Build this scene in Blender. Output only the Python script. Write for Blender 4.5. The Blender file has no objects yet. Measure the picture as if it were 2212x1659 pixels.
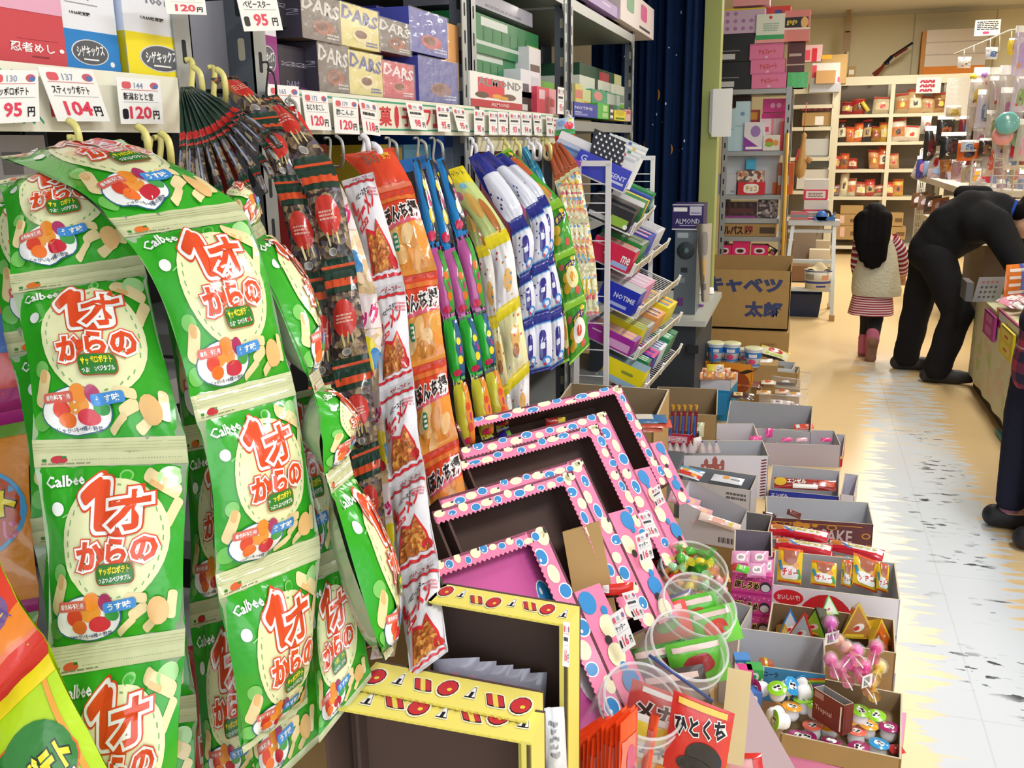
import bpy, bmesh, math, random
from mathutils import Vector as V, Matrix
from mathutils.geometry import tessellate_polygon
SC = bpy.context.scene
COL = SC.collection
rnd = random.Random(7)

# ------------------------------------------------------------------ camera
FPX, CX, CY, EYE = 2030.0, 1106.0, 829.5, 1.5
def _cd(x, y): return V((x - CX, -(y - CY), FPX))
_dY = _cd(1745, 300).normalized()
_dX = -_cd(-4900, 400); _dX = (_dX - _dY * _dX.dot(_dY)).normalized()
_dZ = _dX.cross(_dY)
if _dZ.y < 0: _dZ = -_dZ
ROT = Matrix((_dX, _dY, _dZ))
CAM = V((0, 0, EYE))
cd = bpy.data.cameras.new('camera'); cam = bpy.data.objects.new('camera', cd); COL.objects.link(cam)
cd.sensor_width = 36.0; cd.lens = 36.0 * FPX / 2212.0; cd.clip_start = 0.05; cd.clip_end = 100
_r, _u, _f = ROT.col[0].copy(), ROT.col[1].copy(), ROT.col[2].copy()
cam.matrix_world = Matrix(((_r.x, _u.x, -_f.x, 0), (_r.y, _u.y, -_f.y, 0), (_r.z, _u.z, -_f.z, EYE), (0, 0, 0, 1)))
cd.dof.use_dof = False
SC.camera = cam

# ------------------------------------------------------------------ world, light, exposure
SC.view_settings.view_transform = 'Standard'; SC.view_settings.look = 'None'
SC.view_settings.gamma = 1.0; SC.view_settings.exposure = -0.36
wd = bpy.data.worlds.new('daylight'); SC.world = wd; wd.use_nodes = True
wb = wd.node_tree.nodes['Background']; wb.inputs[0].default_value = (0.86, 0.94, 1.0, 1); wb.inputs[1].default_value = 0.9
def area(name, loc, rot, sx, sy, power, col):
    l = bpy.data.lights.new(name, 'AREA'); l.shape = 'RECTANGLE'; l.size = sx; l.size_y = sy; l.energy = power; l.color = col
    o = bpy.data.objects.new(name, l); COL.objects.link(o); o.location = loc; o.rotation_euler = rot; return o
# daylight through the shop front behind the photographer, and the rows of ceiling tubes
area('shopfront_daylight', (1.6, -2.2, 1.7), (math.radians(82), 0, math.radians(12)), 4.0, 2.4, 75, (0.90, 0.96, 1.0))
TUBES = [(1.1, 0.2, 1.0), (1.1, 2.9, 1.0), (1.1, 5.6, .72), (1.1, 8.6, 1.35), (1.1, 11.3, 2.0), (3.6, 1.5, .6), (3.6, 4.6, .5), (3.6, 8.0, .8), (3.6, 11.2, 1.0)]

# ------------------------------------------------------------------ pixel to place
def _ray(x, y): return ROT @ _cd(x, y)
def pX(x, y, X): r = _ray(x, y); return CAM + r * (X / r.x)
def pY(x, y, Y): r = _ray(x, y); return CAM + r * (Y / r.y)
def pZ(x, y, Z): r = _ray(x, y); return CAM + r * ((Z - EYE) / r.z)
def pD(x, y, D): return CAM + _ray(x, y) * (D / FPX)
def pP(x, y, p0, n): r = _ray(x, y); return CAM + r * ((p0 - CAM).dot(n) / r.dot(n))
def proj(p):
    c = ROT.transposed() @ (p - CAM); return CX + FPX * c.x / c.z, CY - FPX * c.y / c.z
UP = V((0, 0, 1))

# ------------------------------------------------------------------ materials
def lin(c): return c / 12.92 if c <= .04045 else ((c + .055) / 1.055) ** 2.4
def rgb(h):
    h = h.lstrip('#'); return tuple(lin(int(h[i:i + 2], 16) / 255) for i in (0, 2, 4)) + (1,)
MATS = {}
def mk(key, hexc, rough=.5, spec=.5, coat=0, metal=0, bump=0, bscale=60, vary=0, vscale=8, alpha=1, trans=0, emit=0, ior=1.45):
    if key in MATS: return MATS[key]
    m = bpy.data.materials.new(key); m.use_nodes = True; nt = m.node_tree; b = nt.nodes['Principled BSDF']
    c = rgb(hexc); b.inputs['Base Color'].default_value = c; b.inputs['Roughness'].default_value = rough
    b.inputs['Specular IOR Level'].default_value = spec; b.inputs['Metallic'].default_value = metal
    b.inputs['Coat Weight'].default_value = coat; b.inputs['Coat Roughness'].default_value = .08
    b.inputs['Alpha'].default_value = alpha; b.inputs['Transmission Weight'].default_value = trans; b.inputs['IOR'].default_value = ior
    if emit: b.inputs['Emission Color'].default_value = c; b.inputs['Emission Strength'].default_value = emit
    if bump or vary:
        tc = nt.nodes.new('ShaderNodeTexCoord'); no = nt.nodes.new('ShaderNodeTexNoise')
        nt.links.new(tc.outputs['Object'], no.inputs['Vector'])
    if bump:
        no.inputs['Scale'].default_value = bscale; no.inputs['Detail'].default_value = 3
        bp = nt.nodes.new('ShaderNodeBump'); bp.inputs['Strength'].default_value = bump; bp.inputs['Distance'].default_value = .01
        nt.links.new(no.outputs['Fac'], bp.inputs['Height']); nt.links.new(bp.outputs['Normal'], b.inputs['Normal'])
    if vary:
        n2 = nt.nodes.new('ShaderNodeTexNoise'); n2.inputs['Scale'].default_value = vscale; n2.inputs['Detail'].default_value = 4
        nt.links.new(tc.outputs['Object'], n2.inputs['Vector'])
        mx = nt.nodes.new('ShaderNodeMix'); mx.data_type = 'RGBA'; mx.blend_type = 'MULTIPLY'
        mx.inputs[6].default_value = c; mx.inputs[7].default_value = (1 - vary, 1 - vary, 1 - vary, 1)
        nt.links.new(n2.outputs['Fac'], mx.inputs[0]); nt.links.new(mx.outputs[2], b.inputs['Base Color'])
    MATS[key] = m; return m
def film(h): return mk('film' + h, h, .22, .5, .6, bump=.25, bscale=28)       # glossy printed wrapper film
def card(h): return mk('card' + h, h, .45, .4, .12)                           # printed paperboard
def kraft(h='b0905f'): return mk('kraft' + h, h, .85, .2, vary=.18, vscale=14)
def plas(h): return mk('plastic' + h, h, .3, .5)
def cloth(h): return mk('cloth' + h, h, .95, .1, bump=.3, bscale=220, vary=.2, vscale=30)
def steel(h='8f9499'): return mk('steel' + h, h, .4, .5, metal=.35, vary=.12, vscale=6)
CLEAR = mk('clear_plastic', 'f4f7f8', .04, .5, alpha=.17)
CLEAR2 = mk('clear_film', 'ffffff', .14, .9, 0.9, alpha=.2, bump=1.0, bscale=38)
INK = card('1c1a22'); RED = card('d8263a'); WHITE = card('f2f0ee'); PAPER = mk('paper', 'f1f1ee', .6, .3)

# ------------------------------------------------------------------ printing: flat shapes in u, v laid on a surface
_TX = {}
def text2d(s, bold):
    k = (s, bold)
    if k in _TX: return _TX[k]
    cu = bpy.data.curves.new('t', 'FONT'); cu.body = s; cu.fill_mode = 'FRONT'; cu.resolution_u = 1 if len(s) > 3 else 2; cu.offset = bold
    o = bpy.data.objects.new('t', cu); me = o.to_mesh()
    vs = [(v.co.x, v.co.y) for v in me.vertices]; fs = [tuple(p.vertices) for p in me.polygons]
    o.to_mesh_clear(); bpy.data.objects.remove(o); bpy.data.curves.remove(cu)
    if not vs: vs, fs = [(0, 0), (1, 0), (1, 1)], []
    if bold == 0:
        bb = (min(v[0] for v in vs), min(v[1] for v in vs), max(v[0] for v in vs), max(v[1] for v in vs))
    else: bb = text2d(s, 0)[2]
    _TX[k] = (vs, fs, bb); return _TX[k]
def R(x0, y0, x1, y1, m): return ('p', [(x0, y0), (x1, y0), (x1, y1), (x0, y1)], m)
def P(pts, m): return ('p', pts, m)
def E(cx, cy, rx, ry, m, n=20, a=0):
    ca, sa = math.cos(a), math.sin(a); pts = []
    for i in range(n):
        t = 2 * math.pi * i / n; x, y = rx * math.cos(t), ry * math.sin(t); pts.append((cx + x * ca - y * sa, cy + x * sa + y * ca))
    return ('p', pts, m)
def RR(cx, cy, w, h, m, a=0, r=.35):
    ca, sa = math.cos(a), math.sin(a); pts = []; q = min(w, h) * r
    for sx, sy, t0 in ((1, 1, 0), (-1, 1, 90), (-1, -1, 180), (1, -1, 270)):
        for k in range(4):
            t = math.radians(t0 + 30 * k); x = sx * (w / 2 - q) + q * math.cos(t); y = sy * (h / 2 - q) + q * math.sin(t)
            pts.append((cx + x * ca - y * sa, cy + x * sa + y * ca))
    return ('p', pts, m)
def T(s, cx, cy, w, h, m, bold=.02, a=0, out=()):
    """text fitted into w x h about (cx, cy); out = [(bold, material), ...] drawn below, widest first"""
    return ('t', s, cx, cy, w, h, m, bold, a, out)
def LINES(x0, y0, x1, y1, n, m, seed=1):
    """rows of small print"""
    r = random.Random(seed); out = []; dh = (y1 - y0) / n
    for i in range(n):
        x = x0; y = y0 + dh * (i + .2)
        while x < x1 - abs(x1 - x0) * .08:
            w = (x1 - x0) * r.uniform(.06, .22); out.append(R(x, y, min(x + w, x1), y + dh * .55, m)); x += w + (x1 - x0) * .03
    return out
def BAR(x0, y0, x1, y1, m, n=9):
    d = (x1 - x0) / n; return [R(x0 + i * d, y0, x0 + i * d + d * (.35 + .3 * (i % 3 == 0)), y1, m) for i in range(n)]
def flat(o, u, v, n=None):
    n = n or u.cross(v).normalized()
    return lambda a, b, off: o + u * a + v * b + n * off
def _tris(sh):
    if sh[0] == 'p':
        pts = sh[1]
        yield [tuple(p) for p in pts], [tuple(range(len(pts)))], sh[2]
    else:
        _, s, cx, cy, w, h, m, bold, a, out = sh
        ca, sa = math.cos(a), math.sin(a)
        for bo, mm in list(out) + [(bold, m)]:
            vs, fs, bb = text2d(s, bo); sx = w / max(bb[2] - bb[0], .01); sy = h / max(bb[3] - bb[1], .01)
            mx, my = (bb[0] + bb[2]) / 2, (bb[1] + bb[3]) / 2; o = []
            for x, y in vs:
                x, y = (x - mx) * sx, (y - my) * sy; o.append((cx + x * ca - y * sa, cy + x * sa + y * ca))
            yield o, fs, mm

class M:
    """collects shapes and links them as ONE mesh object"""
    def __init__(s): s.v, s.f, s.m, s.mats, s.sm = [], [], [], [], []
    def mi(s, mat):
        if mat not in s.mats: s.mats.append(mat)
        return s.mats.index(mat)
    def add(s, vs, fs, mat, smooth=False):
        b = len(s.v); i = s.mi(mat); s.v += [V(p) for p in vs]
        for f in fs: s.f.append(tuple(b + k for k in f)); s.m.append(i); s.sm.append(smooth)
        return s
    def poly(s, pts, mat): return s.add(pts, [tuple(range(len(pts)))], mat)
    def box(s, o, a, b, c, mat, faces=None, skip=''):
        """o corner, a width, b depth, c up; faces: f front(-b) k back l left r right t top d bottom"""
        p = [o, o + a, o + a + b, o + b, o + c, o + a + c, o + a + b + c, o + b + c]
        F = dict(d=(0, 3, 2, 1), t=(4, 5, 6, 7), f=(0, 1, 5, 4), r=(1, 2, 6, 5), k=(2, 3, 7, 6), l=(3, 0, 4, 7))
        for k, q in F.items():
            if k in skip: continue
            s.add([p[i] for i in q], [(0, 1, 2, 3)], (faces or {}).get(k, mat))
        return s
    def cbox(s, c, sx, sy, sz, mat, rz=0, **k):
        a = V((math.cos(rz), math.sin(rz), 0)); b = V((-a.y, a.x, 0))
        return s.box(c - a * sx / 2 - b * sy / 2, a * sx, b * sy, UP * sz, mat, **k)
    def bar(s, p, q, w, h, mat, up=None):
        d = (q - p).normalized(); u = (up or (UP if abs(d.z) < .95 else V((1, 0, 0)))); x = d.cross(u).normalized(); y = x.cross(d)
        return s.box(p - x * w / 2 - y * h / 2, x * w, q - p, y * h, mat)
    def tube(s, pts, r, mat, n=8, cap=True):
        rs = r if isinstance(r, (list, tuple)) else [r] * len(pts); ring = []; b = len(s.v); i = s.mi(mat)
        prev = None
        for k, p in enumerate(pts):
            d = (pts[min(k + 1, len(pts) - 1)] - pts[max(k - 1, 0)]).normalized()
            if prev is None: x = d.orthogonal().normalized()
            else: x = (prev - d * prev.dot(d)); x = x.normalized() if x.length > 1e-6 else d.orthogonal().normalized()
            prev = x; y = d.cross(x)
            for j in range(n):
                t = 2 * math.pi * j / n; s.v.append(p + (x * math.cos(t) + y * math.sin(t)) * rs[k])
        for k in range(len(pts) - 1):
            for j in range(n):
                s.f.append((b + k * n + j, b + k * n + (j + 1) % n, b + (k + 1) * n + (j + 1) % n, b + (k + 1) * n + j)); s.m.append(i); s.sm.append(True)
        if cap:
            s.f.append(tuple(b + j for j in range(n))[::-1]); s.m.append(i); s.sm.append(False)
            s.f.append(tuple(b + (len(pts) - 1) * n + j for j in range(n))); s.m.append(i); s.sm.append(False)
        return s
    def lathe(s, prof, o, mat, ax=UP, n=20, cap=True, mats=None):
        ax = ax.normalized(); x = ax.orthogonal().normalized(); y = ax.cross(x); b = len(s.v)
        for r, h in prof:
            for j in range(n):
                t = 2 * math.pi * j / n; s.v.append(o + ax * h + (x * math.cos(t) + y * math.sin(t)) * max(r, 1e-5))
        for k in range(len(prof) - 1):
            i = s.mi((mats or {}).get(k, mat))
            for j in range(n):
                s.f.append((b + k * n + j, b + k * n + (j + 1) % n, b + (k + 1) * n + (j + 1) % n, b + (k + 1) * n + j)); s.m.append(i); s.sm.append(True)
        return s
    def grid(s, fn, nu, nv, mat, smooth=True, flip=False):
        b = len(s.v); i = s.mi(mat)
        for a in range(nv + 1):
            for c in range(nu + 1): s.v.append(fn(c / nu, a / nv))
        for a in range(nv):
            for c in range(nu):
                k = b + a * (nu + 1) + c; q = (k, k + 1, k + nu + 2, k + nu + 1)
                s.f.append(q[::-1] if flip else q); s.m.append(i); s.sm.append(smooth)
        return s
    def deco(s, fn, shapes, lo=.0004, dl=.00012, cu=(), cv=(), clip=None):
        k = 0; LY_ = []; dl = max(dl, .00022) if cu or cv else dl
        for sh in shapes:
            for pts, fs, mat in _tris(sh):
                b4 = (min(p[0] for p in pts), min(p[1] for p in pts), max(p[0] for p in pts), max(p[1] for p in pts))
                k = max([q[4] + 1 for q in LY_ if q[0] < b4[2] and b4[0] < q[2] and q[1] < b4[3] and b4[1] < q[3]] or [0]); LY_.append(b4 + (k,)); off = lo + dl * k
                if cu or cv or clip:
                    bm = bmesh.new(); vv = [bm.verts.new((x, y, 0)) for x, y in pts]
                    for f in fs:
                        try: bm.faces.new([vv[q] for q in f])
                        except ValueError: pass
                    for axis, vals in ((0, cu), (1, cv)):
                        for c in vals:
                            co = V((c, 0, 0)) if axis == 0 else V((0, c, 0)); no = V((1, 0, 0)) if axis == 0 else V((0, 1, 0))
                            bmesh.ops.bisect_plane(bm, geom=bm.verts[:] + bm.edges[:] + bm.faces[:], plane_co=co, plane_no=no)
                    if clip:
                        for co, no in (((clip[0], 0, 0), (-1, 0, 0)), ((clip[2], 0, 0), (1, 0, 0)), ((0, clip[1], 0), (0, -1, 0)), ((0, clip[3], 0), (0, 1, 0))):
                            bmesh.ops.bisect_plane(bm, geom=bm.verts[:] + bm.edges[:] + bm.faces[:], plane_co=co, plane_no=no, clear_outer=True)
                    bm.verts.index_update()
                    pts2 = [(v.co.x, v.co.y) for v in bm.verts]; fs2 = [tuple(v.index for v in f.verts) for f in bm.faces]; bm.free()
                    if fs2: s.add([fn(x, y, off) for x, y in pts2], fs2, mat, True)
                else: s.add([fn(x, y, off) for x, y in pts], fs, mat)
        return s
    def build(s, name, parent=None, label=None, cat=None, group=None, kind=None, loc=None):
        me = bpy.data.meshes.new(name); o = bpy.data.objects.new(name, me); COL.objects.link(o)
        if parent is not None:
            off = V((0, 0, 0)); q = parent
            while q: off += q.location; q = q.parent
            o.parent = parent
        else:
            if loc is None:
                xs = [p.x for p in s.v]; ys = [p.y for p in s.v]; off = V(((min(xs) + max(xs)) / 2, (min(ys) + max(ys)) / 2, min(p.z for p in s.v)))
            else: off = V(loc)
            o.location = off
        me.from_pydata([p - off for p in s.v], [], s.f)
        for mt in s.mats: me.materials.append(mt)
        me.polygons.foreach_set('material_index', s.m); me.polygons.foreach_set('use_smooth', s.sm); me.update()
        return tag(o, label, cat, group, kind)
def tag(o, label=None, cat=None, group=None, kind=None):
    if label: o['label'] = label
    if cat: o['category'] = cat
    if group: o['group'] = group
    if kind: o['kind'] = kind
    return o
def thing(name, loc, label, cat, group=None):
    o = bpy.data.objects.new(name, None); COL.objects.link(o); o.location = loc; o.empty_display_size = .05
    return tag(o, label, cat, group)
def dup(root, loc, label=None, rz=None, group=None, rot=None):
    """a copy of a thing with copies of its parts and sub-parts"""
    r = root.copy(); COL.objects.link(r); r.location = loc
    if rz is not None: r.rotation_euler = (0, 0, rz)
    if rot is not None: r.rotation_euler = rot
    if label: r['label'] = label
    if group: r['group'] = group
    for ch in list(root.children):
        c = ch.copy(); COL.objects.link(c); c.parent = r
        for g in ch.children:
            d = g.copy(); COL.objects.link(d); d.parent = c
    return r
ORD = 'first second third fourth fifth sixth seventh eighth ninth tenth eleventh twelfth'.split()

def face_px(bl, br, zb, top=None, X=None, Y=None):
    """base corners of an upright front from two bottom pixels on a support of height zb (or on a plane X / Y); -> origin, width vector, height"""
    if X is not None: a, b = pX(*bl, X), pX(*br, X); b.z = a.z
    elif Y is not None: a, b = pY(*bl, Y), pY(*br, Y); b.z = a.z
    else: a, b = pZ(*bl, zb), pZ(*br, zb)
    u = b - a; n = u.cross(UP).normalized()
    h = None
    if top is not None: h = pP(*top, a, n).z - a.z
    return a, u, h
def carton(name, label, o, a, d, h, front='', mat=None, side=None, printf=(), prints=(), top=(), cat='box', group=None, scale=1.0, printl=()):
    """closed printed box: o base corner, a width vector along the front, d depth; prints in metres on the front / left side / top"""
    mat = mat or WHITE; un = a.normalized(); b = V((-un.y, un.x, 0)) * d
    m = M().box(o, a, b, UP * h, mat, faces={'l': side or mat, 'r': side or mat})
    w = a.length
    sc = lambda shs, ww, hh: shs
    if printf: m.deco(flat(o, un * w, UP * h, un.cross(UP)), printf, lo=.0006 * scale, dl=.0003 * scale)
    if printl: m.deco(flat(o + b, -b, UP * h, -un), printl, lo=.0006 * scale, dl=.0003 * scale)
    if top: m.deco(flat(o + UP * h, un * w, b, UP), top, lo=.0006 * scale, dl=.0003 * scale)
    return m.build(name, None, label, cat, group)
def tray(name, label, o, a, d, hf, hb=None, mat=None, inner=None, t=.004, prints=(), cat='box', group=None, fill=0, fillmat=None, lcut=0, flap=None, sideprints=()):
    """open-topped card tray: front wall hf high, back wall hb, sloped sides; inner faces in another card"""
    hb = hb or hf; mat = mat or WHITE; inner = inner or card('a9a9ae'); un = a.normalized(); w = a.length; dv = V((-un.y, un.x, 0)); b = dv * d
    m = M(); P0 = lambda x, y, z: o + un * x + dv * y + UP * z
    hs = lambda y: hf + (hb - hf) * min(1, max(0, y / d) * 1.0)
    # bottom
    m.add([P0(0, 0, 0), P0(w, 0, 0), P0(w, d, 0), P0(0, d, 0)], [(3, 2, 1, 0)], mat)
    m.add([P0(t, t, t), P0(w - t, t, t), P0(w - t, d - t, t), P0(t, d - t, t)], [(0, 1, 2, 3)], inner)
    def wall(x0, y0, x1, y1, h0, h1, nx, ny):
        A, B = P0(x0, y0, 0), P0(x1, y1, 0); n = un * nx + dv * ny
        p = [A, B, B + UP * h1, A + UP * h0]; q = [x + n * t for x in p]
        m.add(p, [(0, 1, 2, 3)], mat); m.add(q, [(3, 2, 1, 0)], inner)
        m.add([p[3], p[2], q[2], q[3]], [(0, 1, 2, 3)], mk('card_edge', 'c9bda6', .8)); m.add([p[1], p[2], q[2], q[1]], [(0, 1, 2, 3)], mat); m.add([p[0], p[3], q[3], q[0]], [(0, 1, 2, 3)], mat)
    wall(0, 0, w, 0, hf, hf, 0, 1); wall(w, 0, w, d, hf, hb, -1, 0); wall(w, d, 0, d, hb, hb, 0, -1); wall(0, d, 0, 0, hb, hf, 1, 0)
    if prints: m.deco(flat(o, un * w, UP * hf, -dv), prints, lo=.0006, dl=.0003)
    if sideprints: m.deco(flat(o + un * w, b, UP * hf, un), sideprints, lo=.0006, dl=.0003)
    return m.build(name, None, label, cat, group)
# ------------------------------------------------------------------ the room
def node_mat(key, build):
    m = bpy.data.materials.new(key); m.use_nodes = True; nt = m.node_tree; build(nt, nt.nodes['Principled BSDF']); MATS[key] = m; return m
def _floor(nt, b):
    N = nt.nodes.new; L = nt.links.new
    tc = N('ShaderNodeNewGeometry'); sep = N('ShaderNodeSeparateXYZ'); L(tc.outputs['Position'], sep.inputs[0])
    def noise(sx, sy, scale, det=4):
        mp = N('ShaderNodeMapping'); mp.inputs['Scale'].default_value = (sx, sy, 1); L(tc.outputs['Position'], mp.inputs[0])
        n = N('ShaderNodeTexNoise'); n.inputs['Scale'].default_value = scale; n.inputs['Detail'].default_value = det; L(mp.outputs[0], n.inputs['Vector']); return n.outputs['Fac']
    def mth(op, a, c, d=None):
        n = N('ShaderNodeMath'); n.operation = op
        for i, x in enumerate((a, c, d)):
            if x is None: continue
            if isinstance(x, (int, float)): n.inputs[i].default_value = x
            else: L(x, n.inputs[i])
        return n.outputs[0]
    def mix(f, a, c):
        n = N('ShaderNodeMix'); n.data_type = 'RGBA'; L(f, n.inputs[0])
        for i, x in ((6, a), (7, c)):
            if isinstance(x, tuple): n.inputs[i].default_value = x
            else: L(x, n.inputs[i])
        return n.outputs[2]
    def ramp(x, lo, hi):
        n = N('ShaderNodeMapRange'); n.interpolation_type = 'SMOOTHSTEP'; L(x, n.inputs[0]); n.inputs[1].default_value = lo; n.inputs[2].default_value = hi; return n.outputs[0]
    rag = noise(2.2, 17, 1.6, 5)                       # ragged streaks running across the aisle
    big = noise(1, .6, 1.1, 3)
    xx = mth('ADD', sep.outputs['X'], mth('MULTIPLY', mth('SUBTRACT', rag, .5), .5)); xx = mth('ADD', xx, mth('MULTIPLY', mth('SUBTRACT', big, .5), .22))
    left = ramp(xx, .395, .43); right = ramp(xx, .80, .765)
    far = ramp(sep.outputs['Y'], 7.3, 6.2)
    worn = mth('MULTIPLY', mth('MULTIPLY', left, right), far)
    patch = ramp(noise(3, 14, 2.0, 6), .40, .52); worn = mth('MULTIPLY', worn, mth('MAXIMUM', patch, ramp(sep.outputs['Y'], 6.2, 4.2)))
    base = mix(big, rgb('e0c08a'), rgb('e9cd9b'))
    c1 = mix(worn, base, rgb('ccd2d8'))
    # black scuffs along the middle of the worn strip
    sc = ramp(noise(9, 22, 1.5, 6), .56, .60); zone = mth('MULTIPLY', ramp(xx, .44, .52), ramp(xx, .74, .64)); cl = ramp(noise(2, 2, 1.6, 2), .45, .6)
    scuff = mth('MULTIPLY', mth('MULTIPLY', mth('MULTIPLY', sc, zone), mth('MULTIPLY', cl, ramp(sep.outputs['Y'], 5.6, 4.9))), 1.0)
    c2 = mix(scuff, c1, rgb('24272c'))
    # faint tile joints
    def joint(ax, p, o):
        f = mth('FRACT', mth('DIVIDE', mth('ADD', sep.outputs[ax], o), p), 0); return mth('LESS_THAN', f, .006)
    jn = mth('MULTIPLY', mth('MAXIMUM', joint('X', .9, .37), joint('Y', .9, .25)), .14)
    c3 = mix(jn, c2, rgb('6f6a60')); L(c3, b.inputs['Base Color'])
    L(mth('ADD', .32, mth('MULTIPLY', worn, .3)), b.inputs['Roughness'])
FLOOR = node_mat('vinyl_floor', _floor)
X0, X1, YB, ZC = -1.62, 6.2, 13.9, 3.09
YF = -1.6
M().box(V((X0, YF, -.1)), V((X1 - X0, 0, 0)), V((0, YB - YF, 0)), V((0, 0, .1)), FLOOR).build('floor', kind='structure')
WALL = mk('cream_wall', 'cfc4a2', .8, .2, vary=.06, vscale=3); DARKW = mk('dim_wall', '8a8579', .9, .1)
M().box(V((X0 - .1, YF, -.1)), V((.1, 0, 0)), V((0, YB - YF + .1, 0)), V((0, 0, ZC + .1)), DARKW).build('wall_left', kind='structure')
M().box(V((X0, YB, -.1)), V((X1 - X0, 0, 0)), V((0, .1, 0)), V((0, 0, ZC + .1)), WALL).build('wall_back', kind='structure')
M().box(V((X1, YF, -.1)), V((.1, 0, 0)), V((0, YB - YF + .1, 0)), V((0, 0, ZC + .1)), WALL).build('wall_right', kind='structure')
M().box(V((X0 - .1, YF, ZC)), V((X1 - X0 + .2, 0, 0)), V((0, YB - YF + .1, 0)), V((0, 0, .1)), mk('ceiling_board', 'cfccc4', .9, .1)).build('ceiling', kind='structure')
# joints between the wall boards
for i, (x, y) in enumerate(((1838, 60), (1975, 60), (2152, 60), (1735, 60))):
    p = pY(x, y, YB); M().box(V((p.x - .008, YB - .006, 2.0)), V((.016, 0, 0)), V((0, .006, 0)), V((0, 0, ZC - 2.0)), mk('joint', 'a89f84', .8)).build('trim_%d' % (i + 1), kind='structure')
M().box(V((X0, YB - .03, ZC - .045)), V((X1 - X0, 0, 0)), V((0, .03, 0)), V((0, 0, .045)), mk('cornice', 'b5ad98', .8)).build('trim_5', kind='structure')
# pale pipe down the back wall
a = pY(1838, 12, YB - .06); M().tube([V((a.x, YB - .06, 2.1)), V((a.x, YB - .06, ZC - .02))], .022, mk('pipe', 'd6cdb2', .5)).build('conduit_pipe', None, 'pale conduit pipe running up the cream back wall', 'pipe')
# green post beside the curtain
a, b_ = pY(1499, 420, 6.15), pY(1566, 200, 6.15)
M().box(V((-.705, 6.15, 0)), V((.165, 0, 0)), V((0, .16, 0)), V((0, 0, ZC)), mk('green_post', 'a7b06c', .6, .3)).build('column', kind='structure')
# ceiling fixtures: two tubes each, the light comes from them
def ceiling_light(x, y, k, i):
    t = thing('ceiling_light', (x, y, ZC), 'twin tube ceiling light over the aisle', 'light', 'ceiling tube lights')
    M().box(V((x - .11, y - .62, ZC - .06)), V((.22, 0, 0)), V((0, 1.24, 0)), V((0, 0, .06)), plas('e8e8e4')).build('housing', t)
    for s in (-.055, .055):
        M().tube([V((x + s, y - .6, ZC - .085)), V((x + s, y + .6, ZC - .085))], .014, mk('tube_glow', 'f4f8ff', .4, emit=6)).build('tube', t)
    l = area('tube_light', (x, y, ZC - .11), (0, 0, 0), .24, 1.25, 62 * k, (0.97, 0.985, 1.0) if y < 4 else (1, .95, .84)); l.parent = t; l.location = (0, 0, -.11)
for i, (x, y, k) in enumerate(TUBES): ceiling_light(x, y, k, i)
# navy curtain with moons and stars
def _curt(u, v):
    x = -1.30 + .68 * u; ph = u * 34; return V((x, 5.95 + .028 * math.sin(ph) + .018 * math.sin(ph * 2.3 + 1 + v * 1.5) * (1 - .3 * v), 2.9 - 2.86 * v))
NAVY = mk('curtain_cloth', '12264c', .9, .1, bump=.2, bscale=90, vary=.35, vscale=10)
m = M().grid(_curt, 110, 14, NAVY)
def _cf(x, y, off): p = _curt(x, 1 - y); return V((p.x, p.y - off - .004, p.z))
OR, WS = cloth('c98a2e'), cloth('aebed0'); sh = []
for k in range(46):
    x, y = rnd.uniform(.1, .97), rnd.uniform(.3, .97)
    if k % 4 == 0:
        pts = [(x + .022 * math.cos(t), y + .011 * math.sin(t)) for t in [math.radians(-70 + 28 * q) for q in range(9)]] + [(x + .008 + .015 * math.cos(t), y + .008 * math.sin(t)) for t in [math.radians(140 - 32 * q) for q in range(8)]]
        sh.append(P([(x + .022 * math.cos(math.radians(a)), y + .011 * math.sin(math.radians(a))) for a in range(-90, 91, 20)] + [(x + .009 * math.cos(math.radians(a)), y + .011 * math.sin(math.radians(a))) for a in range(80, -91, -20)], OR))
    else: sh.append(E(x, y, .006, .0016 if k % 3 else .0035, WS, 6))
m.deco(_cf, sh, .002, .0001, cu=[q / 60 for q in range(60)]).build('curtain', None, 'navy curtain with orange moons hanging behind the gum rack', 'curtain')
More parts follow.
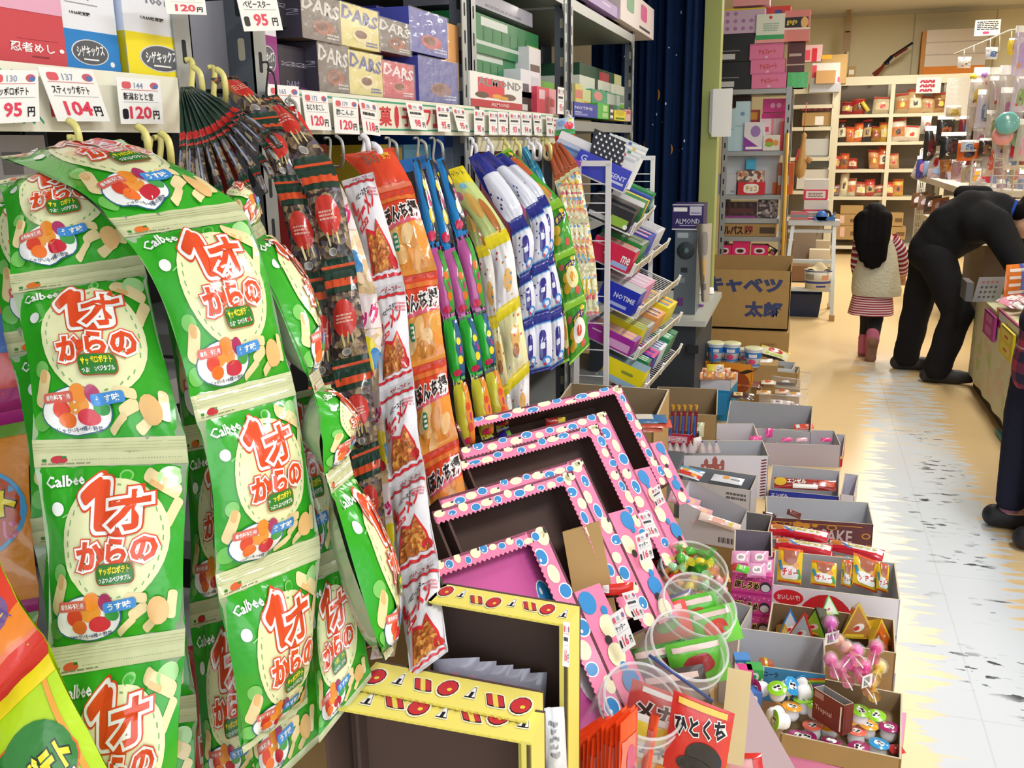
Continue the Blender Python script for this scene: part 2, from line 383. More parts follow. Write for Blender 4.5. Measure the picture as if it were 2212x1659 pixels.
# ------------------------------------------------------------------ the steel racks along the wall side
FX = -.90
ST, STD, SLOT = steel('a3a6a6'), steel('6d737b'), mk('slot', '26282c', .9)
def rack(name, label, y0, y1, tops, lean=0):
    t = thing(name, (FX, y0, 0), label, 'shelf', 'steel racks along the wall')
    for y, s in ((y0, 1), (y1, -1)):
        for xf, sx in ((FX, -1), (-1.40, 1)):
            m = M(); m.box(V((min(xf, xf + sx * .003), min(y, y + s * .042), .0)), V((.003, 0, 0)), V((0, .042, 0)), UP * 2.6, ST)
            m.box(V((min(xf, xf + sx * .05), min(y, y + s * .003), 0)), V((.05, 0, 0)), V((0, .003, 0)), UP * 2.6, STD)
            if sx < 0:
                fn = flat(V((xf, min(y, y + s * .042), 0)), V((0, 1, 0)), UP, V((1, 0, 0)))
                f2 = flat(V((xf - .05, y if s > 0 else y - .003, 0)), V((1, 0, 0)), UP, V((0, -1, 0)))
                sl = []; sl2 = []
                for k in range(30):
                    z = .45 + k * .07; sl.append(RR(.021, z, .010, .034, SLOT)); sl2.append(RR(.028, z + .02, .013, .036, card('c8c2a8') if k % 2 else SLOT))
                m.deco(fn, sl, .0004, 0); m.deco(f2, sl2, .0004, 0)
            m.build('post', t)
    for z in tops:
        m = M().box(V((-1.40, y0 + .004, z - .04)), V((.497, 0, 0)), V((0, y1 - y0 - .008, 0)), UP * .04, ST, faces={'d': steel('7d8286')})
        m.build('shelf_board', t)
        for y, s in ((y0 + .003, 1), (y1 - .003, -1)):       # corner gussets
            M().add([V((FX - .004, y, z - .041)), V((FX - .004, y + s * .06, z - .041)), V((FX - .004, y, z - .12)), V((FX - .007, y, z - .041)), V((FX - .007, y + s * .06, z - .041)), V((FX - .007, y, z - .12))],
                    [(0, 1, 2), (5, 4, 3), (0, 2, 5, 3), (1, 4, 5, 2), (0, 3, 4, 1)], ST).build('gusset', t)
    M().box(V((-1.408, y0, .02)), V((.004, 0, 0)), V((0, y1 - y0, 0)), UP * 2.55, mk('rack_back', '3b3a3d', .9)).build('back_panel', t)
    return t
LV = (.32, .74, 1.16, 1.585, 2.04)
rack('steel_rack', 'nearest grey steel rack above the green snack bags', .02, 1.30, LV)
rack('steel_rack', 'steel rack holding the wrapped chocolate packs', 1.47, 2.555, LV)
rack('steel_rack', 'steel rack holding the stack of green cartons', 2.585, 3.70, LV)
rack('steel_rack', 'end steel rack beside the navy curtain', 3.75, 5.19, LV)

# price rails: cream plates clipped along the shelf fronts
GRN, REDP, CRM = card('2f9a78'), card('cc2f3c'), card('e9e6d4')
def price_rail(y0, y1, label, txt, z0=1.522, z1=1.60, zig=True):
    m = M().box(V((FX + .012, y0, z0)), V((.003, 0, 0)), V((0, y1 - y0, 0)), UP * (z1 - z0), CRM)
    m.box(V((FX + .001, y0, z0)), V((.011, 0, 0)), V((0, y1 - y0, 0)), UP * .006, CRM)
    fn = flat(V((FX + .015, y0, z0)), V((0, 1, 0)), UP, V((1, 0, 0))); L = y1 - y0; h = z1 - z0; sh = []
    if zig:
        for k in range(int(L / .30)):
            for yy in (.82 * h, .18 * h):
                x = .05 + k * .30; pts = [(x + q * .008, yy + (.004 if q % 2 else -.004)) for q in range(9)]
                sh.append(P([(a, b + .0018) for a, b in pts] + [(a, b - .0018) for a, b in pts[::-1]], GRN))
    else:
        sh += [R(.01, h * .86, L - .01, h * .91, GRN), R(.01, h * .12, L - .01, h * .17, GRN)]
    for s, x, w in txt: sh.append(T(s, x, h / 2, w, h * .5, REDP, .03))
    m.deco(fn, sh)
    return m.build('price_rail', None, label, 'price rail', 'price rails')
price_rail(.25, 1.235, 'cream price rail over the green snack bags', [('P', .75, .04), ('円', 1.9, .05)][:1])
price_rail(1.49, 2.56, 'cream price rail with red lettering under the chocolate packs', [('お', .35, .05), ('・', .41, .02), ('菓', .47, .06), ('・', .53, .02), ('子', .59, .06), ('・', .65, .02), ('フ', .71, .05), ('ェ', .77, .04), ('ス', .83, .05), ('ド', .95, .05)], zig=False)
price_rail(2.60, 3.50, 'cream price rail under the green cartons', [('お', .1, .05), ('・', .16, .02), ('菓', .24, .06), ('子', .86, .06)], zig=False)
M().box(V((FX + .002, 2.60, 1.478)), V((.006, 0, 0)), V((0, .9, 0)), UP * .042, card('d9d3b4')).build('rail_lip', None, 'yellowed lip below the price rail by the curtain rack', 'price rail')

PINKR, PBLU = card('d95a66'), card('8d9bb8')
CN = [0]
def price_card(tl, tr, bl, label, price, name, X=FX + .03, unit='円', bar=False, far=False, D=None, note=False):
    if D: a, b, c = pD(*bl, D), pD(bl[0] + tr[0] - tl[0], bl[1] + tr[1] - tl[1], D), pD(*tl, D)
    else: a, c = pX(*bl, X), pX(*tl, X); b = a + (pX(*tr, X) - c)
    u, v = b - a, c - a; n = u.cross(v).normalized()
    if n.dot(CAM - a) < 0: n = -n
    m = M().box(a - n * .0008, u, n * .0008, v, PAPER)
    sh = [RR(.2, .84, .2, .15, PINKR), T('%d' % (130 + CN[0] * 7 % 90), .47, .84, .2, .12, PBLU, .01), E(.84, .85, .1, .075, card('c65a6b'), 12), E(.87, .83, .06, .05, card('4a78b8'), 10), R(.08, .735, .93, .748, card('e08a90'))]
    sh += [T(name, .45, .6, .68, .16, INK, .015)] if name else LINES(.12, .54, .8, .7, 1, INK, CN[0])
    sh += [R(.1, .475, .92, .482, card('9aa0a8')), T(price, .47, .25, .15 * len(price) + .03, .25, card('e0405a'), .03), T(unit, .83, .2, .14, .18, INK, .03)]
    if bar: sh += [RR(.12, .22, .13, .22, INK)]
    CN[0] += 1
    m.deco(flat(a, u, v, n), sh, .0005, .0002)
    t = m.build('price_card', None, label, 'price card', 'price cards')
    return t
price_card((-30, 150), (82, 152), (-25, 268), 'price card cut by the frame edge on the near rail', '95', 'サッポロポテト')
price_card((80, 143), (200, 152), (125, 262), 'tilted price card reading 104 on the near rail', '104', 'スティックポテト')
price_card((251, 166), (345, 172), (262, 268), 'price card reading 120 at the end of the near rail', '120', '新潟おとと堂', bar=True)
price_card((352, -28), (440, -22), (360, 30), 'price card reading 120 hung over the slotted post', '120', '', X=FX + .05)
price_card((505, -32), (592, -28), (528, 68), 'price card reading 95 above the purple box', '95', 'ベビースター', X=FX + .05, bar=True)
CUT = [((576, 181), (645, 187), (585, 268), 'ひとくち', '105', 'price card half hidden by the red topped popcorn strip'), ((651, 196), (706, 202), (663, 280), 'ねじりおこし', '120', 'price card first from the popcorn strip, reading 120'),
 ((718, 209), (772, 215), (724, 288), '酢こんぶ', '120', 'price card reading 120 above the white hook'), ((775, 214), (812, 222), (786, 289), '', '118', 'slanted price card just before the red lettering'),
 ((876, 220), (912, 225), (889, 279), '', '98', 'price card between the red letters on the rail'), ((942, 226), (970, 229), (947, 284), '', '95', 'price card next to the steel post on its near side'), ((976, 231), (1002, 235), (990, 283), '', '95', 'tilted price card touching the steel post')]
for tl, tr, bl, nm, pr, lb in CUT: price_card(tl, tr, bl, lb, pr, nm)
for k, (x0, x1, y0, y1, lb) in enumerate([(1024, 1046, 236, 291, 'price card first past the steel post on the far rail'), (1056, 1074, 240, 291, 'narrow price card second on the far rail'), (1076, 1097, 241, 291, 'price card third on the far rail'), (1100, 1124, 242, 292, 'price card fourth on the far rail'), (1126, 1148, 243, 292, 'price card fifth on the far rail'), (1151, 1168, 244, 292, 'tilted price card sixth on the far rail'), (1180, 1195, 250, 294, 'price card last on the far rail by the fruit pack')]):
    price_card((x0, y0), (x1, y0 + 2), (x0 + (4 if k == 5 else 1), y1), lb, '9%d' % k, '')
price_card((1205, 187), (1219, 190), (1204, 246), 'price card hung on the post above the fruit pack', '95', '')

# ------------------------------------------------------------------ goods on the main shelf
def sbox(name, label, x0, x1, yb, yt, col, prints=(), depth=.2, X=FX - .01, side=None, z=None, group=None, top=(), printl=(), xoff=0):
    a, b = pX(x0, yb, X), pX(x1, yb, X); zz = 1.602 if z is None else z
    h = pX(x0, yt, X).z - zz; a.z = b.z = zz
    return carton(name, label, a, b - a, depth, h, mat=col, side=side, printf=prints, printl=printl, group=group, cat='box')
WT = card('e8e8ee'); OV = lambda x, y, w, h: [E(x, y, w, h, card('d8d8dc'), 24), E(x, y, w * .93, h * .92, card('55585f'), 24), T('シゲキックス', x, y + h * .12, w * 1.45, h * .8, card('eeeeee'), .03, .08), R(x - w * .4, y - h * .62, x + w * .4, y - h * .5, card('eeeeee'))]
sbox('snack_box', 'red candy box lettered in white beside the blue and white box', -150, 148, 150, -60, card('c9454f'), [T('忍者めし', .73, .23, .34, .13, WHITE, .02), R(0, .72, 1, 1, card('dfa5bf')), R(.62, .34, .94, .345, card('a83a44')), E(.96, .22, .02, .03, WHITE), R(.72, .10, .85, .12, card('8c2f38'))], .25)
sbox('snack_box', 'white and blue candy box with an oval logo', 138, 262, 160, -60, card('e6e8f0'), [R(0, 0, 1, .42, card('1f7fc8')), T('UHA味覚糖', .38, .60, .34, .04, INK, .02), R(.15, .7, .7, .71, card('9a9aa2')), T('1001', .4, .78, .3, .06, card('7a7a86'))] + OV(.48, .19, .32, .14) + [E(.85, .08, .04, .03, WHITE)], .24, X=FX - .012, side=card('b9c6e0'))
sbox('snack_box', 'white and yellow candy box with an oval logo', 280, 418, 168, -60, card('e6e8f0'), [R(0, 0, 1, .42, card('f0dc1e')), T('UHA味覚糖', .42, .58, .34, .04, INK, .02), T('1001', .5, .76, .3, .06, card('7a7a86'))] + OV(.5, .18, .33, .14), .24, X=FX - .004, side=card('c2cce2'), printl=[R(0, 0, 1, .42, card('b3a71c'))])  # left face colours have the shade painted in: olive for yellow, bluish for white
sbox('snack_box', 'purple and white candy box behind the slotted post', 556, 604, 180, 0, card('e4e0ea'), [R(0, 0, 1, .62, card('8d2a78'))] + OV(.55, .34, .34, .16), .2, X=FX - .03)
def wrapped(label, x0, x1, yb, yt, hexc, word, wcol, z, X=FX - .01, depth=.18, pic=None, side=None):
    a, b = pX(x0, yb, X), pX(x1, yb, X); h = pX(x0, yt, X).z - z; a.z = b.z = z
    t = thing('chocolate_pack', a, label, 'chocolate pack', 'film wrapped chocolate packs')
    un = (b - a).normalized(); w = (b - a).length; n = V((1, 0, 0)); mt = card(hexc)
    m = M().box(a, b - a, V((-depth, 0, 0)), UP * h, mt, faces={'l': card(side or hexc)})
    sh = [T(word, .5, .74, .92, .30, card(wcol), .03, -.12)] if word else []
    if pic: sh += [E(.55, .3, .28, .17, card(pic), 14), E(.5, .33, .16, .1, card('7a3a20'), 12)]
    sh += LINES(.62, .06, .95, .2, 2, card(wcol), int(x0))
    m.deco(flat(a, b - a, UP * h, n), sh, .0006, .0003)
    m.deco(flat(a + V((-depth, 0, 0)), V((depth, 0, 0)), UP * h, -un), [T('RS', .2 + .3 * q, .55, .13, .36, card('9a93a6'), 0, math.pi / 2) for q in range(3)] if side else [], .0006)
    m.build('carton', t)
    s = rnd.uniform(0, 50)
    def ff(u, v):
        e = math.sin(math.pi * u) ** .5 * math.sin(math.pi * v) ** .5
        return a + un * (w * (u * 1.03 - .015)) + UP * (h * (v * 1.03 - .015)) + n * (.0025 + .004 * e * abs(math.sin(9 * u + 4 * v + s) * math.sin(13 * v - 5 * u + s)))
    M().grid(ff, 14, 14, CLEAR2).build('wrapper_film', t)
    return t
z1 = 1.604; 
wrapped('brown chocolate pack on the lower row by the dark cartons', 690, 756, 200, 90, '6d5a4e', 'DARS', 'd8d4d0', z1, pic='a8542c', side='3c3744')
wrapped('cream yellow chocolate pack on the lower row', 757, 828, 212, 108, 'e6d884', 'DARS', '4a4a98', z1, pic='efe2a8')
wrapped('red chocolate pack between the cream pack and the blue packs', 829, 896, 216, 130, 'cf3a52', 'DARS', 'f0dfe0', z1, pic='e06a6a')
wrapped('blue chocolate pack on the lower row with torn film', 906, 990, 228, 120, '4a50a8', '', 'c9cbe4', z1, pic='8a5a6a', depth=.14)
z2 = z1 + .104
wrapped('brown chocolate pack on the upper row above the dark cartons', 655, 738, 105, -20, '6d5a4e', 'DARS', 'd8d4d0', z2 - .012, X=FX - .005, pic='a8542c', side='3c3744')
wrapped('cream yellow chocolate pack on the upper row', 740, 820, 118, 4, 'e6d884', 'DARS', '4a4a98', z2 - .01, pic='efe2a8')
wrapped('small brown chocolate pack on top of the red pack', 821, 888, 130, 36, '6a5a52', 'DARS', 'd8d4d0', z1 + .098, pic='a8542c')
wrapped('blue chocolate pack on the upper row with a red corner', 886, 968, 120, 14, '4f55b4', '', 'c9cbe4', z1 + .112, pic='c8505a', depth=.14)
DK = card('2f2b38')
sbox('chocolate_carton', 'dark chocolate carton at the bottom beside the purple box', 606, 692, 186, 96, DK, [T('DARS', .3, .14, .3, .16, card('8f86a6')), R(0, 0, 1, .1, card('5a2f62'))] + [T('RS', .2 + q * .25, .6, .1, .3, card('9a93a6'), 0, math.pi / 2) for q in range(3)], .16, X=FX - .035)
sbox('chocolate_carton', 'dark chocolate carton on top beside the purple box', 596, 660, 92, -30, card('34323c'), [T('RS', .25 + q * .35, .55, .12, .26, card('8a8a98'), 0, math.pi / 2) for q in range(2)] + [T('S', .06, .2, .08, .12, card('8a8a98'))], .16, X=FX - .035, z=z2 + .006)
sbox('chocolate_carton', 'dark blue striped carton behind the upper packs', 815, 890, 60, 12, card('272a70'), [R(.15 + .25 * q, 0, .2 + .25 * q, 1, card('c8cad8')) for q in range(4)], .12, X=FX - .12, z=1.78)
sbox('chocolate_carton', 'plain orange carton at the end of the blue packs', 962, 992, 140, 48, card('e0a468'), [], .12, X=FX - .02, z=1.64)
# third rack
GR = card('1f7a45'); GRL = [R(.05 + .12 * q, .36, .07 + .12 * q, .72, card('176238')) for q in range(7)]
sbox('carton', 'white picture carton lettered in red and grey with a red base band', 1017, 1128, 236, 152, card('ece9e6'), [R(0, 0, 1, .22, card('b8293c')), T('ALMOND', .54, .11, .36, .1, card('ecd8d4'), .01), R(.13, .3, .62, .86, card('d83a4a')), T('ALMOND', .55, .76, .84, .24, card('8d8a8c'), .02), E(.2, .36, .12, .09, card('5e4a40')), E(.72, .38, .14, .1, card('6a5244')), E(.48, .36, .1, .07, card('e0a040')), E(.6, .33, .1, .06, card('d89a3c'))], .12, X=FX + .005)
sbox('carton', 'green ribbed carton on the bottom of the stack', 1020, 1143, 236, 98, GR, GRL + [R(.6, .06, .98, .18, card('d8e2d8')), R(.02, .76, .5, .9, card('c2cfc8')), T('Cacao', .84, .34, .2, .1, card('dfe8df'))], .25, X=FX - .1, z=1.64)
sbox('carton', 'green ribbed carton on top of another green carton', 1014, 1163, 100, 20, GR, GRL + [R(.02, .22, .78, .32, card('c2cfc8')), R(.14, .72, .5, .94, card('cfd6d2')), T('Cacao', .88, .2, .16, .12, card('dfe8df')), R(.8, .5, 1, .6, card('9fc04a'))], .25, X=FX - .09, z=1.775)
sbox('carton', 'lavender grey carton on top of the green cartons', 1018, 1150, 20, -30, card('9a9aac'), LINES(.2, .1, .8, .4, 1, card('6a6a80'), 4), .22, X=FX - .09, z=1.91)
sbox('carton', 'small black and white carton next to the picture carton', 1124, 1166, 236, 196, card('2f2a2c'), [R(.05, .1, .35, .4, card('d8d4d0')), R(.5, .2, .9, .7, card('7a5a4a'))], .16, X=FX - .04)
sbox('carton', 'white carton with dark print between green cartons and pink box', 1125, 1166, 196, 148, card('e4e2ea'), [R(.55, .1, .95, .8, card('cfcfda')), R(.1, .2, .4, .5, card('5a5860'))], .16, X=FX - .04, z=1.652)
sbox('carton', 'white and brown carton standing on the white carton', 1143, 1168, 148, 100, card('dcd8dc'), [R(.1, .05, .9, .55, card('5c4038'))], .14, X=FX - .05, z=1.70)
sbox('carton', 'pinkish red carton with a white label by the post', 1160, 1201, 240, 186, card('d8485c'), [R(.1, .55, .4, .9, card('e8c4cc')), R(.62, 0, 1, 1, card('e8a0a8')), R(.66, .3, .9, .6, card('c83848'))], .16, X=FX - .02)
sbox('carton', 'lime green carton behind the pinkish red carton', 1162, 1196, 184, 172, card('6ab82e'), [], .14, X=FX - .14, z=1.69)
# end rack
GW = card('dfe6dc'); 
sbox('gum_box', 'dark green gum box on top of the gum stack', 1252, 1342, 160, 134, card('28503a'), [R(0, 0, 1, .3, card('8cb84a')), R(.8, 0, 1, 1, card('d8dca8')), R(.42, .3, .66, .9, card('c05058')), T('XYLITOL', .5, .2, .4, .2, WHITE)], .2, X=FX - .14, z=1.738)
sbox('gum_box', 'pale green gum box in the middle of the gum stack', 1252, 1352, 190, 161, GW, [R(0, 0, 1, .18, card('8cc45a')), T('XYLITOL', .5, .5, .3, .26, card('2c6a4a')), R(.28, 0, .34, 1, card('30403a')), R(.7, .25, .95, .6, card('9aa8a8'))], .2, X=FX - .12, z=1.683)
sbox('gum_box', 'mint gum box at the bottom of the gum stack', 1278, 1340, 240, 191, card('5aa886'), [E(.2, .75, .14, .18, card('e89a9a')), R(.5, .5, .98, .95, card('c4d0c8'))], .2, X=FX - .09, z=1.63)
sbox('gum_box', 'yellow and pink gum box at the foot of the end rack post', 1243, 1258, 236, 180, card('e8d878'), [R(0, .5, 1, .8, card('e88a7a'))], .15, X=FX - .09, z=1.63)
sbox('gum_box', 'cream gum box beside the mint box', 1259, 1276, 238, 192, card('dfe0a8'), [R(.1, .2, .9, .5, card('f0a050'))], .15, X=FX - .09, z=1.63)
sbox('gum_box', 'deep blue gum box with white lettering at the front', 1240, 1290, 262, 219, card('2233a8'), [T('NOTIME', .4, .63, .74, .2, card('d4d8ee'), .02), R(.03, .28, .3, .36, card('b8c0e0')), R(.03, .1, .55, .24, card('7f8cd0'))], .12, X=FX)
sbox('gum_box', 'bright green gum box next to the deep blue one', 1291, 1315, 264, 222, card('4fb83e'), [R(.45, .5, .85, .9, card('bfe09a')), R(.4, .1, .9, .4, card('a8d890'))], .12, X=FX)
sbox('gum_box', 'black and white gum box between green and yellow boxes', 1316, 1326, 265, 226, card('4a4038'), [R(.2, .1, .8, .3, WHITE), R(.2, .5, .8, .7, WHITE)], .12, X=FX)
sbox('gum_box', 'small yellow gum box with a lemon picture', 1327, 1351, 266, 238, card('efe02a'), [E(.5, .8, .4, .3, card('d0c020')), R(.1, .1, .9, .3, card('4a7a2e'))], .1, X=FX)
sbox('gum_box', 'pink speckled gum box at the shelf end', 1352, 1362, 266, 236, card('e0b8b8'), [R(.1, .6, .9, .9, card('d05060'))], .1, X=FX)
zt = 2.055
sbox('carton', 'teal carton on the top shelf', 1236, 1268, 18, -30, card('4fb0b4'), [], .2, z=zt)
sbox('carton', 'lilac carton on the top shelf edge', 1267, 1336, 30, -30, card('a98ad0'), [R(.45, .5, .72, .7, card('d4c4e8'))], .2, X=FX + .02, z=zt)
sbox('carton', 'orange red carton beyond the lilac carton', 1312, 1340, 56, 32, card('e8503e'), [], .15, X=FX - .01, z=zt)
sbox('carton', 'white carton with green and pink panels overhanging the curtain', 1340, 1412, 64, -40, card('ece0e2'), [RR(.26, .62, .2, .5, card('4f9a62')), RR(.66, .62, .2, .5, card('e0559a')), R(.52, .1, .86, .18, INK)], .2, X=FX + .03, z=zt, side=card('d8cccc'))
# goods half seen on the shelf below, behind the hanging strips
def low(label, x0, x1, yt, hexc, prints=(), X=-.99, yb=420):
    a, b = pX(x0, yb, X), pX(x1, yb, X); z = 1.162; h = pX((x0 + x1) / 2, yt, X).z - z; a.z = b.z = z
    carton('snack_box', label, a, b - a, .18, max(h, .08), mat=card(hexc), printf=prints)
low('grey white carton in the dark below the near price rail', -30, 112, 292, 'c9c9cf', [R(.3, .86, .6, .94, card('8a8a90'))])
low('red carton in the dark behind the popcorn strip', 640, 712, 312, 'a83430')
low('yellow carton behind the grey wire hooks', 818, 846, 312, 'd8c440', [R(.2, .7, .8, .85, card('5a78a8'))])
low('mustard carton behind the wire hooks', 848, 872, 318, 'c8a030')
low('sky blue carton behind the blue gum strips', 876, 934, 312, '6fb0de', [E(.5, .85, .14, .1, card('e0b48a')), R(.1, .4, .9, .6, card('3a7ac0'))])
low('bright blue carton beneath the steel post', 940, 1000, 290, '1f62c4', [R(.25, .7, .7, .9, card('88b0e8')), RR(.4, .5, .5, .12, card('d878b0')), E(.45, .6, .14, .06, WHITE)])
low('dark pink carton under the yellowed lip', 1040, 1100, 318, '7a2a4a'); low('pink carton under the yellowed lip', 1106, 1136, 316, 'c85a90', [R(.2, .7, .8, .9, card('e8a8c4'))])
# ------------------------------------------------------------------ hanging strips of snack bags
from mathutils import noise as NZ
def vor(key, cols, scale, rough=.4, coat=.4, sx=1, sy=1):
    def bld(nt, b):
        N = nt.nodes.new; L = nt.links.new; tc = N('ShaderNodeTexCoord'); mp = N('ShaderNodeMapping'); mp.inputs['Scale'].default_value = (sx, sx, sy); L(tc.outputs['Object'], mp.inputs[0])
        v = N('ShaderNodeTexVoronoi'); v.inputs['Scale'].default_value = scale; L(mp.outputs[0], v.inputs['Vector'])
        s = N('ShaderNodeSeparateColor'); L(v.outputs['Color'], s.inputs[0]); r = N('ShaderNodeValToRGB'); L(s.outputs[0], r.inputs[0]); r.color_ramp.interpolation = 'CONSTANT'
        e = r.color_ramp.elements
        while len(e) < len(cols): e.new(.5)
        for i, c in enumerate(cols): e[i].position = i / len(cols); e[i].color = rgb(c)
        L(r.outputs[0], b.inputs['Base Color']); b.inputs['Roughness'].default_value = rough; b.inputs['Coat Weight'].default_value = coat; b.inputs['Coat Roughness'].default_value = .1
        bp = N('ShaderNodeBump'); bp.inputs['Strength'].default_value = .3; bp.inputs['Distance'].default_value = .004; L(v.outputs['Distance'], bp.inputs['Height']); L(bp.outputs['Normal'], b.inputs['Normal'])
    return node_mat(key, bld)
SNACK = vor('dark_snack_mix', ['3a2a22', '6b5a4c', '2a2224', 'a08a68', '4d3c3a', '8a6e52', '5b5260'], 150)
CORN = vor('popcorn_mix', ['ecdcc0', 'e2c898', 'f0e6dc', 'dcb98a', 'ecd8d2'], 90)
NOOD = vor('noodle_mix', ['c0702c', 'a0541e', 'd89648', '8c4a1c', 'b8602a'], 260, sy=.35)
CRACK = vor('cracker_mix', ['d08a3c', 'e0a862', 'c07628', 'eec088', 'b86a24'], 85)
DOTM = vor('sweet_dots', ['e4dfba', 'e4dfba', 'e08a5a', 'e4dfba', '6aa0d0', 'e4dfba', 'e8c040', 'dcd8b0', 'd06070'], 120)
FRUIT = vor('fruit_print', ['d8403a', 'e8703a', 'd83a4a', 'f0a040', 'e6e0d8', 'c82a34'], 60)
def _cr(p, t):
    n = len(p) - 1; i = min(int(t), n - 1); f = t - i
    a, b, c, d = p[max(i - 1, 0)], p[i], p[i + 1], p[min(i + 2, n)]
    return .5 * ((2 * b) + (c - a) * f + (2 * a - 5 * b + 4 * c - d) * f * f + (3 * b - a - 3 * c + d) * f ** 3)
def strip(label, seams, prints, body, back=None, T_=.012, seam=.07, seamc=None, name='snack_bag_strip', part='snack_bag', cat='snack strip', group='hanging snack strips', waist=.08, wr=.0016, nu=12, nv=16, toward=None, skip=(), lo=.0012):
    """seams: (xl, yl, xr, yr, dl[, dr]) from hook to bottom; prints(i) -> shapes in 0..1 x 0..1; body/back materials or functions of i"""
    Ls = [pD(s[0], s[1], s[4]) for s in seams]; Rs = [pD(s[2], s[3], s[5] if len(s) > 5 else s[4]) for s in seams]
    t0 = thing(name, (Ls[0] + Rs[0]) / 2, label, cat, group)
    sd = rnd.uniform(0, 90)
    for i in range(len(seams) - 1):
        if i in skip: continue
        bm_ = body(i) if callable(body) else body; bk = (back(i) if callable(back) else back) or bm_
        def surf(x, y, off, sgn=1, i=i):
            u, v = 2 * x - 1, 1 - y; t = i + v
            L, Rr = _cr(Ls, t), _cr(Rs, t); c = (L + Rr) / 2; w = (Rr - L) / 2
            e = 1e-3; t2 = min(t + e, len(Ls) - 1); t1 = max(t2 - 2 * e, 0)
            d = ((_cr(Ls, t2) + _cr(Rs, t2)) - (_cr(Ls, t1) + _cr(Rs, t1))).normalized(); n = d.cross(w).normalized()
            if toward is not None and n.dot(toward) < 0: n = -n
            vv = min(max((v - seam) / (1 - 2 * seam), 0), 1); bl = math.sin(math.pi * vv) ** .62 if 0 < vv < 1 else 0
            pr = max(0, 1 - abs(u) ** 2.6)
            h = T_ * bl * pr
            near = (1 - bl) * (1 if 0 < vv < 1 else .25)
            nz = NZ.noise(V((u * 2.3 + sd, v * 3.1 + i * 7, sgn * 3))) * 1.2 + .6 * NZ.noise(V((u * 6 + sd, v * 4 + i * 5, 1)))
            h += wr * (nz * (.35 + bl) + near * 1.6 * math.sin(u * 13 + sd + i) * min(1, bl * 4 + .15))
            return c + w * (u * (1 - waist * bl)) + n * (sgn * h + (off if sgn > 0 else 0))
        m = M(); yy = [0, seam] + [seam + (1 - 2 * seam) * q / (nv - 2) for q in range(1, nv - 2)] + [1 - seam, 1]
        def gf(sgn):
            def f(u, v):
                k = v * (len(yy) - 1); a = min(int(k), len(yy) - 2); y = yy[a] + (yy[a + 1] - yy[a]) * (k - a)
                return surf(u, y, 0, sgn)
            return f
        m.grid(gf(1), nu, len(yy) - 1, bm_, flip=True); m.grid(gf(-1), max(4, nu // 2), len(yy) - 1, bk)
        sc_ = seamc(i) if callable(seamc) else seamc
        sh = ([R(0, 0, 1, seam, sc_), R(0, 1 - seam, 1, 1, sc_)] if sc_ else []) + list(prints(i))
        m.deco(surf, sh, lo, .00016, cu=[q / nu for q in range(nu + 1)], cv=yy, clip=(.0, .0, 1, 1))
        m.build(part, t0)
    return t0
GREEN, KH, CRC, ORED, DGRN = film('2fa321'), film('cdcfa2'), film('e6e6b4'), film('dc4a22'), film('2c7a2a')
CHIP, CHIP2, FW, FY = film('ecd6a0'), film('e6b878'), film('f2f2ee'), film('f0dc28')
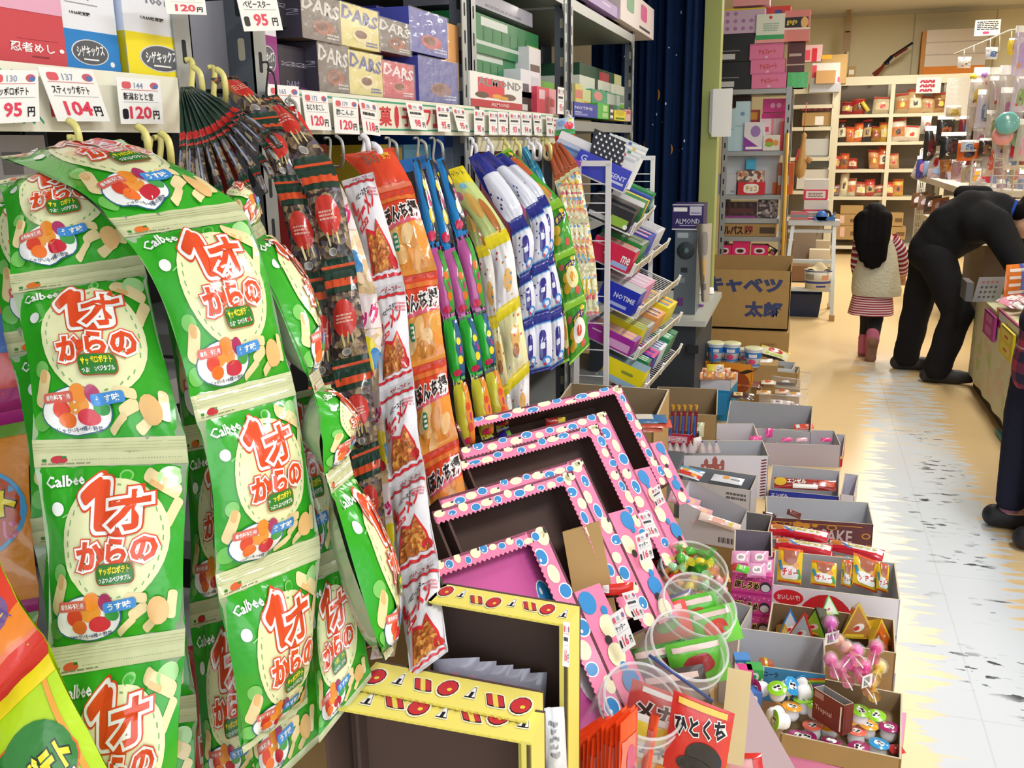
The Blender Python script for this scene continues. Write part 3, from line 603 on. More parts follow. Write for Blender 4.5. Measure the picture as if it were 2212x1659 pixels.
def pr_green(i):
    a = 1.36; r = random.Random(i * 3 + 1)    # bag height / width
    sh = [E(.13, .42, .06, .045, film('7cc464')), E(.9, .86, .075, .055, film('a8d890')), E(.08, .16, .07, .05, film('6cbc54')), E(.14, .72, .045, .033, FW), RR(.24, .70, .14, .008, film('8fd07a'), .3), E(.62, .87, .045, .033, film('7cc464')), E(.62, .87, .032, .023, GREEN)]
    sh += [RR(.85, .83, .26, .075, CHIP, -.45), RR(.82, .82, .1, .03, CHIP2, -.4), RR(.93, .68, .06, .16, CHIP, -.5), RR(.12, .32, .09, .2, CHIP, -.5), RR(.14, .38, .05, .07, CHIP2, -.3)]
    sh += [E(.55, .555, .375, .305, CRC, 32)]
    for k in range(34):
        t = 2 * math.pi * k / 34; sh.append(RR(.55 + .335 * math.cos(t), .555 + .272 * math.sin(t), .028, .008, film('7fae6a'), math.atan2(math.cos(t) * a, -math.sin(t)) if 1 else 0))
    sh += [T('Calbee', .21, .855, .27, .055, FW, .025, .06)]
    o1 = [(.16, ORED), (.12, FW)]
    sh += [*[s_ for g_, m_ in ((.035, ORED), (.024, FW), (0, ORED)) for s_ in (RR(.47, .73, .10 + 2 * g_, .25 + 1.5 * g_, m_, 0, .25), RR(.405, .80, .17 + 2 * g_, .07 + 1.5 * g_, m_, .62, .3))], T('才', .66, .70, .27, .18, ORED, .04, .08, o1), T('からの', .58, .505, .55, .12, ORED, .045, .05, [(.15, ORED), (.11, FW)]), T('さい', .56, .585, .08, .02, ORED, .01)]
    sh += [RR(.57, .40, .28, .105, film('a85030')), RR(.57, .40, .265, .095, DGRN), T('サッポロポテト', .57, .42, .22, .035, FY, .04, .04), T('つぶつぶベジタブル', .57, .377, .23, .026, FW, .03, .04)]
    sh += [RR(.70, .2, .14, .06, CHIP, .4), RR(.80, .14, .2, .05, CHIP, .5), RR(.93, .21, .06, .15, CHIP, -.2), RR(.7, .27, .15, .05, CHIP, -.1), RR(.6, .13, .16, .04, CHIP, .5), E(.84, .19, .075, .075, CHIP2, 14)]
    sh += [E(.34, .195, .25, .115, film('3a6a8a'), 26), E(.34, .195, .24, .11, FW, 26), E(.36, .22, .08, .045, film('e8963a')), E(.24, .205, .06, .045, film('d8452f')), E(.27, .155, .06, .036, film('e8702a')), E(.42, .16, .075, .04, film('c8283a')), E(.52, .2, .055, .032, film('3f9a4a')), E(.38, .275, .06, .045, film('e88a2a')), E(.48, .265, .05, .045, film('a83060'))]
    sh += [RR(.23, .262, .22, .05, film('d8685a')), T('着色料不使用', .23, .262, .18, .025, FW, .02), RR(.58, .243, .24, .055, film('3f8ad0'), .06), T('うす味', .58, .243, .17, .034, FW, .03, .06), T('じゃがいも+8種の野菜', .34, .108, .3, .022, film('36406a'), .01)]
    veg = [film('d8603a'), film('d8702a'), film('b82a34')][i % 3]
    sh += [E(.165, .965, .055, .022, veg), RR(.2, .978, .03, .012, DGRN), RR(.07, .962, .03, .016, DGRN)]
    for k in range(38): sh.append(R(.25 + k * .019, .962, .258 + k * .019, .9655, film('9a9c78')))
    sh += LINES(.05, .94, .4, .952, 1, film('8a8c68'), 3) + [R(0, .015 + k * .016, 1, .0185 + k * .016, film('c0c294')) for k in range(3)]
    return sh
BACKG = film('96a888')
gk = dict(prints=pr_green, body=GREEN, back=BACKG, T_=.019, seam=.07, seamc=KH, nu=16, nv=20, wr=.0022)
strip('front strip of green potato snack bags hanging nearest at left', [(-5, 392, 235, 345, .99), (25, 615, 312, 573, .91), (73, 981, 405, 971, .84), (105, 1432, 400, 1386, .82), (130, 1860, 390, 1800, .82)], **gk)
strip('green potato snack strip whose top bag lies folded over the hooks', [(0, 341, 262, 303, 1.02), (252, 494, 525, 456, .86, .90), (417, 886, 633, 828, .84, .90), (468, 1268, 690, 1180, .85, .92), (524, 1628, 662, 1518, .88, .95)], **gk)
strip('green potato snack strip tucked behind the front strip', [(-70, 440, 190, 392, 1.05), (15, 745, 290, 700, 1.0), (70, 1150, 385, 1110, .97), (110, 1572, 425, 1527, .95), (150, 1950, 440, 1900, .95)], **gk)
strip('green potato snack strip deep in shadow between the two front strips', [(330, 560, 520, 540, 1.10), (395, 950, 560, 920, 1.08), (410, 1330, 565, 1290, 1.08), (440, 1700, 600, 1660, 1.08)], **gk)
strip('lowest end of the folded green strip hanging behind it', [(478, 1290, 690, 1215, .98), (560, 1725, 690, 1600, .97)], **gk)
strip('green potato snack strip turned edge on with its pale back showing', [(470, 458, 525, 446, .99, 1.05), (528, 515, 568, 490, .93, 1.02), (672, 832, 692, 815, .89, .98), (706, 1045, 756, 1003, .885, .96), (830, 1428, 848, 1405, .90, .97)], **{**gk, 'T_': .026})
strip('green potato snack strip facing front below the edge on strip', [(585, 860, 715, 830, .97), (650, 1242, 768, 1190, .955), (690, 1605, 803, 1462, .93, .94)], **gk)
# other bags round the near corner
LIME, OJ = film('b2d418'), film('e8842a')
def pr_veg(i):
    if i == 0: return [R(.72, 0, 1, 1, OJ), P([(.5, .1), (1, .35), (1, 1), (.78, 1)], film('d8402c')), E(.8, .4, .15, .16, film('7a5a8a'), 18)] + [RR(.8, .28 + .05 * k, .26, .008, film('e8c83a'), .5) for k in range(5)] + [RR(.7 + .05 * k, .4, .008, .26, film('5a4a9a'), .3) for k in range(5)] + [R(0, .0, 1, .09, film('d83a2c')), R(0, .09, 1, .12, film('e87a5a'))]
    return [R(0, .92, 1, 1, film('d83a2c')), R(0, .83, 1, .92, film('f0d820')), R(.9, 0, .93, .83, film('e89a3a')), E(.5, .5, .44, .2, film('d8602a'), 26), E(.5, .5, .43, .19, DGRN, 26), E(.68, .55, .25, .17, DGRN, 22), E(.3, .55, .24, .16, DGRN, 22),
            T('Calbee', .34, .60, .28, .06, FW, .02), T('サッポロポテト', .56, .50, .66, .13, FY, .06, .03, [(.12, film('1c2a14'))]), T('つぶつぶベジタブル', .60, .385, .6, .07, FW, .04, .03, [(.09, film('1c2a30'))]), E(.38, .56, .035, .03, film('d83020'))]
strip('lime green snack bags leaning out at the lower left corner', [(-255, 1425, -8, 1178, .80), (-140, 1640, 100, 1382, .76), (10, 1990, 290, 1740, .74)], pr_veg, LIME, T_=.02, seam=.04, nu=14, nv=18)
def pr_or(i):
    if i == 0: return [R(0, .55, 1, .8, FW), R(0, .3, 1, .5, film('2a5aa8')), E(.8, .65, .14, .08, film('d02030')), R(0, 0, 1, .12, film('a02a6a'))]
    return [R(0, .86, 1, 1, film('6a9a3a')), R(0, .93, 1, 1, film('a82a78')), E(.62, .48, .36, .22, film('4aa0d8'), 24), E(.62, .48, .33, .2, film('b84a1c'), 24), T('ポテト', .62, .52, .56, .13, FY, .05, 0, [(.1, film('3a2a10'))]), T('あじ', .78, .38, .26, .09, film('d878a0'), .04)]
strip('orange potato snack bag dark behind the green strips at the left edge', [(-210, 560, 38, 520, 1.06), (-185, 930, 64, 880, 1.04), (-175, 1340, 84, 1290, 1.02), (-170, 1700, 90, 1660, 1.02)], pr_or, lambda i: film('c83a34') if i == 0 else film('d8882a'), T_=.018)
strip('red snack strip low in the gap between the green strips', [(385, 1400, 515, 1375, 1.13), (410, 1800, 545, 1760, 1.12)], lambda i: [T('えび', .6, .42, .6, .3, film('d83a30'), .05, 0, [(.13, FW)]), E(.6, .42, .4, .2, film('e05a4a'))][::-1], film('c0261e'), T_=.014)
# dark dried snack strips fanned out from one hook, and two facing front
DGB, ORB = film('1d3a2e'), film('d8502a')
def pr_dark(i):
    return [R(0, .78, 1, 1, DGB), R(0, 0, 1, .12, DGB), R(0, .84, 1, .92, ORB), R(0, .03, 1, .06, ORB), E(.5, .52, .36, .19, film('c8322a'), 26)] + LINES(.25, .47, .75, .57, 3, film('e0a898'), 5) + [RR(.4, .3, .06, .14, film('d8c48a'), .3), RR(.55, .32, .05, .13, film('cdb67a'), -.4), RR(.68, .3, .05, .11, film('d8c48a'), .1), E(.45, .18, .13, .04, film('b8b4ac')), E(.45, .18, .1, .028, film('8c8884'))]
def pr_blade(i):
    return [R(0, .8, 1, 1, DGB), R(0, 0, 1, .1, DGB), R(.0, .86, 1, .93, film('c02a26')), RR(.5, .5, .25, .6, film('8a98b0'))] if i else [R(0, 0, 1, .12, film('c02a26'))]
for k in range(10):
    t = math.radians(88 - 6.6 * k); t2 = t - .1
    q = lambda r, a, w: (391 + 2.2 * k + r * math.cos(a) - w, 186 + r * math.sin(a) + w * .4, 391 + 2.2 * k + r * math.cos(a) + w, 186 + r * math.sin(a) - w * .4)
    D0 = 1.28 - .004 * k
    strip('dark snack strip number %s from the post in the fan on the yellow hook' % ['one', 'two', 'three', 'four', 'five', 'six', 'seven', 'eight', 'nine', 'ten'][k],
          [q(2, t, 2) + (D0 + .04,), q(118, t, 7) + (D0,), q(min(235, 262 - 14 * k + 60), t + .05, 8) + (D0 - .02,), q(390 - 17 * k, t + .1, 7) + (D0 - .03,)], pr_blade, lambda i: DGB if i == 0 else SNACK, T_=.006, seam=.08, nu=6, nv=10, group='fanned dark snack strips')
strip('dark snack strip with red discs facing front beside the fan', [(455, 170, 510, 165, 1.34), (540, 265, 610, 258, 1.29), (595, 405, 657, 400, 1.27), (642, 622, 722, 608, 1.27), (668, 850, 742, 832, 1.27), (700, 1080, 772, 1062, 1.27), (722, 1280, 792, 1262, 1.27)], pr_dark, SNACK, T_=.012, seam=.06)
strip('dark snack strip with red discs in front of the popcorn strip', [(548, 215, 600, 205, 1.33), (640, 372, 722, 360, 1.26), (697, 592, 768, 578, 1.25), (720, 806, 800, 786, 1.25), (762, 998, 820, 974, 1.25), (775, 1210, 840, 1186, 1.25), (790, 1405, 855, 1380, 1.25)], pr_dark, SNACK, T_=.012, seam=.06)
MAG, PKW = film('d82a78'), film('ecdcdc')
def pr_pop(i):
    if i == 0: return [R(0, .55, 1, 1, film('d83028')), T('ビッグ', .5, .25, .9, .2, film('d83048'), .04, .1), T('ビッグ', .5, .78, .9, .16, FW, .04, .1)]
    return [R(0, .62, 1, .97, PKW), T('ビッグ', .55, .74, .95, .18, MAG, .06, .12), E(.5, .42, .26, .13, FY), E(.72, .3, .16, .12, film('3a8ac8')), RR(.55, .28, .14, .22, FY, .2), E(.45, .17, .12, .06, film('d8343a')), E(.7, .14, .12, .06, film('e8c8a0'))]
strip('pink and white popcorn strip between the dark strip and the noodle strip', [(588, 240, 640, 228, 1.40), (662, 428, 745, 418, 1.34), (733, 640, 812, 628, 1.32), (768, 845, 846, 832, 1.32), (795, 1045, 872, 1032, 1.32), (815, 1240, 888, 1228, 1.32), (800, 1425, 852, 1418, 1.32)], pr_pop, CORN, T_=.01, seam=.05)
SIL, RD = film('e4e2e8'), film('d22a36')
def pr_ram(i):
    return [R(0, .9, 1, 1, film('cfccd2')), T('ベビースター', .6, .95, .6, .06, film('b02838'), .03), R(0, .865, 1, .895, RD), T('ベビースター', .5, .74, .45, .06, INK, .03, .2), T('ラーメン', .5, .61, .72, .15, RD, .05, .3), RR(.12, .63, .1, .13, RD), P([(.12, .1), (.3, .44), (.56, .40), (.7, .5), (.9, .3), (.96, .12)], RD), P([(.16, .1), (.33, .40), (.56, .36), (.7, .46), (.86, .28), (.9, .12)], NOOD), RR(.3, .47, .34, .05, RD, .2), T('チキン', .3, .47, .26, .034, FW, .03, .2), R(0, .06, 1, .085, RD), E(.86, .17, .12, .06, film('c02a30'))] + LINES(.7, .7, .98, .8, 3, film('d88a96'), i)
strip('white and red noodle snack strip hanging lowest of the front strips', [(738, 392, 806, 372, 1.44), (800, 625, 872, 608, 1.36), (820, 850, 893, 815, 1.29), (841, 1056, 917, 1010, 1.20), (856, 1256, 946, 1206, 1.08), (888, 1467, 968, 1407, .98)], pr_ram, SIL, T_=.012, seam=.05, wr=.002)
ORG, OR2 = film('e2482a'), film('e8953c')
def pr_bon(i):
    if i == 0: return [T('ぼんち', .4, .55, .3, .2, film('8a6a5a'), .03), T('揚', .75, .6, .2, .2, film('f0b83a'), .03), R(0, .02, 1, .1, film('e87a5a'))]
    sh = [R(0, 0, 1, .56, OR2), R(.0, .84, 1, .9, film('e87a3a'))]
    r = random.Random(i)
    for k in range(9): sh.append(E(r.uniform(.15, .9), r.uniform(.05, .45), .17, .10, film(['eebb78', 'e0a04c', 'd89040', 'f0cc94'][k % 4]), 14, r.uniform(0, 1)))
    sh += [RR(.26, .36, .14, .2, film('2f8a58'), -.2)] + LINES(.22, .28, .31, .44, 3, FW, 2)
    sh += [RR(.5, .56, .9, .05, film('e0607a'), .06), T('ぼんち揚', .52, .68, .9, .19, film('2a2024'), .04, .06, [(.12, FW)])] + [RR(.1 + .2 * k, .97, .1, .012, film('b04a6a'), .2) for k in range(5)]
    return sh
strip('orange rice cracker strip just before the thin candy strips', [(735, 335, 850, 318, 1.58), (806, 425, 892, 404, 1.53), (845, 603, 944, 584, 1.50), (881, 797, 963, 772, 1.49), (908, 987, 990, 946, 1.48), (938, 1157, 1015, 1100, 1.47)], pr_bon, ORG, T_=.014, seam=.06, wr=.002)
GC = ['1f86d0', 'c860a8', '2fb83a', 'd6cf3a', '3a34b0']
def gum(label, segs, D):
    pts = []
    for a, b, y0, y1 in segs: pts.append(((a + b) / 2, (y0 + y1) / 2, (b - a) / 2, y0, y1))
    seams = [(pts[0][0] - 30, 345, pts[0][0] - 16, 340, D + .05)]
    ys = [(pts[k][4] + pts[k + 1][3]) / 2 for k in range(4)]; xs = [pts[k][0] * .5 + pts[k + 1][0] * .5 for k in range(4)]
    for y, x, k in zip(ys, xs, range(4)): seams.append((x - 12, y + 5, x + 14, y - 5, D))
    seams.append((pts[4][0] + 4, pts[4][4] + 3, pts[4][0] + 18, pts[4][4] - 8, D - .01))
    def pr(i):
        r = random.Random(i); a, b = [('e8c83a', '2a2a30'), ('d8702a', '3f9a3a'), ('f0d82a', '1f5a8a'), ('d8482a', 'e08a2a'), ('d8401f', '7ab83a')][i]
        return [P([(.62, .05), (.75, .3), (.6, .5), (.78, .72), (.66, .95), (1, .95), (1, .05)], film(b)), E(.82, .6, .12, .06, film(a)), E(.8, .3, .14, .07, film(a)), E(.5, .12, .3, .05, film('d8305a')), RR(.88, .45, .1, .12, film('c02a78'))]
    strip(label, seams, pr, lambda i: film(GC[i]), back=film('1c1a20'), T_=.012, seam=.05, waist=-.35, nu=8, nv=14, group='thin candy strips', wr=.001)
gum('first thin candy strip in blue pink green yellow and indigo, touching the orange strip', [(898, 944, 400, 531), (936, 974, 540, 673), (968, 1000, 700, 810), (984, 1012, 835, 951), (1010, 1048, 986, 1093)], 1.66)
gum('middle thin candy strip in blue pink green yellow and indigo', [(926, 968, 400, 526), (972, 1008, 550, 665), (1000, 1032, 700, 798), (1027, 1057, 825, 934), (1042, 1087, 960, 1064)], 1.72)
gum('last thin candy strip in blue pink green yellow and indigo, next to the cream bags', [(950, 996, 405, 508), (1000, 1044, 510, 670), (1032, 1060, 676, 785), (1055, 1086, 809, 913), (1079, 1121, 942, 1032)], 1.78)
strip('black backed candy strip hanging behind the thin candy strips', [(858, 348, 925, 335, 1.86), (915, 560, 1030, 545, 1.84), (955, 800, 1060, 780, 1.84), (1000, 1010, 1085, 985, 1.84)], lambda i: [R(0, .8, 1, 1, film('1f6ab8'))] if i == 0 else [], film('1e1a22'), T_=.006, group=None)
def pr_bear(i):
    c = ['c8d88a', 'f0eeee', 'f0eab0', 'f0eeea'][i]
    sh = [R(0, .05, 1, .95, film(c)), R(0, .9, 1, 1, FY), R(0, 0, 1, .08, FY)]
    if i == 0: sh += [R(0, .68, 1, 1, film('ecd82a')), T('ビスケット', .5, .84, .8, .08, film('5a4a2a'), .02), E(.4, .4, .2, .15, film('e8b860')), E(.72, .25, .16, .2, film('b87038')), E(.15, .55, .12, .05, film('d87a8a')), E(.5, .63, .12, .04, film('7ab8d8'))]
    else:
        sh += [E(.6, .38 if i == 1 else .55, .2, .17, film('e8b45a')), E(.55, .36, .15, .1, film('b06a34' if i == 2 else 'e0a850'))]
        r = random.Random(i)
        for k in range(9): sh.append(E(r.uniform(.1, .9), r.uniform(.15, .85), .05, .02, film(['d8505a', '5aa0d0', 'e8b83a', 'c08a4a'][k % 4]), 8))
    return sh
strip('cream and yellow biscuit strip hanging next to the thin candy strips', [(938, 376, 1000, 358, 2.02), (1050, 528, 1098, 504, 1.95), (1073, 683, 1123, 648, 1.94), (1098, 832, 1143, 790, 1.93), (1114, 966, 1144, 924, 1.92)], pr_bear, film('f0eeea'), T_=.014, seam=.06)
strip('pale biscuit strip behind the cream and yellow one', [(985, 420, 1020, 405, 2.1), (1022, 548, 1060, 535, 2.06), (1046, 700, 1082, 690, 2.06), (1070, 852, 1104, 836, 2.06), (1084, 952, 1108, 940, 2.06)], pr_bear, film('dcd8ea'), T_=.012)
NV, LAV = film('27308c'), film('dfe2f0')
def pr_milk(i):
    sh = [R(0, .88, 1, 1, NV), R(0, 0, 1, .1, NV), R(0, .1, 1, .125, film('4a9ad8')), R(0, .86, 1, .88, film('4a9ad8'))]
    if i == 0: sh = [P([(0, .35), (.3, .75), (0, 1)], NV), R(0, .62, 1, 1, NV), R(0, 0, 1, .08, NV)]
    else: sh += [RR(.62, .5, .3, .5, film('34308c')), RR(.62, .5, .2, .1, LAV), E(.8, .22, .2, .1, film('3a8ad8')), E(.8, .22, .12, .06, LAV), E(.72, .17, .07, .03, film('d83a4a'))]
    r = random.Random(i + 4)
    for k in range(8): sh.append(E(r.uniform(.08, .45), r.uniform(.18, .8), .035, .016, NV, 8))
    return sh
strip('white and navy milk snack strip in front, nearest of the three', [(1012, 342, 1034, 328, 2.2), (1103, 492, 1135, 474, 2.16), (1122, 607, 1146, 592, 2.15), (1126, 704, 1152, 692, 2.15), (1132, 802, 1154, 795, 2.15)], pr_milk, LAV, T_=.016, waist=-.5)
strip('white and navy milk snack strip in the middle of the three', [(1034, 336, 1056, 326, 2.26), (1140, 462, 1169, 444, 2.2), (1148, 586, 1186, 569, 2.19), (1144, 691, 1188, 678, 2.18), (1144, 809, 1190, 797, 2.17)], pr_milk, LAV, T_=.018, waist=-.15)
strip('white and navy milk snack strip furthest of the three beside the green bags', [(1062, 342, 1084, 330, 2.34), (1152, 444, 1182, 430, 2.28), (1170, 568, 1196, 555, 2.28), (1182, 684, 1214, 668, 2.28), (1188, 802, 1216, 782, 2.28)], pr_milk, LAV, T_=.016, waist=-.2)
LG = film('8cc43a')
def pr_pot(i):
    sh = [R(0, .92, 1, 1, LG), R(0, 0, 1, .08, LG), E(.3, .5, .2, .1, film('e0b838')), E(.25, .3, .18, .1, film('d8ac30')), E(.75, .2, .12, .08, film('d05a4a')), E(.15, .75, .13, .06, film('d86a5a')), RR(.6, .72, .6, .16, film('4a2f6a'), .2), T('ポテト', .6, .72, .5, .1, FY, .03, .2), E(.8, .85, .1, .05, film('f0d040'))]
    if i in (2, 3): sh += [E(.6, .48, .3, .22, film('f0ece0' if i == 3 else 'f0e2a0')), E(.6, .48, .13, .1, film('d8483a' if i == 3 else 'e8a03a'))]
    if i == 0: sh += [E(.45, .22, .34, .16, film('c89a3a')), RR(.7, .6, .4, .3, film('c05a30'))]
    return sh
strip('green potato ring snack strip with yellow pictures by the gum rack', [(1066, 338, 1100, 320, 2.48), (1168, 458, 1213, 436, 2.42), (1199, 558, 1241, 539, 2.40), (1219, 665, 1264, 643, 2.38), (1230, 790, 1274, 745, 2.36)], pr_pot, film('3f9a2a'), T_=.018)
strip('green potato ring snack strip mostly hidden behind the first one', [(1090, 350, 1120, 345, 2.56), (1170, 500, 1205, 490, 2.52), (1195, 640, 1225, 630, 2.5), (1205, 790, 1240, 775, 2.5)], pr_pot, film('2f7a22'), T_=.014)
for k in range(4):
    o = k * 11
    strip('cream dotted candy strip, %s of four under the orange brown header' % ORD[k], [(1176 + k * 9, 312, 1184 + k * 9, 308, 2.66), (1198 + o, 392 - k * 8, 1216 + o, 384 - k * 8, 2.62), (1216 + o, 478, 1238 + o, 470, 2.6), (1232 + o, 580, 1254 + o, 572, 2.6), (1244 + o, 690 - k * 4, 1262 + o, 682, 2.6)],
          lambda i: [R(0, .1, 1, 1, film('a85230'))] if i == 0 else [R(0, .9, 1, 1, film('cfcaa0'))], lambda i: film('a85230') if i == 0 else DOTM, T_=.009, nu=6, nv=10, group='cream dotted candy strips')
strip('turquoise foil strip tip on the white hook beside the orange header', [(1118, 322, 1138, 316, 2.6), (1140, 372, 1166, 362, 2.56), (1170, 430, 1190, 420, 2.55)], lambda i: [RR(.3, .5, .1, .9, film('1a4a6a')), RR(.65, .5, .1, .9, film('8ad0e8'))], film('2a88b0'), T_=.008, nu=8, nv=8)
strip('fruit candy pack strip hung on the end post', [(1200, 257, 1241, 253, 2.95), (1198, 294, 1243, 290, 2.95), (1202, 364, 1244, 360, 2.93), (1210, 442, 1250, 436, 2.92)], lambda i: [R(0, 0, 1, .22, film('3f9a4a')), E(.7, .4, .25, .2, film('d83a4a')), E(.3, .55, .2, .2, film('8aa8d8')), E(.8, .75, .12, .12, FY)] if i == 0 else [R(0, .9, 1, 1, film('d02a34')), E(.4, .6, .25, .16, film('f08a5a')), E(.3, .3, .3, .14, film('e8743a'))], lambda i: film('b8d0e8') if i == 0 else FRUIT, T_=.014)
# ------------------------------------------------------------------ hooks
HY, HW, HG = plas('d9cf7e'), plas('e6e4ea'), steel('a9aaa4')
def hook(label, px, py, tip, mat, r=.0042, X0_=FX + .016, z0=1.515):
    a = pX(px, py, X0_); a.z = min(a.z, z0) if z0 else a.z; t = pD(*tip)
    d = t - a; mid = a + d * .45 + V((0, 0, -.035)); m2 = a + d * .85 + V((.01, 0, -.03)); P_ = [a, a + V((.012, 0, -.004)), mid, m2, t + V((.012, 0, -.008)), t + V((.010, 0, .012)), t + V((.0, 0, .02))]
    pts = [_cr(P_, k / 4) for k in range(4 * (len(P_) - 1) + 1)]
    M().tube(pts, r, mat, 8).build('display_hook', None, label, 'hook', 'display hooks', loc=a)
hook('yellow hook above the folded green bag, first from the frame edge', 142, 272, (152, 300, 1.06), HY); hook('yellow hook above the folded green bag, second from the frame edge', 306, 280, (300, 312, 1.06), HY)
hook('yellow hook whose ball tip stands clear beside the folded green bag', 330, 288, (349, 325, 1.1), HY)
hook('yellow hook on the slotted post holding the dark fan', 400, 130, (420, 178, 1.3), HY, z0=None); hook('yellow hook beside the slotted post over the red topped strip', 448, 146, (470, 182, 1.3), HY, z0=None)
hook('thin black wire hook hanging beside the purple box', 566, 135, (580, 180, 1.38), mk('black_wire', '2a2626', .4), .0018, z0=None)
hook('grey wire hook in front of the first cut price card', 612, 200, (628, 245, 1.4), HG, .0025, z0=None); hook('grey wire hook between popcorn strip and orange strip', 700, 284, (726, 322, 1.45), HG, .0025)
hook('white hook hanging straight below the rail', 776, 282, (782, 318, 1.6), HW, .005); hook('white hook piercing the orange header', 800, 312, (808, 340, 1.57), HW, .006, z0=None)
for px_, lb in ((830, 'grey wire hook over the blue foil strip, nearest of three'), (893, 'grey wire hook over the blue foil strip, middle of three'), (928, 'grey wire hook over the blue foil strip, farthest of three')): hook(lb, px_, 285, (px_ + 16, 325, 1.84), HG, .003)
for px_, c, lb in ((1012, HW, 'white hook at the near end of the yellowed lip'), (1046, HW, 'white hook over the navy topped strips'), (1082, HY, 'yellow hook over the green ring snack strip'), (1106, HY, 'yellow hook tip beside the green ring snack strip'), (1135, HW, 'white hook over the turquoise foil'), (1150, HW, 'white hook tip right above the turquoise foil'), (1172, HY, 'yellow hook over the orange brown header')): hook(lb, px_, 300, (px_ + 8, 325, 2.5), c, .005)
hook('white hook holding the fruit pack strip', 1222, 240, (1226, 262, 2.96), HW, .004, z0=None)
# ------------------------------------------------------------------ small builders for packs and sweets
def pack(label, c, u, v, T_, body, prints=(), name='candy_pack', cat='candy pack', group=None, nu=8, nv=6, wr=.0012, back=None, lo=.001):
    """pillow pack: centre, full length vector u, full width vector v (text reads along u, up along v)"""
    n = u.cross(v).normalized(); s = rnd.uniform(0, 99)
    def f(x, y, off, sg=1):
        a, b = 2 * x - 1, 2 * y - 1
        h = T_ / 2 * max(0, 1 - abs(a) ** 3) ** .7 * max(0, 1 - abs(b) ** 4) ** .7 + wr * NZ.noise(V((a * 3 + s, b * 3, sg))) * (1 if abs(a) < .99 and abs(b) < .99 else .3)
        return c + u * (a / 2) + v * (b / 2) + n * (sg * h + (off if sg > 0 else 0))
    m = M().grid(lambda x, y: f(x, y, 0), nu, nv, body).grid(lambda x, y: f(x, y, 0, -1), nu, nv, back or body, flip=True)
    if prints: m.deco(f, prints, lo, .00015, cu=[q / nu for q in range(1, nu)], cv=[q / nv for q in range(1, nv)], clip=(0, 0, 1, 1))
    return m.build(name, None, label, cat, group)
def pack_px(label, a, b, h, z, T_, body, prints=(), lift=.0, **k):
    """pack whose lower edge runs a -> b in pixels at height z, leaning back; h = its height vector length, lift = lean (0 flat, 1 upright)"""
    p, q = pZ(*a, z), pZ(*b, z); u = q - p; w = UP.cross(u).normalized(); v = (w * math.cos(lift * math.pi / 2) + UP * math.sin(lift * math.pi / 2)) * h
    return pack(label, (p + q) / 2 + v / 2 + UP * (T_ / 2), u, v, T_, body, prints, **k)

# ------------------------------------------------------------------ pink dotted cartons leaning in a row
PK, PK_SHADE, CRD, BLD, BRI = card('ea7fa6'), card('c9549a'), card('f0ecc4'), card('2f86c6'), mk('brown_inner', '5e4c46', .85, .15, vary=.1, vscale=9)
def dots(n, seed, horiz=True, sz=.4, asp=1.0, cream=CRD):
    r = random.Random(seed); sh = []
    for k in range(n):
        t = (k + .5) / n; q = .5 + r.uniform(-.3, .3); w = r.uniform(.34, .56); h = r.uniform(.24, .42); g = r.uniform(-.5, .5) / n
        x, y, rx, ry = (t, q, w / n, h) if horiz else (q, t, h, w / n)
        if k % 2: sh += [E(x, y, rx, ry, WHITE, 14), E(x, y, rx * .84, ry * .84, BLD, 14)] + ([E(x - rx * .3, y + ry * .3, rx * .18, ry * .2, WHITE, 8)] if k % 4 == 1 else [])
        else: sh += [E(x, y, rx, ry, cream, 14)] + ([E(x + rx * .7, y - ry * .5, rx * .22, ry * .3, card('2c2a30'), 8)] if k % 4 == 0 else [])
    return sh
PKO = []
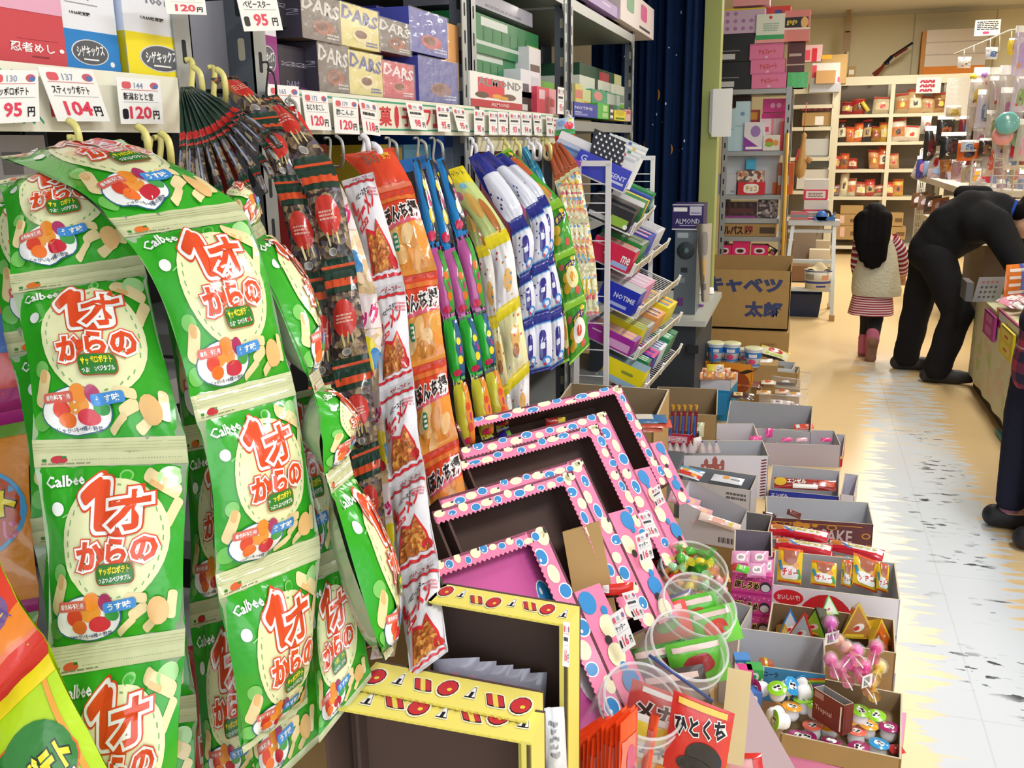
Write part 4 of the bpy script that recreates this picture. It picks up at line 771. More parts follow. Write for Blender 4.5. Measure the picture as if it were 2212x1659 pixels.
def pink_carton(label, C, D, TL, BR, brd, depth=.12, flap=(.25, 1.0, .08), panel=False, seed=1, lf=1.06):
    c = pD(*C, D); tl = pZ(*TL, c.z); e = (c - tl); L = e.length * lf; a = PKO[0] if PKO else e.normalized()
    r = _ray(*BR); Db = (c - CAM).dot(a) / r.dot(a); br = CAM + r * Db; d = (br - c); Hh = d.length * 1.12; dn = PKO[1] if PKO else d.normalized(); PKO.extend([a, dn])
    n = a.cross(dn).normalized()
    if n.dot(CAM - c) < 0: n = -n
    o = c - a * L                                                # top left corner
    t = thing('display_carton', o + dn * Hh - n * depth, label, 'display carton', 'pink dotted display cartons')
    bt, bs = brd
    # outer body: back, four walls (pink outside, brown inside)
    w = .004
    def slab(p, u, v, th, mo, mi_):
        q = p - n * 0
        return M().add([p, p + u, p + u + v, p + v], [(0, 1, 2, 3)], mo).add([p + th, p + u + th, p + u + v + th, p + v + th], [(3, 2, 1, 0)], mi_).add([p, p + th, p + v + th, p + v], [(0, 1, 2, 3)], mo).add([p + u, p + u + th, p + u + v + th, p + u + v], [(0, 1, 2, 3)], mo).add([p, p + u, p + u + th, p + th], [(3, 2, 1, 0)], mo).add([p + v, p + u + v, p + u + v + th, p + v + th], [(0, 1, 2, 3)], mo)
    body = M(); K = -n * depth
    for p, u, v, th in ((o + K, a * L, dn * Hh, n * w), (o, a * L, K, dn * w), (o + dn * Hh, a * L, K, -dn * w), (o, dn * Hh, K, a * w), (c, dn * Hh, K, -a * w)):
        s_ = slab(p, u, v, th, PK, BRI); body.add(s_.v, s_.f[:1], PK if th in (dn * w, -a * w) else BRI); body.add(s_.v, s_.f[1:], BRI)
    body.build('carton_body', t)
    # front frame: torn strips along the top and the far side
    top = slab(o, a * L, dn * bt, -n * .003, PK, BRI); top.deco(flat(o, a * L, dn * bt, n), dots(13, seed, True), .0006, .0001, clip=(0, 0, 1, 1))
    # saw tooth edge left by the perforation
    for k in range(int(L / .008)): p = o + dn * bt + a * (.004 + k * .008); top.add([p - a * .004 + n * .0003, p + a * .004 + n * .0003, p + dn * .0035 + n * .0003], [(0, 1, 2)], PK)
    top.build('top_border', t)
    sd_ = slab(c - a * bs, a * bs, dn * Hh, -n * .003, PK, BRI); sd_.deco(flat(c - a * bs, a * bs, dn * Hh, n), dots(11, seed + 5, False), .0006, .0001, clip=(0, 0, 1, 1))
    for k in range(int(Hh / .008)): p = c - a * bs + dn * (.004 + k * .008); sd_.add([p - dn * .004 + n * .0003, p + dn * .004 + n * .0003, p - a * .0035 + n * .0003], [(0, 1, 2)], PK)
    sd_.build('side_border', t)
    if flap:
        f0, f1, fw = flap; g = (a * .93 - n * .22).normalized(); p = c + dn * (Hh * f0) + a * .001
        fl = slab(p, g * fw, dn * (Hh * (f1 - f0)), -n * .003, PK, BRI); r = random.Random(seed); sh = []
        for k in range(5):
            y = .1 + .2 * k; sh += [E(r.uniform(.2, .75), y, .3, .085, [BLD, CRD, CRD][k % 3], 16), E(r.uniform(.3, .8), y + .09, .12, .035, card('2c2a30') if k % 2 else BLD, 12)]
        fl.deco(flat(p, g * fw, dn * (Hh * (f1 - f0)), n), sh, .0008, .0002, clip=(0, 0, 1, 1)); fl.build('side_flap', t)
    if panel:
        p = o + dn * .012 - n * .022; pm = M().box(p, a * (L - .004), dn * (Hh - .02), -n * .003, PK_SHADE)  # same pink card, its colour darkened to paint in the shade inside the carton
        sh = []
        for x, y, k in ((.57, .30, 1), (.66, .40, 0), (.40, .30, 0), (.48, .42, 1), (.80, .52, 1), (.72, .60, 0), (.52, .62, 1), (.60, .70, 0), (.88, .74, 0), (.85, .28, 1), (.3, .5, 1), (.92, .45, 0)):
            sh += [E(x, y, .062, .085, WHITE if k else card('e6dfe6'), 18)] + ([E(x, y, .056, .078, BLD, 18), E(x - .02, y - .03, .012, .02, WHITE, 8)] if k else [])
        pm.deco(flat(p, a * (L - .004), dn * (Hh - .02), n), sh, .0006, .0002); pm.build('inner_panel', t)
    return t, c, a, dn, n, L, Hh
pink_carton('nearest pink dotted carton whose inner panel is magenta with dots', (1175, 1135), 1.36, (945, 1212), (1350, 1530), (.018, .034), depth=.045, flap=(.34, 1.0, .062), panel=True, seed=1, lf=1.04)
pink_carton('second pink dotted carton from the front, brown inside', (1256, 988), 1.52, (1020, 1092), (1420, 1300), (.017, .030), depth=.085, flap=(.35, 1.0, .055), seed=2)
pink_carton('pink dotted carton nested just inside the second one', (1236, 1016), 1.492, (1000, 1120), (1385, 1280), (.017, .026), depth=.07, flap=None, seed=3)
pink_carton('third pink dotted carton from the front, brown inside', (1308, 888), 1.72, (1080, 985), (1455, 1175), (.018, .030), depth=.08, flap=(.4, 1.0, .05), seed=4)
pink_carton('pink dotted carton nested just inside the third one', (1290, 916), 1.689, (1060, 1012), (1410, 1150), (.016, .026), depth=.06, flap=None, seed=5)
pink_carton('farthest pink dotted carton standing before the kraft carton', (1340, 830), 1.90, (1110, 935), (1450, 1010), (.015, .024), depth=.10, flap=(.6, 1.2, .045), seed=6)
def card_D(label, tl, tr, bl, D, price, name): price_card(tl, tr, bl, label, price, name, D=D, bar=True)
card_D('price card reading 16 taped on the nearest pink carton', (1316, 1332), (1345, 1312), (1345, 1412), 1.30, '16', 'ヤッター')
card_D('price card curling off the second pink carton', (1343, 1282), (1368, 1275), (1370, 1340), 1.38, '16', '')
card_D('price card on the flap of the second pink carton', (1372, 1158), (1400, 1145), (1385, 1218), 1.46, '16', 'ヤッター')
card_D('price card on the flap of the third pink carton', (1378, 1110), (1402, 1104), (1402, 1162), 1.52, '16', '')
card_D('price card on the flap of the farthest pink carton', (1405, 1058), (1424, 1045), (1418, 1098), 1.66, '16', '')
# torn kraft board, red triangle pack and paper scraps between the cartons
KR = kraft()
p = pD(1215, 1150, 1.44); q = pD(1290, 1128, 1.46); r_ = pD(1345, 1420, 1.38)
m = M().box(p, (q - p) * 1.05, r_ - q, V((0, .004, 0)), KR); m.build('kraft_board', None, 'torn kraft board standing inside the nearest pink carton', 'cardboard')
pack('red and black candy wrapper pointing out of the second pink carton', pD(1335, 1275, 1.39), pD(1372, 1265, 1.39) - pD(1305, 1272, 1.39), V((0, 0, .022)), .012, film('d8281e'), [R(0, 0, .5, .3, film('241e1e')), R(0, .5, .2, 1, FW)])
pack('cream wrapper tip showing inside the second pink carton', pD(1035, 1168, 1.53), V((.05, .02, .0)), V((-.005, 0, .05)), .012, film('d8d4b4'), [E(.6, .4, .14, .1, film('c86a5a')), R(.1, .7, .8, .8, film('9aa86a'))])
pack('red and yellow wrapper inside the farthest pink carton', pD(1200, 918, 1.86), V((.035, .02, 0)), V((0, 0, .03)), .012, film('d83a2c'), [R(.6, 0, 1, 1, film('e8d02a')), R(0, .2, .5, .5, FW)])
# big open kraft carton behind them and its sweets
o, u, h = face_px((1195, 905), (1412, 925), .62); 
tray('kraft_carton', 'open kraft carton behind the farthest pink carton', pZ(1180, 900, .78) - UP * .3, pZ(1412, 918, .78) - pZ(1180, 900, .78), .26, .30, .33, mat=KR, inner=kraft('a08a6c'), t=.005)
for k, (x, y, c, c2) in enumerate(((1235, 905, '7a5a3a', 'e0c83a'), (1390, 905, '3a6a9a', 'd0c8b8'), (1400, 915, 'c8503a', 'e0d8c8'), (1380, 925, 'b8604a', '8a98b0'))):
    pack('%s candy stick lying in the kraft carton' % ('brown and yellow', 'blue and white', 'red and white', 'orange and grey')[k], pD(x, y, 2.32), V((.11, .03, .0)), V((-.01, .03, .012)), .014, film(c), [R(.3, .2, .7, .8, film(c2))])
o = pZ(1180, 900, .78) - UP * .3; M().box(V((o.x, o.y, 0)), pZ(1412, 918, .78) - pZ(1180, 900, .78), V((0, .26, 0)), UP * (o.z - .001), KR).build('base_carton', None, 'kraft carton under the open one behind the pink cartons', 'carton')
# white wall panel piece at the rack foot, and base cartons carrying the display
M().box(V((-.86, 1.98, .40)), V((.01, 0, 0)), V((0, .36, 0)), UP * .40, mk('dull_white', 'c9c7c4', .5, bump=.2)).build('side_board', None, 'dull white board at the rack foot behind the cream strip', 'board')
for k, (x, y, sx, sy, sz) in enumerate(((-.46, 1.50, .66, .9, .60), (-.42, .80, .56, .46, .56))):
    M().cbox(V((x, y, 0)), sx, sy, sz, KR).build('base_carton', None, 'large kraft carton on the floor under the ' + ('pink dotted cartons', 'yellow cartons')[k], 'carton')
# ------------------------------------------------------------------ yellow cartons with printed lids and dark open fronts
YL, YLD = card('efe072'), card('e0cf58')
def icons(n, seed):
    sh = []; r = random.Random(seed)
    for k in range(n):
        x = (k + .5) / n; y = .52 + r.uniform(-.1, .1); j = k % 3
        if j == 0: sh += [E(x, y, .46 / n, .34, card('f4f0d0'), 14), E(x, y, .40 / n, .29, INK, 12), E(x, y, .37 / n, .26, card('c8343c'), 12), E(x + .1 / n, y - .05, .1 / n, .06, card('e8d04a'), 8)]
        elif j == 1: sh += [P([(x - .26 / n, y - .22), (x + .26 / n, y - .22), (x + .06 / n, y + .26), (x - .06 / n, y + .26)], card('f4f0d0')), P([(x - .22 / n, y - .18), (x + .22 / n, y - .18), (x + .05 / n, y + .2), (x - .05 / n, y + .2)], INK), P([(x - .19 / n, y - .15), (x + .19 / n, y - .15), (x + .04 / n, y + .17), (x - .04 / n, y + .17)], WHITE), R(x - .06 / n, y - .16, x + .07 / n, y + .02, INK)]
        else: sh += [RR(x, y, .78 / n, .5, card('f4f0d0'), .12), RR(x, y, .7 / n, .42, INK, .12), RR(x, y, .64 / n, .36, card('c23440'), .12), RR(x, y, .2 / n, .42, card('e6d25a'), .12)]
    return sh
def yellow_carton(label, fl, fr, z, dp, H, seed, n=7, rb=.009, tilt=0):
    a, b = pZ(*fl, z), pZ(*fr, z); u = (b - a).normalized(); L = (b - a).length * 1.1; a = b - u * L; w = UP.cross(u).normalized()
    t = thing('yellow_carton', a - UP * H, label, 'display carton', 'yellow display cartons')
    m = M().box(a, u * L, w * dp, -UP * .003, YL); m.deco(flat(a, u * L, w * dp, UP), icons(n, seed), .0006, .0002)
    for k in range(int(L / .008)): p = a + u * (.004 + k * .008); m.add([p - u * .004, p + u * .004, p - w * .003 - UP * .001], [(0, 1, 2)], YLD)
    m.build('lid', t)
    bd = M(); d2 = dp
    bd.box(a - UP * H, u * .004, w * d2, UP * H, BRI, faces={'l': YL}).box(b - UP * H - u * .004, u * .004, w * d2, UP * (H - .003), BRI, faces={'r': YL}).box(a - UP * H + w * d2, u * L, w * .004, UP * H, BRI).box(a - UP * H, u * L, w * d2, UP * .004, BRI)
    bd.build('carton_body', t)
    M().box(b - u * rb - UP * H, u * rb, w * .003, UP * (H - .003), YL, faces={'k': BRI}).build('side_border', t)
    M().box(a - UP * H, u * (L - rb), w * .003, UP * (H * .35), BRI).build('front_panel', t)
    return t, a, b, u, w
yellow_carton('yellow carton standing behind the other two, before the magenta panel', (950, 1302), (1226, 1350), 1.02, .042, .33, 2, 8)
yellow_carton('middle yellow carton with a red bundle and rice ball print', (795, 1490), (1138, 1558), .965, .05, .29, 3, 7)
yellow_carton('front yellow carton of the three, its dark front nearest the photographer', (735, 1530), (1146, 1604), .961, .048, .30, 4, 8)
p = pD(1222, 1390, 1.13); price_card((1217, 1342), (1231, 1346), (1215, 1438), 'curled price label on the side of the rear yellow carton', '16', '', D=.955)
for k in range(5): pack('grey patterned snack bag inside the rear yellow carton, %s along' % ORD[k], pD(985 + 36 * k, 1470 + 8 * k, 1.03), V((.05, .01, .005)), V((.003, .0, .055)), .02, film('a8a6b8'), [E(.3, .6, .14, .1, film('c85a6a')), E(.6, .4, .12, .1, film('7a9a5a')), E(.5, .75, .1, .06, film('d8a0b8'))], group='grey snack bags in the yellow carton')
pack('white crumpled bag between the yellow cartons and the orange packets', pD(1196, 1606, .985), V((.024, .01, 0)), V((-.004, 0, .085)), .024, film('e8e8ec'), LINES(.3, .4, .7, .9, 5, film('9aa0a8'), 2), wr=.006)
pack('white snack bag end beside the front yellow carton', pD(1158, 1610, .97), V((.014, .02, 0)), V((0, .0, .05)), .012, film('dcd8d4'), [R(.2, .1, .8, .3, film('c84a5a'))], wr=.004)
# ------------------------------------------------------------------ orange packets fanned in a bunch
OP, OPT = film('f0542a'), film('e6786a')
for k in range(14):
    x = 1209 + 10 * k; y = 1607 - 2.5 * k - (18 if k > 7 else 0) + 6 * (k % 3); D_ = 1.14 - .007 * k; c = pD(x, y, D_); g = pD(x + 92 - 4.2 * k, y - 62 + 2.0 * k, D_ + .03) - c
    v = V((-.004 + .002 * (k % 4), .012, .085)); cc = c + g / 2 - v / 2
    pack('orange packet, %s from the near end of the fanned bunch' % (ORD + ['thirteenth', 'fourteenth'])[k], cc, g, v, .006, OP, [R(.05, .05, .95, .72, OPT), E(.5, .4, .25, .2, film('c84a7a')), R(0, .74, 1, 1, film('ee4a1e')), R(.3, .1, .8, .25, film('7a4a8a'))], name='orange_packet', group='fanned orange packets', nu=5, nv=5)
pack('lone orange packet leaning against the front jar', pD(1402, 1620, 1.16), V((.012, -.005, 0)), V((.012, 0, .10)), .006, OP, [R(.1, .05, .8, .8, OPT)], name='orange_packet')
# ------------------------------------------------------------------ clear plastic jars, lying back with open mouths
def jar(label, mouth, D, rad, ln, ax):
    c = pD(*mouth, D); ax = ax.normalized(); t = thing('plastic_jar', c - ax * ln, label, 'plastic jar', 'clear open plastic jars')
    o = c - ax * ln
    M().lathe([(0, 0), (rad * .92, 0), (rad, .008), (rad, ln * .85), (rad * .93, ln * .92), (rad * .93, ln)], o, CLEAR, ax, 32).lathe([(rad * .93 - .0015, ln), (rad * .93 - .0015, ln * .92), (rad - .0015, ln * .85), (rad - .0015, .01)], o, CLEAR, ax, 32).build('jar_body', t)
    x = ax.orthogonal().normalized(); y = ax.cross(x)
    for nm, rr, hh, tk in (('rim', rad * .94, ln, .0022), ('neck_ring', rad * .97, ln * .9, .0016)):
        M().tube([o + ax * hh + (x * math.cos(k * math.pi / 16) + y * math.sin(k * math.pi / 16)) * rr for k in range(33)], tk, mk('jar_rim', 'eef1f2', .05, .7, alpha=.34), 6).build(nm, t)
    return c, ax, rad
JX = V((.30, -.30, .9)); J = []
J.append(jar('clear jar of fruit candies at the top of the jar row', (1500, 1225), 1.62, .062, .17, V((.25, -.35, .9))))
J.append(jar('empty looking clear jar second from the top of the row', (1512, 1305), 1.45, .062, .20, V((.34, -.36, .87))))
J.append(jar('clear jar third from the top with a dark blue line on it', (1490, 1392), 1.32, .060, .20, V((.36, -.36, .86))))
J.append(jar('front clear jar over the orange packets', (1392, 1512), 1.18, .056, .18, V((.36, -.34, .87))))
p0, p1 = pD(1402, 1415, 1.24), pD(1540, 1515, 1.24); M().tube([p0, p1], .0022, plas('39508c'), 6).build('drinking_straw', None, 'dark blue straw lying across the third jar', 'straw')
def candy_mesh(name, col, loc):
    m = M(); t = thing(name, loc, '', 'candy'); L = .011
    m.lathe([(.0006, -L), (.006, -L * .8), (.0085, 0), (.006, L * .8), (.0006, L)], V(loc), film(col), V((1, .3, .2)), 10); m.build('sweet', t)
    w = M(); ax = V((1, .3, .2)).normalized()
    for s in (-1, 1): w.lathe([(.001, 0), (.004, .006), (.009, .014)], V(loc) + ax * s * L * .9, mk('twist_' + col, col, .2, .6, alpha=.6), ax * s, 9)
    w.build('twist', t); return t
FC = [('green', '4fae3a'), ('red', 'c8282e'), ('yellow', 'ecd83a'), ('pale green', 'a8dcae'), ('pink', 'eaa0a8'), ('orange', 'f0a860')]
def candies(n, ctr, rad, ax, where, seed, low=-.05, high=.03):
    r = random.Random(seed); x = ax.orthogonal().normalized(); y = ax.cross(x); protos = {}
    for k in range(n):
        cn, ch = FC[k % 6] if k % 7 else FC[0]; q = math.sqrt(r.random()) * rad; a = r.uniform(0, 6.28); p = ctr + x * q * math.cos(a) + y * q * math.sin(a) + ax * r.uniform(low, high)
        if cn not in protos: protos[cn] = t = candy_mesh('wrapped_candy', ch, p); t['label'] = '%s twist wrapped candy %s' % (cn, where); t['group'] = '%s candies %s' % (cn, where)
        else: dup(protos[cn], p, rot=(r.uniform(0, 3), r.uniform(0, 3), r.uniform(0, 6)))
candies(60, J[0][0] - J[0][1] * .03, .058, J[0][1], 'heaped in the top jar', 3, -.05, .028)
# bags inside and behind the jars
for k, (x, y, D, ln, c, c2, lb) in enumerate(((1440, 1345, 1.50, .07, 'e8504a', '5cb83e', 'red and green candy bag seen through the second jar'), (1500, 1330, 1.52, .08, '62c83e', 'e8604a', 'lime candy bag seen through the second jar rim'), (1545, 1352, 1.5, .07, '70d048', 'e84a3a', 'lime and red candy bag at the far side of the second jar'), (1470, 1312, 1.56, .05, '6a4a9a', 'e8e0e8', 'purple and white candy bag between first and second jar'), (1430, 1440, 1.38, .08, '4a8a3e', '6a3a3a', 'dark green candy bag low in the third jar'), (1510, 1430, 1.36, .08, '66c03c', 'a83a3a', 'bright green candy bag inside the third jar'), (1460, 1500, 1.34, .09, '4a3a34', '7a4a3a', 'dark brown candy bag at the bottom of the third jar'))):
    pack(lb, pD(x, y, D), V((ln, .02, .02)), V((-.02, .01, ln * .8)), .018, film(c), [RR(.5, .5, .5, .4, film(c2), .3), R(.1, .8, .9, .92, film('f0d8d0'))], wr=.004)
pack('red candy bag with a dark plum picture in front of the third jar', pD(1508, 1600, 1.17), V((.075, .0, -.02)), V((.01, .01, .105)), .016, film('d83a34'), [T('ひとくち', .5, .7, .8, .22, INK, .04, .15, [(.1, FW)]), E(.62, .34, .3, .2, film('24262c')), E(.5, .2, .3, .12, film('2c2e34')), R(.1, .9, .9, .97, film('e8c03a'))])
pack('white and yellow candy bag inside the front jar', pD(1400, 1600, 1.22), V((.07, 0, -.015)), V((.01, 0, .07)), .015, film('e8e4dc'), [R(.1, .55, .9, .9, film('e8d03a')), T('ラムネ', .5, .4, .7, .24, film('3a4a8a'), .03), R(0, 0, 1, .16, film('e8953a'))])
pack('red and white candy bag at the mouth of the front jar', pD(1420, 1535, 1.26), V((.08, .0, -.02)), V((.01, .01, .06)), .015, film('d8504a'), [T('メガ', .5, .5, .7, .4, film('3a2020'), .04, .1, [(.1, FW)]), R(.2, .85, .8, .95, FW)])
o = pD(1552, 1645, 1.25); uu = pD(1606, 1655, 1.25) - o; vv = pD(1572, 1445, 1.30) - o
M().box(o, uu, vv, V((0, .004, 0)), kraft('cdb88a')).build('kraft_flap', None, 'upright tan card flap behind the red candy bag', 'cardboard')
# ------------------------------------------------------------------ white wire gum rack and what is on it
WR, WRC = mk('white_wire', 'e4e2e6', .35), card('e6ddc2')
RY = 2.85
TF = [((1345, 416), (1446, 371)), ((1360, 508), (1456, 439)), ((1359, 596), (1454, 521)), ((1369, 688), (1460, 614)), ((1368, 776), (1463, 694)), ((1383, 853), (1463, 762))]
rk = thing('wire_rack', pY(1290, 900, RY), 'white sloping wire gum rack with a tall side frame', 'rack')
f0, f1, f2, f3 = pY(1258, 352, RY), pY(1322, 352, RY), pY(1250, 905, RY), pY(1314, 905, RY)
def side(y, nm):
    m = M(); dy = V((0, y - RY, 0)); up = pY(1312, 342, RY)
    for p, q in ((f0, f2), (f1, f3)): m.bar(p + dy, q + dy + V((0, 0, -.35)), .016, .010, WR, V((0, 1, 0)))
    m.bar(f0 + dy + V((-.008, 0, 0)), f1 + dy + V((.008, 0, 0)), .016, .010, WR, V((0, 1, 0)))
    for k in range(26):
        z = f0.z - .06 - k * .028
        if k > 3 and k % 3: continue
        m.tube([V((f0.x, y, z)), V((f1.x, y, z))], .002, WR, 6)
    m.build('side_frame', rk)
side(RY - .05, 0); TI = []
for k, (a, b) in enumerate(TF):
    F0 = pY(*a, RY - .02); F1 = pZ(*b, F0.z); F1.y = min(F1.y, RY + .80); 
    ey = (F1 - F0).normalized(); B0 = pY(a[0] - 96, a[1] - 44, RY - .02); es = (F0 - B0); es -= ey * es.dot(ey); sl = es.length; es.normalize(); en = es.cross(ey).normalized()
    if en.z < 0: en = -en
    L = (F1 - F0).length; B0 = F0 - es * sl; TI.append((F0, B0, ey, es, en, L, sl))
    m = M()
    for p, q in ((B0, F0), (B0 + ey * L, F0 + ey * L), (B0, B0 + ey * L), (F0, F0 + ey * L)): m.tube([p, q], .003, WR, 6)
    for j in range(1, 26): m.tube([B0 + ey * (L * j / 26), F0 + ey * (L * j / 26)], .0012, WR, 5)
    m.build('wire_tier', rk)
    m = M().box(F0 + es * .002, ey * L, es * .003, en * .032, WRC); sh = []
    for j in range(9): sh += [R(.02 + .108 * j, .1, .11 + .108 * j, .9, card(['d6ceb4', 'c9c2b0', 'e2dcc8'][j % 3]))] + LINES(.03 + .108 * j, .15, .10 + .108 * j, .85, 4, card(['8a6a7a', '6a7a5a', '7a7264'][(j + k) % 3]), j * 7 + k)
    m.deco(flat(F0 + es * .005, ey * L, en * .032, es), sh, .0006, .0002); m.build('label_rail', rk)
    for j in (0, .45, .98): M().box(F0 + ey * (L * j) - es * .002, ey * .014, es * .009, en * .04 , WR).build('rail_clip', rk)
side(RY + max(t[5] for t in TI) * .97, 1)
def gum(k, label, y, w, s, l, h, hexc, prints=(), topc=None, sticks=0, stc=('d8d8dc',), name='gum_box', cat='gum box'):
    """box on tier k: y along the rail, w its width along the rail, s start from the back, l its length down the slope, h its height"""
    F0, B0, ey, es, en, L, sl = TI[k]; q_ = L / .56 if k else 1; y, w = y * q_ if y > 0 else y, w * q_; o = B0 + ey * y + es * s + en * .0035; m = M().box(o, es * l, ey * w, en * h, card(hexc), faces={'t': card(topc or hexc)})
    if prints: m.deco(flat(o, es * l, en * h, -ey), prints, .0006, .0002)
    if sticks:
        sh = []
        for j in range(sticks): sh.append(R(.03 + j / sticks * .95, .08, .03 + (j + .75) / sticks * .95, .92, card(stc[j % len(stc)])))
        m.deco(flat(o + en * h, ey * w, es * l, en), sh, .0008, .0002)
    return m.build(name, None, label, cat)
S = TI[0][6]
# top tier
gum(0, 'violet gum box standing at the back of the top tier', -.02, .05, -.10, .10, .03, '9a4fb0', [R(.1, .2, .5, .4, card('c8a0d8'))])
gum(0, 'pale blue striped gum carton rising behind the top tier', .07, .10, -.10, .10, .085, 'c9d4e6', [R(0, 0, 1, .5, card('8aa8d4')), R(0, .5, 1, .6, card('5a80b8')), R(0, .75, 1, 1, WHITE)])
gum(0, 'deep blue gum box lettered in white on the top tier', -.005, .05, -.02, S + .02, .062, '2a34b4', [T('GENT', .8, .5, .32, .22, card('c8ccec'), .02), R(.62, .18, .95, .3, card('b8bede')), T('G', .12, .7, .1, .3, card('c8ccec'), .02)])
F0, B0, ey, es, en, L, sl = TI[0]; o = B0 + ey * .06 + es * .01 + en * .05
m = M().box(o, es * .105, ey * .003, en * .085 - es * .02, card('1c1a22')); sh = []
for i in range(6):
    for j in range(6): sh += [E(.1 + .16 * i + (.08 if j % 2 else 0), .1 + .16 * j, .035, .04, WHITE, 8), R(.095 + .16 * i + (.08 if j % 2 else 0), .1 + .16 * j, .105 + .16 * i + (.08 if j % 2 else 0), .17 + .16 * j, WHITE)]
m.deco(flat(o, es * .105, en * .085 - es * .02, -ey), sh, .0006, .0002, clip=(0, 0, 1, 1)); m.build('backing_card', None, 'black card with white spade pattern standing on the top tier', 'card')
for j in range(14):
    gum(0, 'thin white booklet pack standing on the top tier, %s past the spade card' % (ORD + ['thirteenth', 'fourteenth'])[j], .10 + j * (L - .12) / 14, .016, .03 + .01 * (j % 3), S - .035, .10 + .012 * (j % 4), ['eceaea', 'e4e6ea', 'f0eeea', 'dde4e0'][j % 4], [R(.6, 0, .7, 1, card(['c84a4a', '4a8a5a', 'e0c04a', '4a6ab0'][j % 4])), R(0, .85, 1, .93, card('c8ccd2'))], name='booklet_pack', cat='gum pack')
# second tier
bl = [R(.05, .1, .5, .34, card('c8c8ca')), R(.55, .08, .95, .55, card('8ab03a')), E(.92, .2, .05, .12, WHITE)]
gum(1, 'black gum box with a lime panel at the near end of the second tier', -.005, .05, .0, S - .01, .06, '1e1d24', bl)
for j in range(3): gum(1, 'black gum box, %s behind the lime panel box on the second tier' % ORD[j], .055 + j * .05, .046, .0, S - .015, .066 - .004 * j, '26252c', [R(.1, .7, .9, .78, card('5a5a62'))], sticks=6, stc=('3a3a42', '5a4a4a'))
L1 = TI[1][5]
gum(1, 'green gum box with white curve on the second tier', .24, .08, .02, S - .03, .07, '1f7a3e', [R(0, .75, 1, 1, WHITE), E(.5, .4, .3, .12, card('6ab87a'))])
gum(1, 'yellow gum box on the second tier', .34, .05, .03, S - .04, .066, 'e8d22a'); gum(1, 'blue gum box between yellow and green on the second tier', .40, .05, .02, S - .03, .074, '2a4ab0')
gum(1, 'green gum box at the far end of the second tier', .46, .09, .01, S - .02, .08, '2a8a4a', [R(.3, .3, .7, .6, card('c8d8c0'))])
# third tier
gum(2, 'crimson gum box lettered in white on the third tier', -.005, .06, .01, S - .015, .07, 'd01c48', [T('me', .85, .5, .2, .3, WHITE, .02), R(.05, .72, .4, .78, card('e88aa0')), R(.55, .08, .95, .3, card('9ab0dc')), P([(.3, .45), (.36, .6), (.4, .46), (.5, .42), (.38, .36)], WHITE)], topc='a8a8ac', sticks=7, stc=('e08a7a', 'c8c8cc', 'd86a5a'))
gum(2, 'green rimmed grey gum tray on the third tier', .09, .10, .0, S - .01, .075, '2a8a3e', topc='9aa09c', sticks=6, stc=('7a8a7a', '8aa86a', '5a5a5a'))
gum(2, 'blue and white gum box with pink marks on the third tier', .24, .12, .0, S - .02, .07, '3a4ab8', [E(.5, .4, .2, .2, card('e070a0')), R(.1, .7, .9, .9, WHITE)], sticks=8, stc=('e070a0', 'd8dcee', '3a4ab8', '2a2a30'))
gum(2, 'pale lidded gum tray at the far end of the third tier', .39, .13, .0, S - .02, .07, 'd8d6dc', sticks=8, stc=('b8bcc8', 'e8e6ea'))
# fourth tier
gum(3, 'deep blue gum box with white lettering on the fourth tier', -.005, .07, .02, S - .025, .075, '1f2fb0', [T('NOTIME', .66, .56, .56, .2, card('d4d8ee'), .02), R(.35, .12, .8, .26, card('a0aee0'))], topc='a9abb0')
gum(3, 'pink gum tray with white tablets on the fourth tier', .10, .14, .0, S - .02, .066, 'd890b4', topc='e0a8c0', sticks=9, stc=('e8c4d4', 'c8b8d0', 'f0e0e8'))
for j in range(6): F0_, B0_, ey_, es_, en_, L_, sl_ = TI[3]; c = B0_ + ey_ * (.30 + .035 * j) + es_ * .03; M().tube([c + en_ * .01, c + en_ * .06, c + en_ * .075], [.011, .011, .006], film('c8508e' if j % 2 else 'd86aa0'), 10).tube([c + en_ * .075, c + en_ * .09], .006, film('8ac05a' if j % 2 else 'e88a5a'), 8).build('candy_bottle', None, 'pink candy bottle with %s cap on the fourth tier, %s from its near end' % (('lime' if j % 2 else 'orange'), ORD[j]), 'candy bottle', 'pink candy bottles')
# fifth tier
gum(4, 'purple gum box with pink top picture on the fifth tier', -.005, .07, -.02, S + .01, .05, 'a0289a', [R(.5, .1, .95, .6, card('d8a0d0')), R(.1, .6, .3, .7, card('e0b8dc'))], topc='8a6a9a', sticks=6, stc=('e8a0a0', 'e8d070', 'e0a0b8'))
gum(4, 'yellow gum tray behind the purple box on the fifth tier', .10, .06, .0, S - .02, .06, 'e0d020', topc='8a9a5a', sticks=5, stc=('c8c83a', '8a9a6a')); gum(4, 'grey gum tray on the fifth tier', .18, .08, .0, S - .02, .05, 'b0b0ae', sticks=6, stc=('a8a03a', '7a7a78'))
gum(4, 'orange printed gum tray on the fifth tier', .28, .11, .0, S - .02, .06, 'e09a5a', sticks=7, stc=('e8a86a', '3a4a8a', 'e8d8c0')); gum(4, 'yellow and blue gum tray at the far end of the fifth tier', .41, .13, .0, S - .02, .07, 'e8d42a', sticks=7, stc=('e8d42a', '3a8ac8', 'e88a3a'))
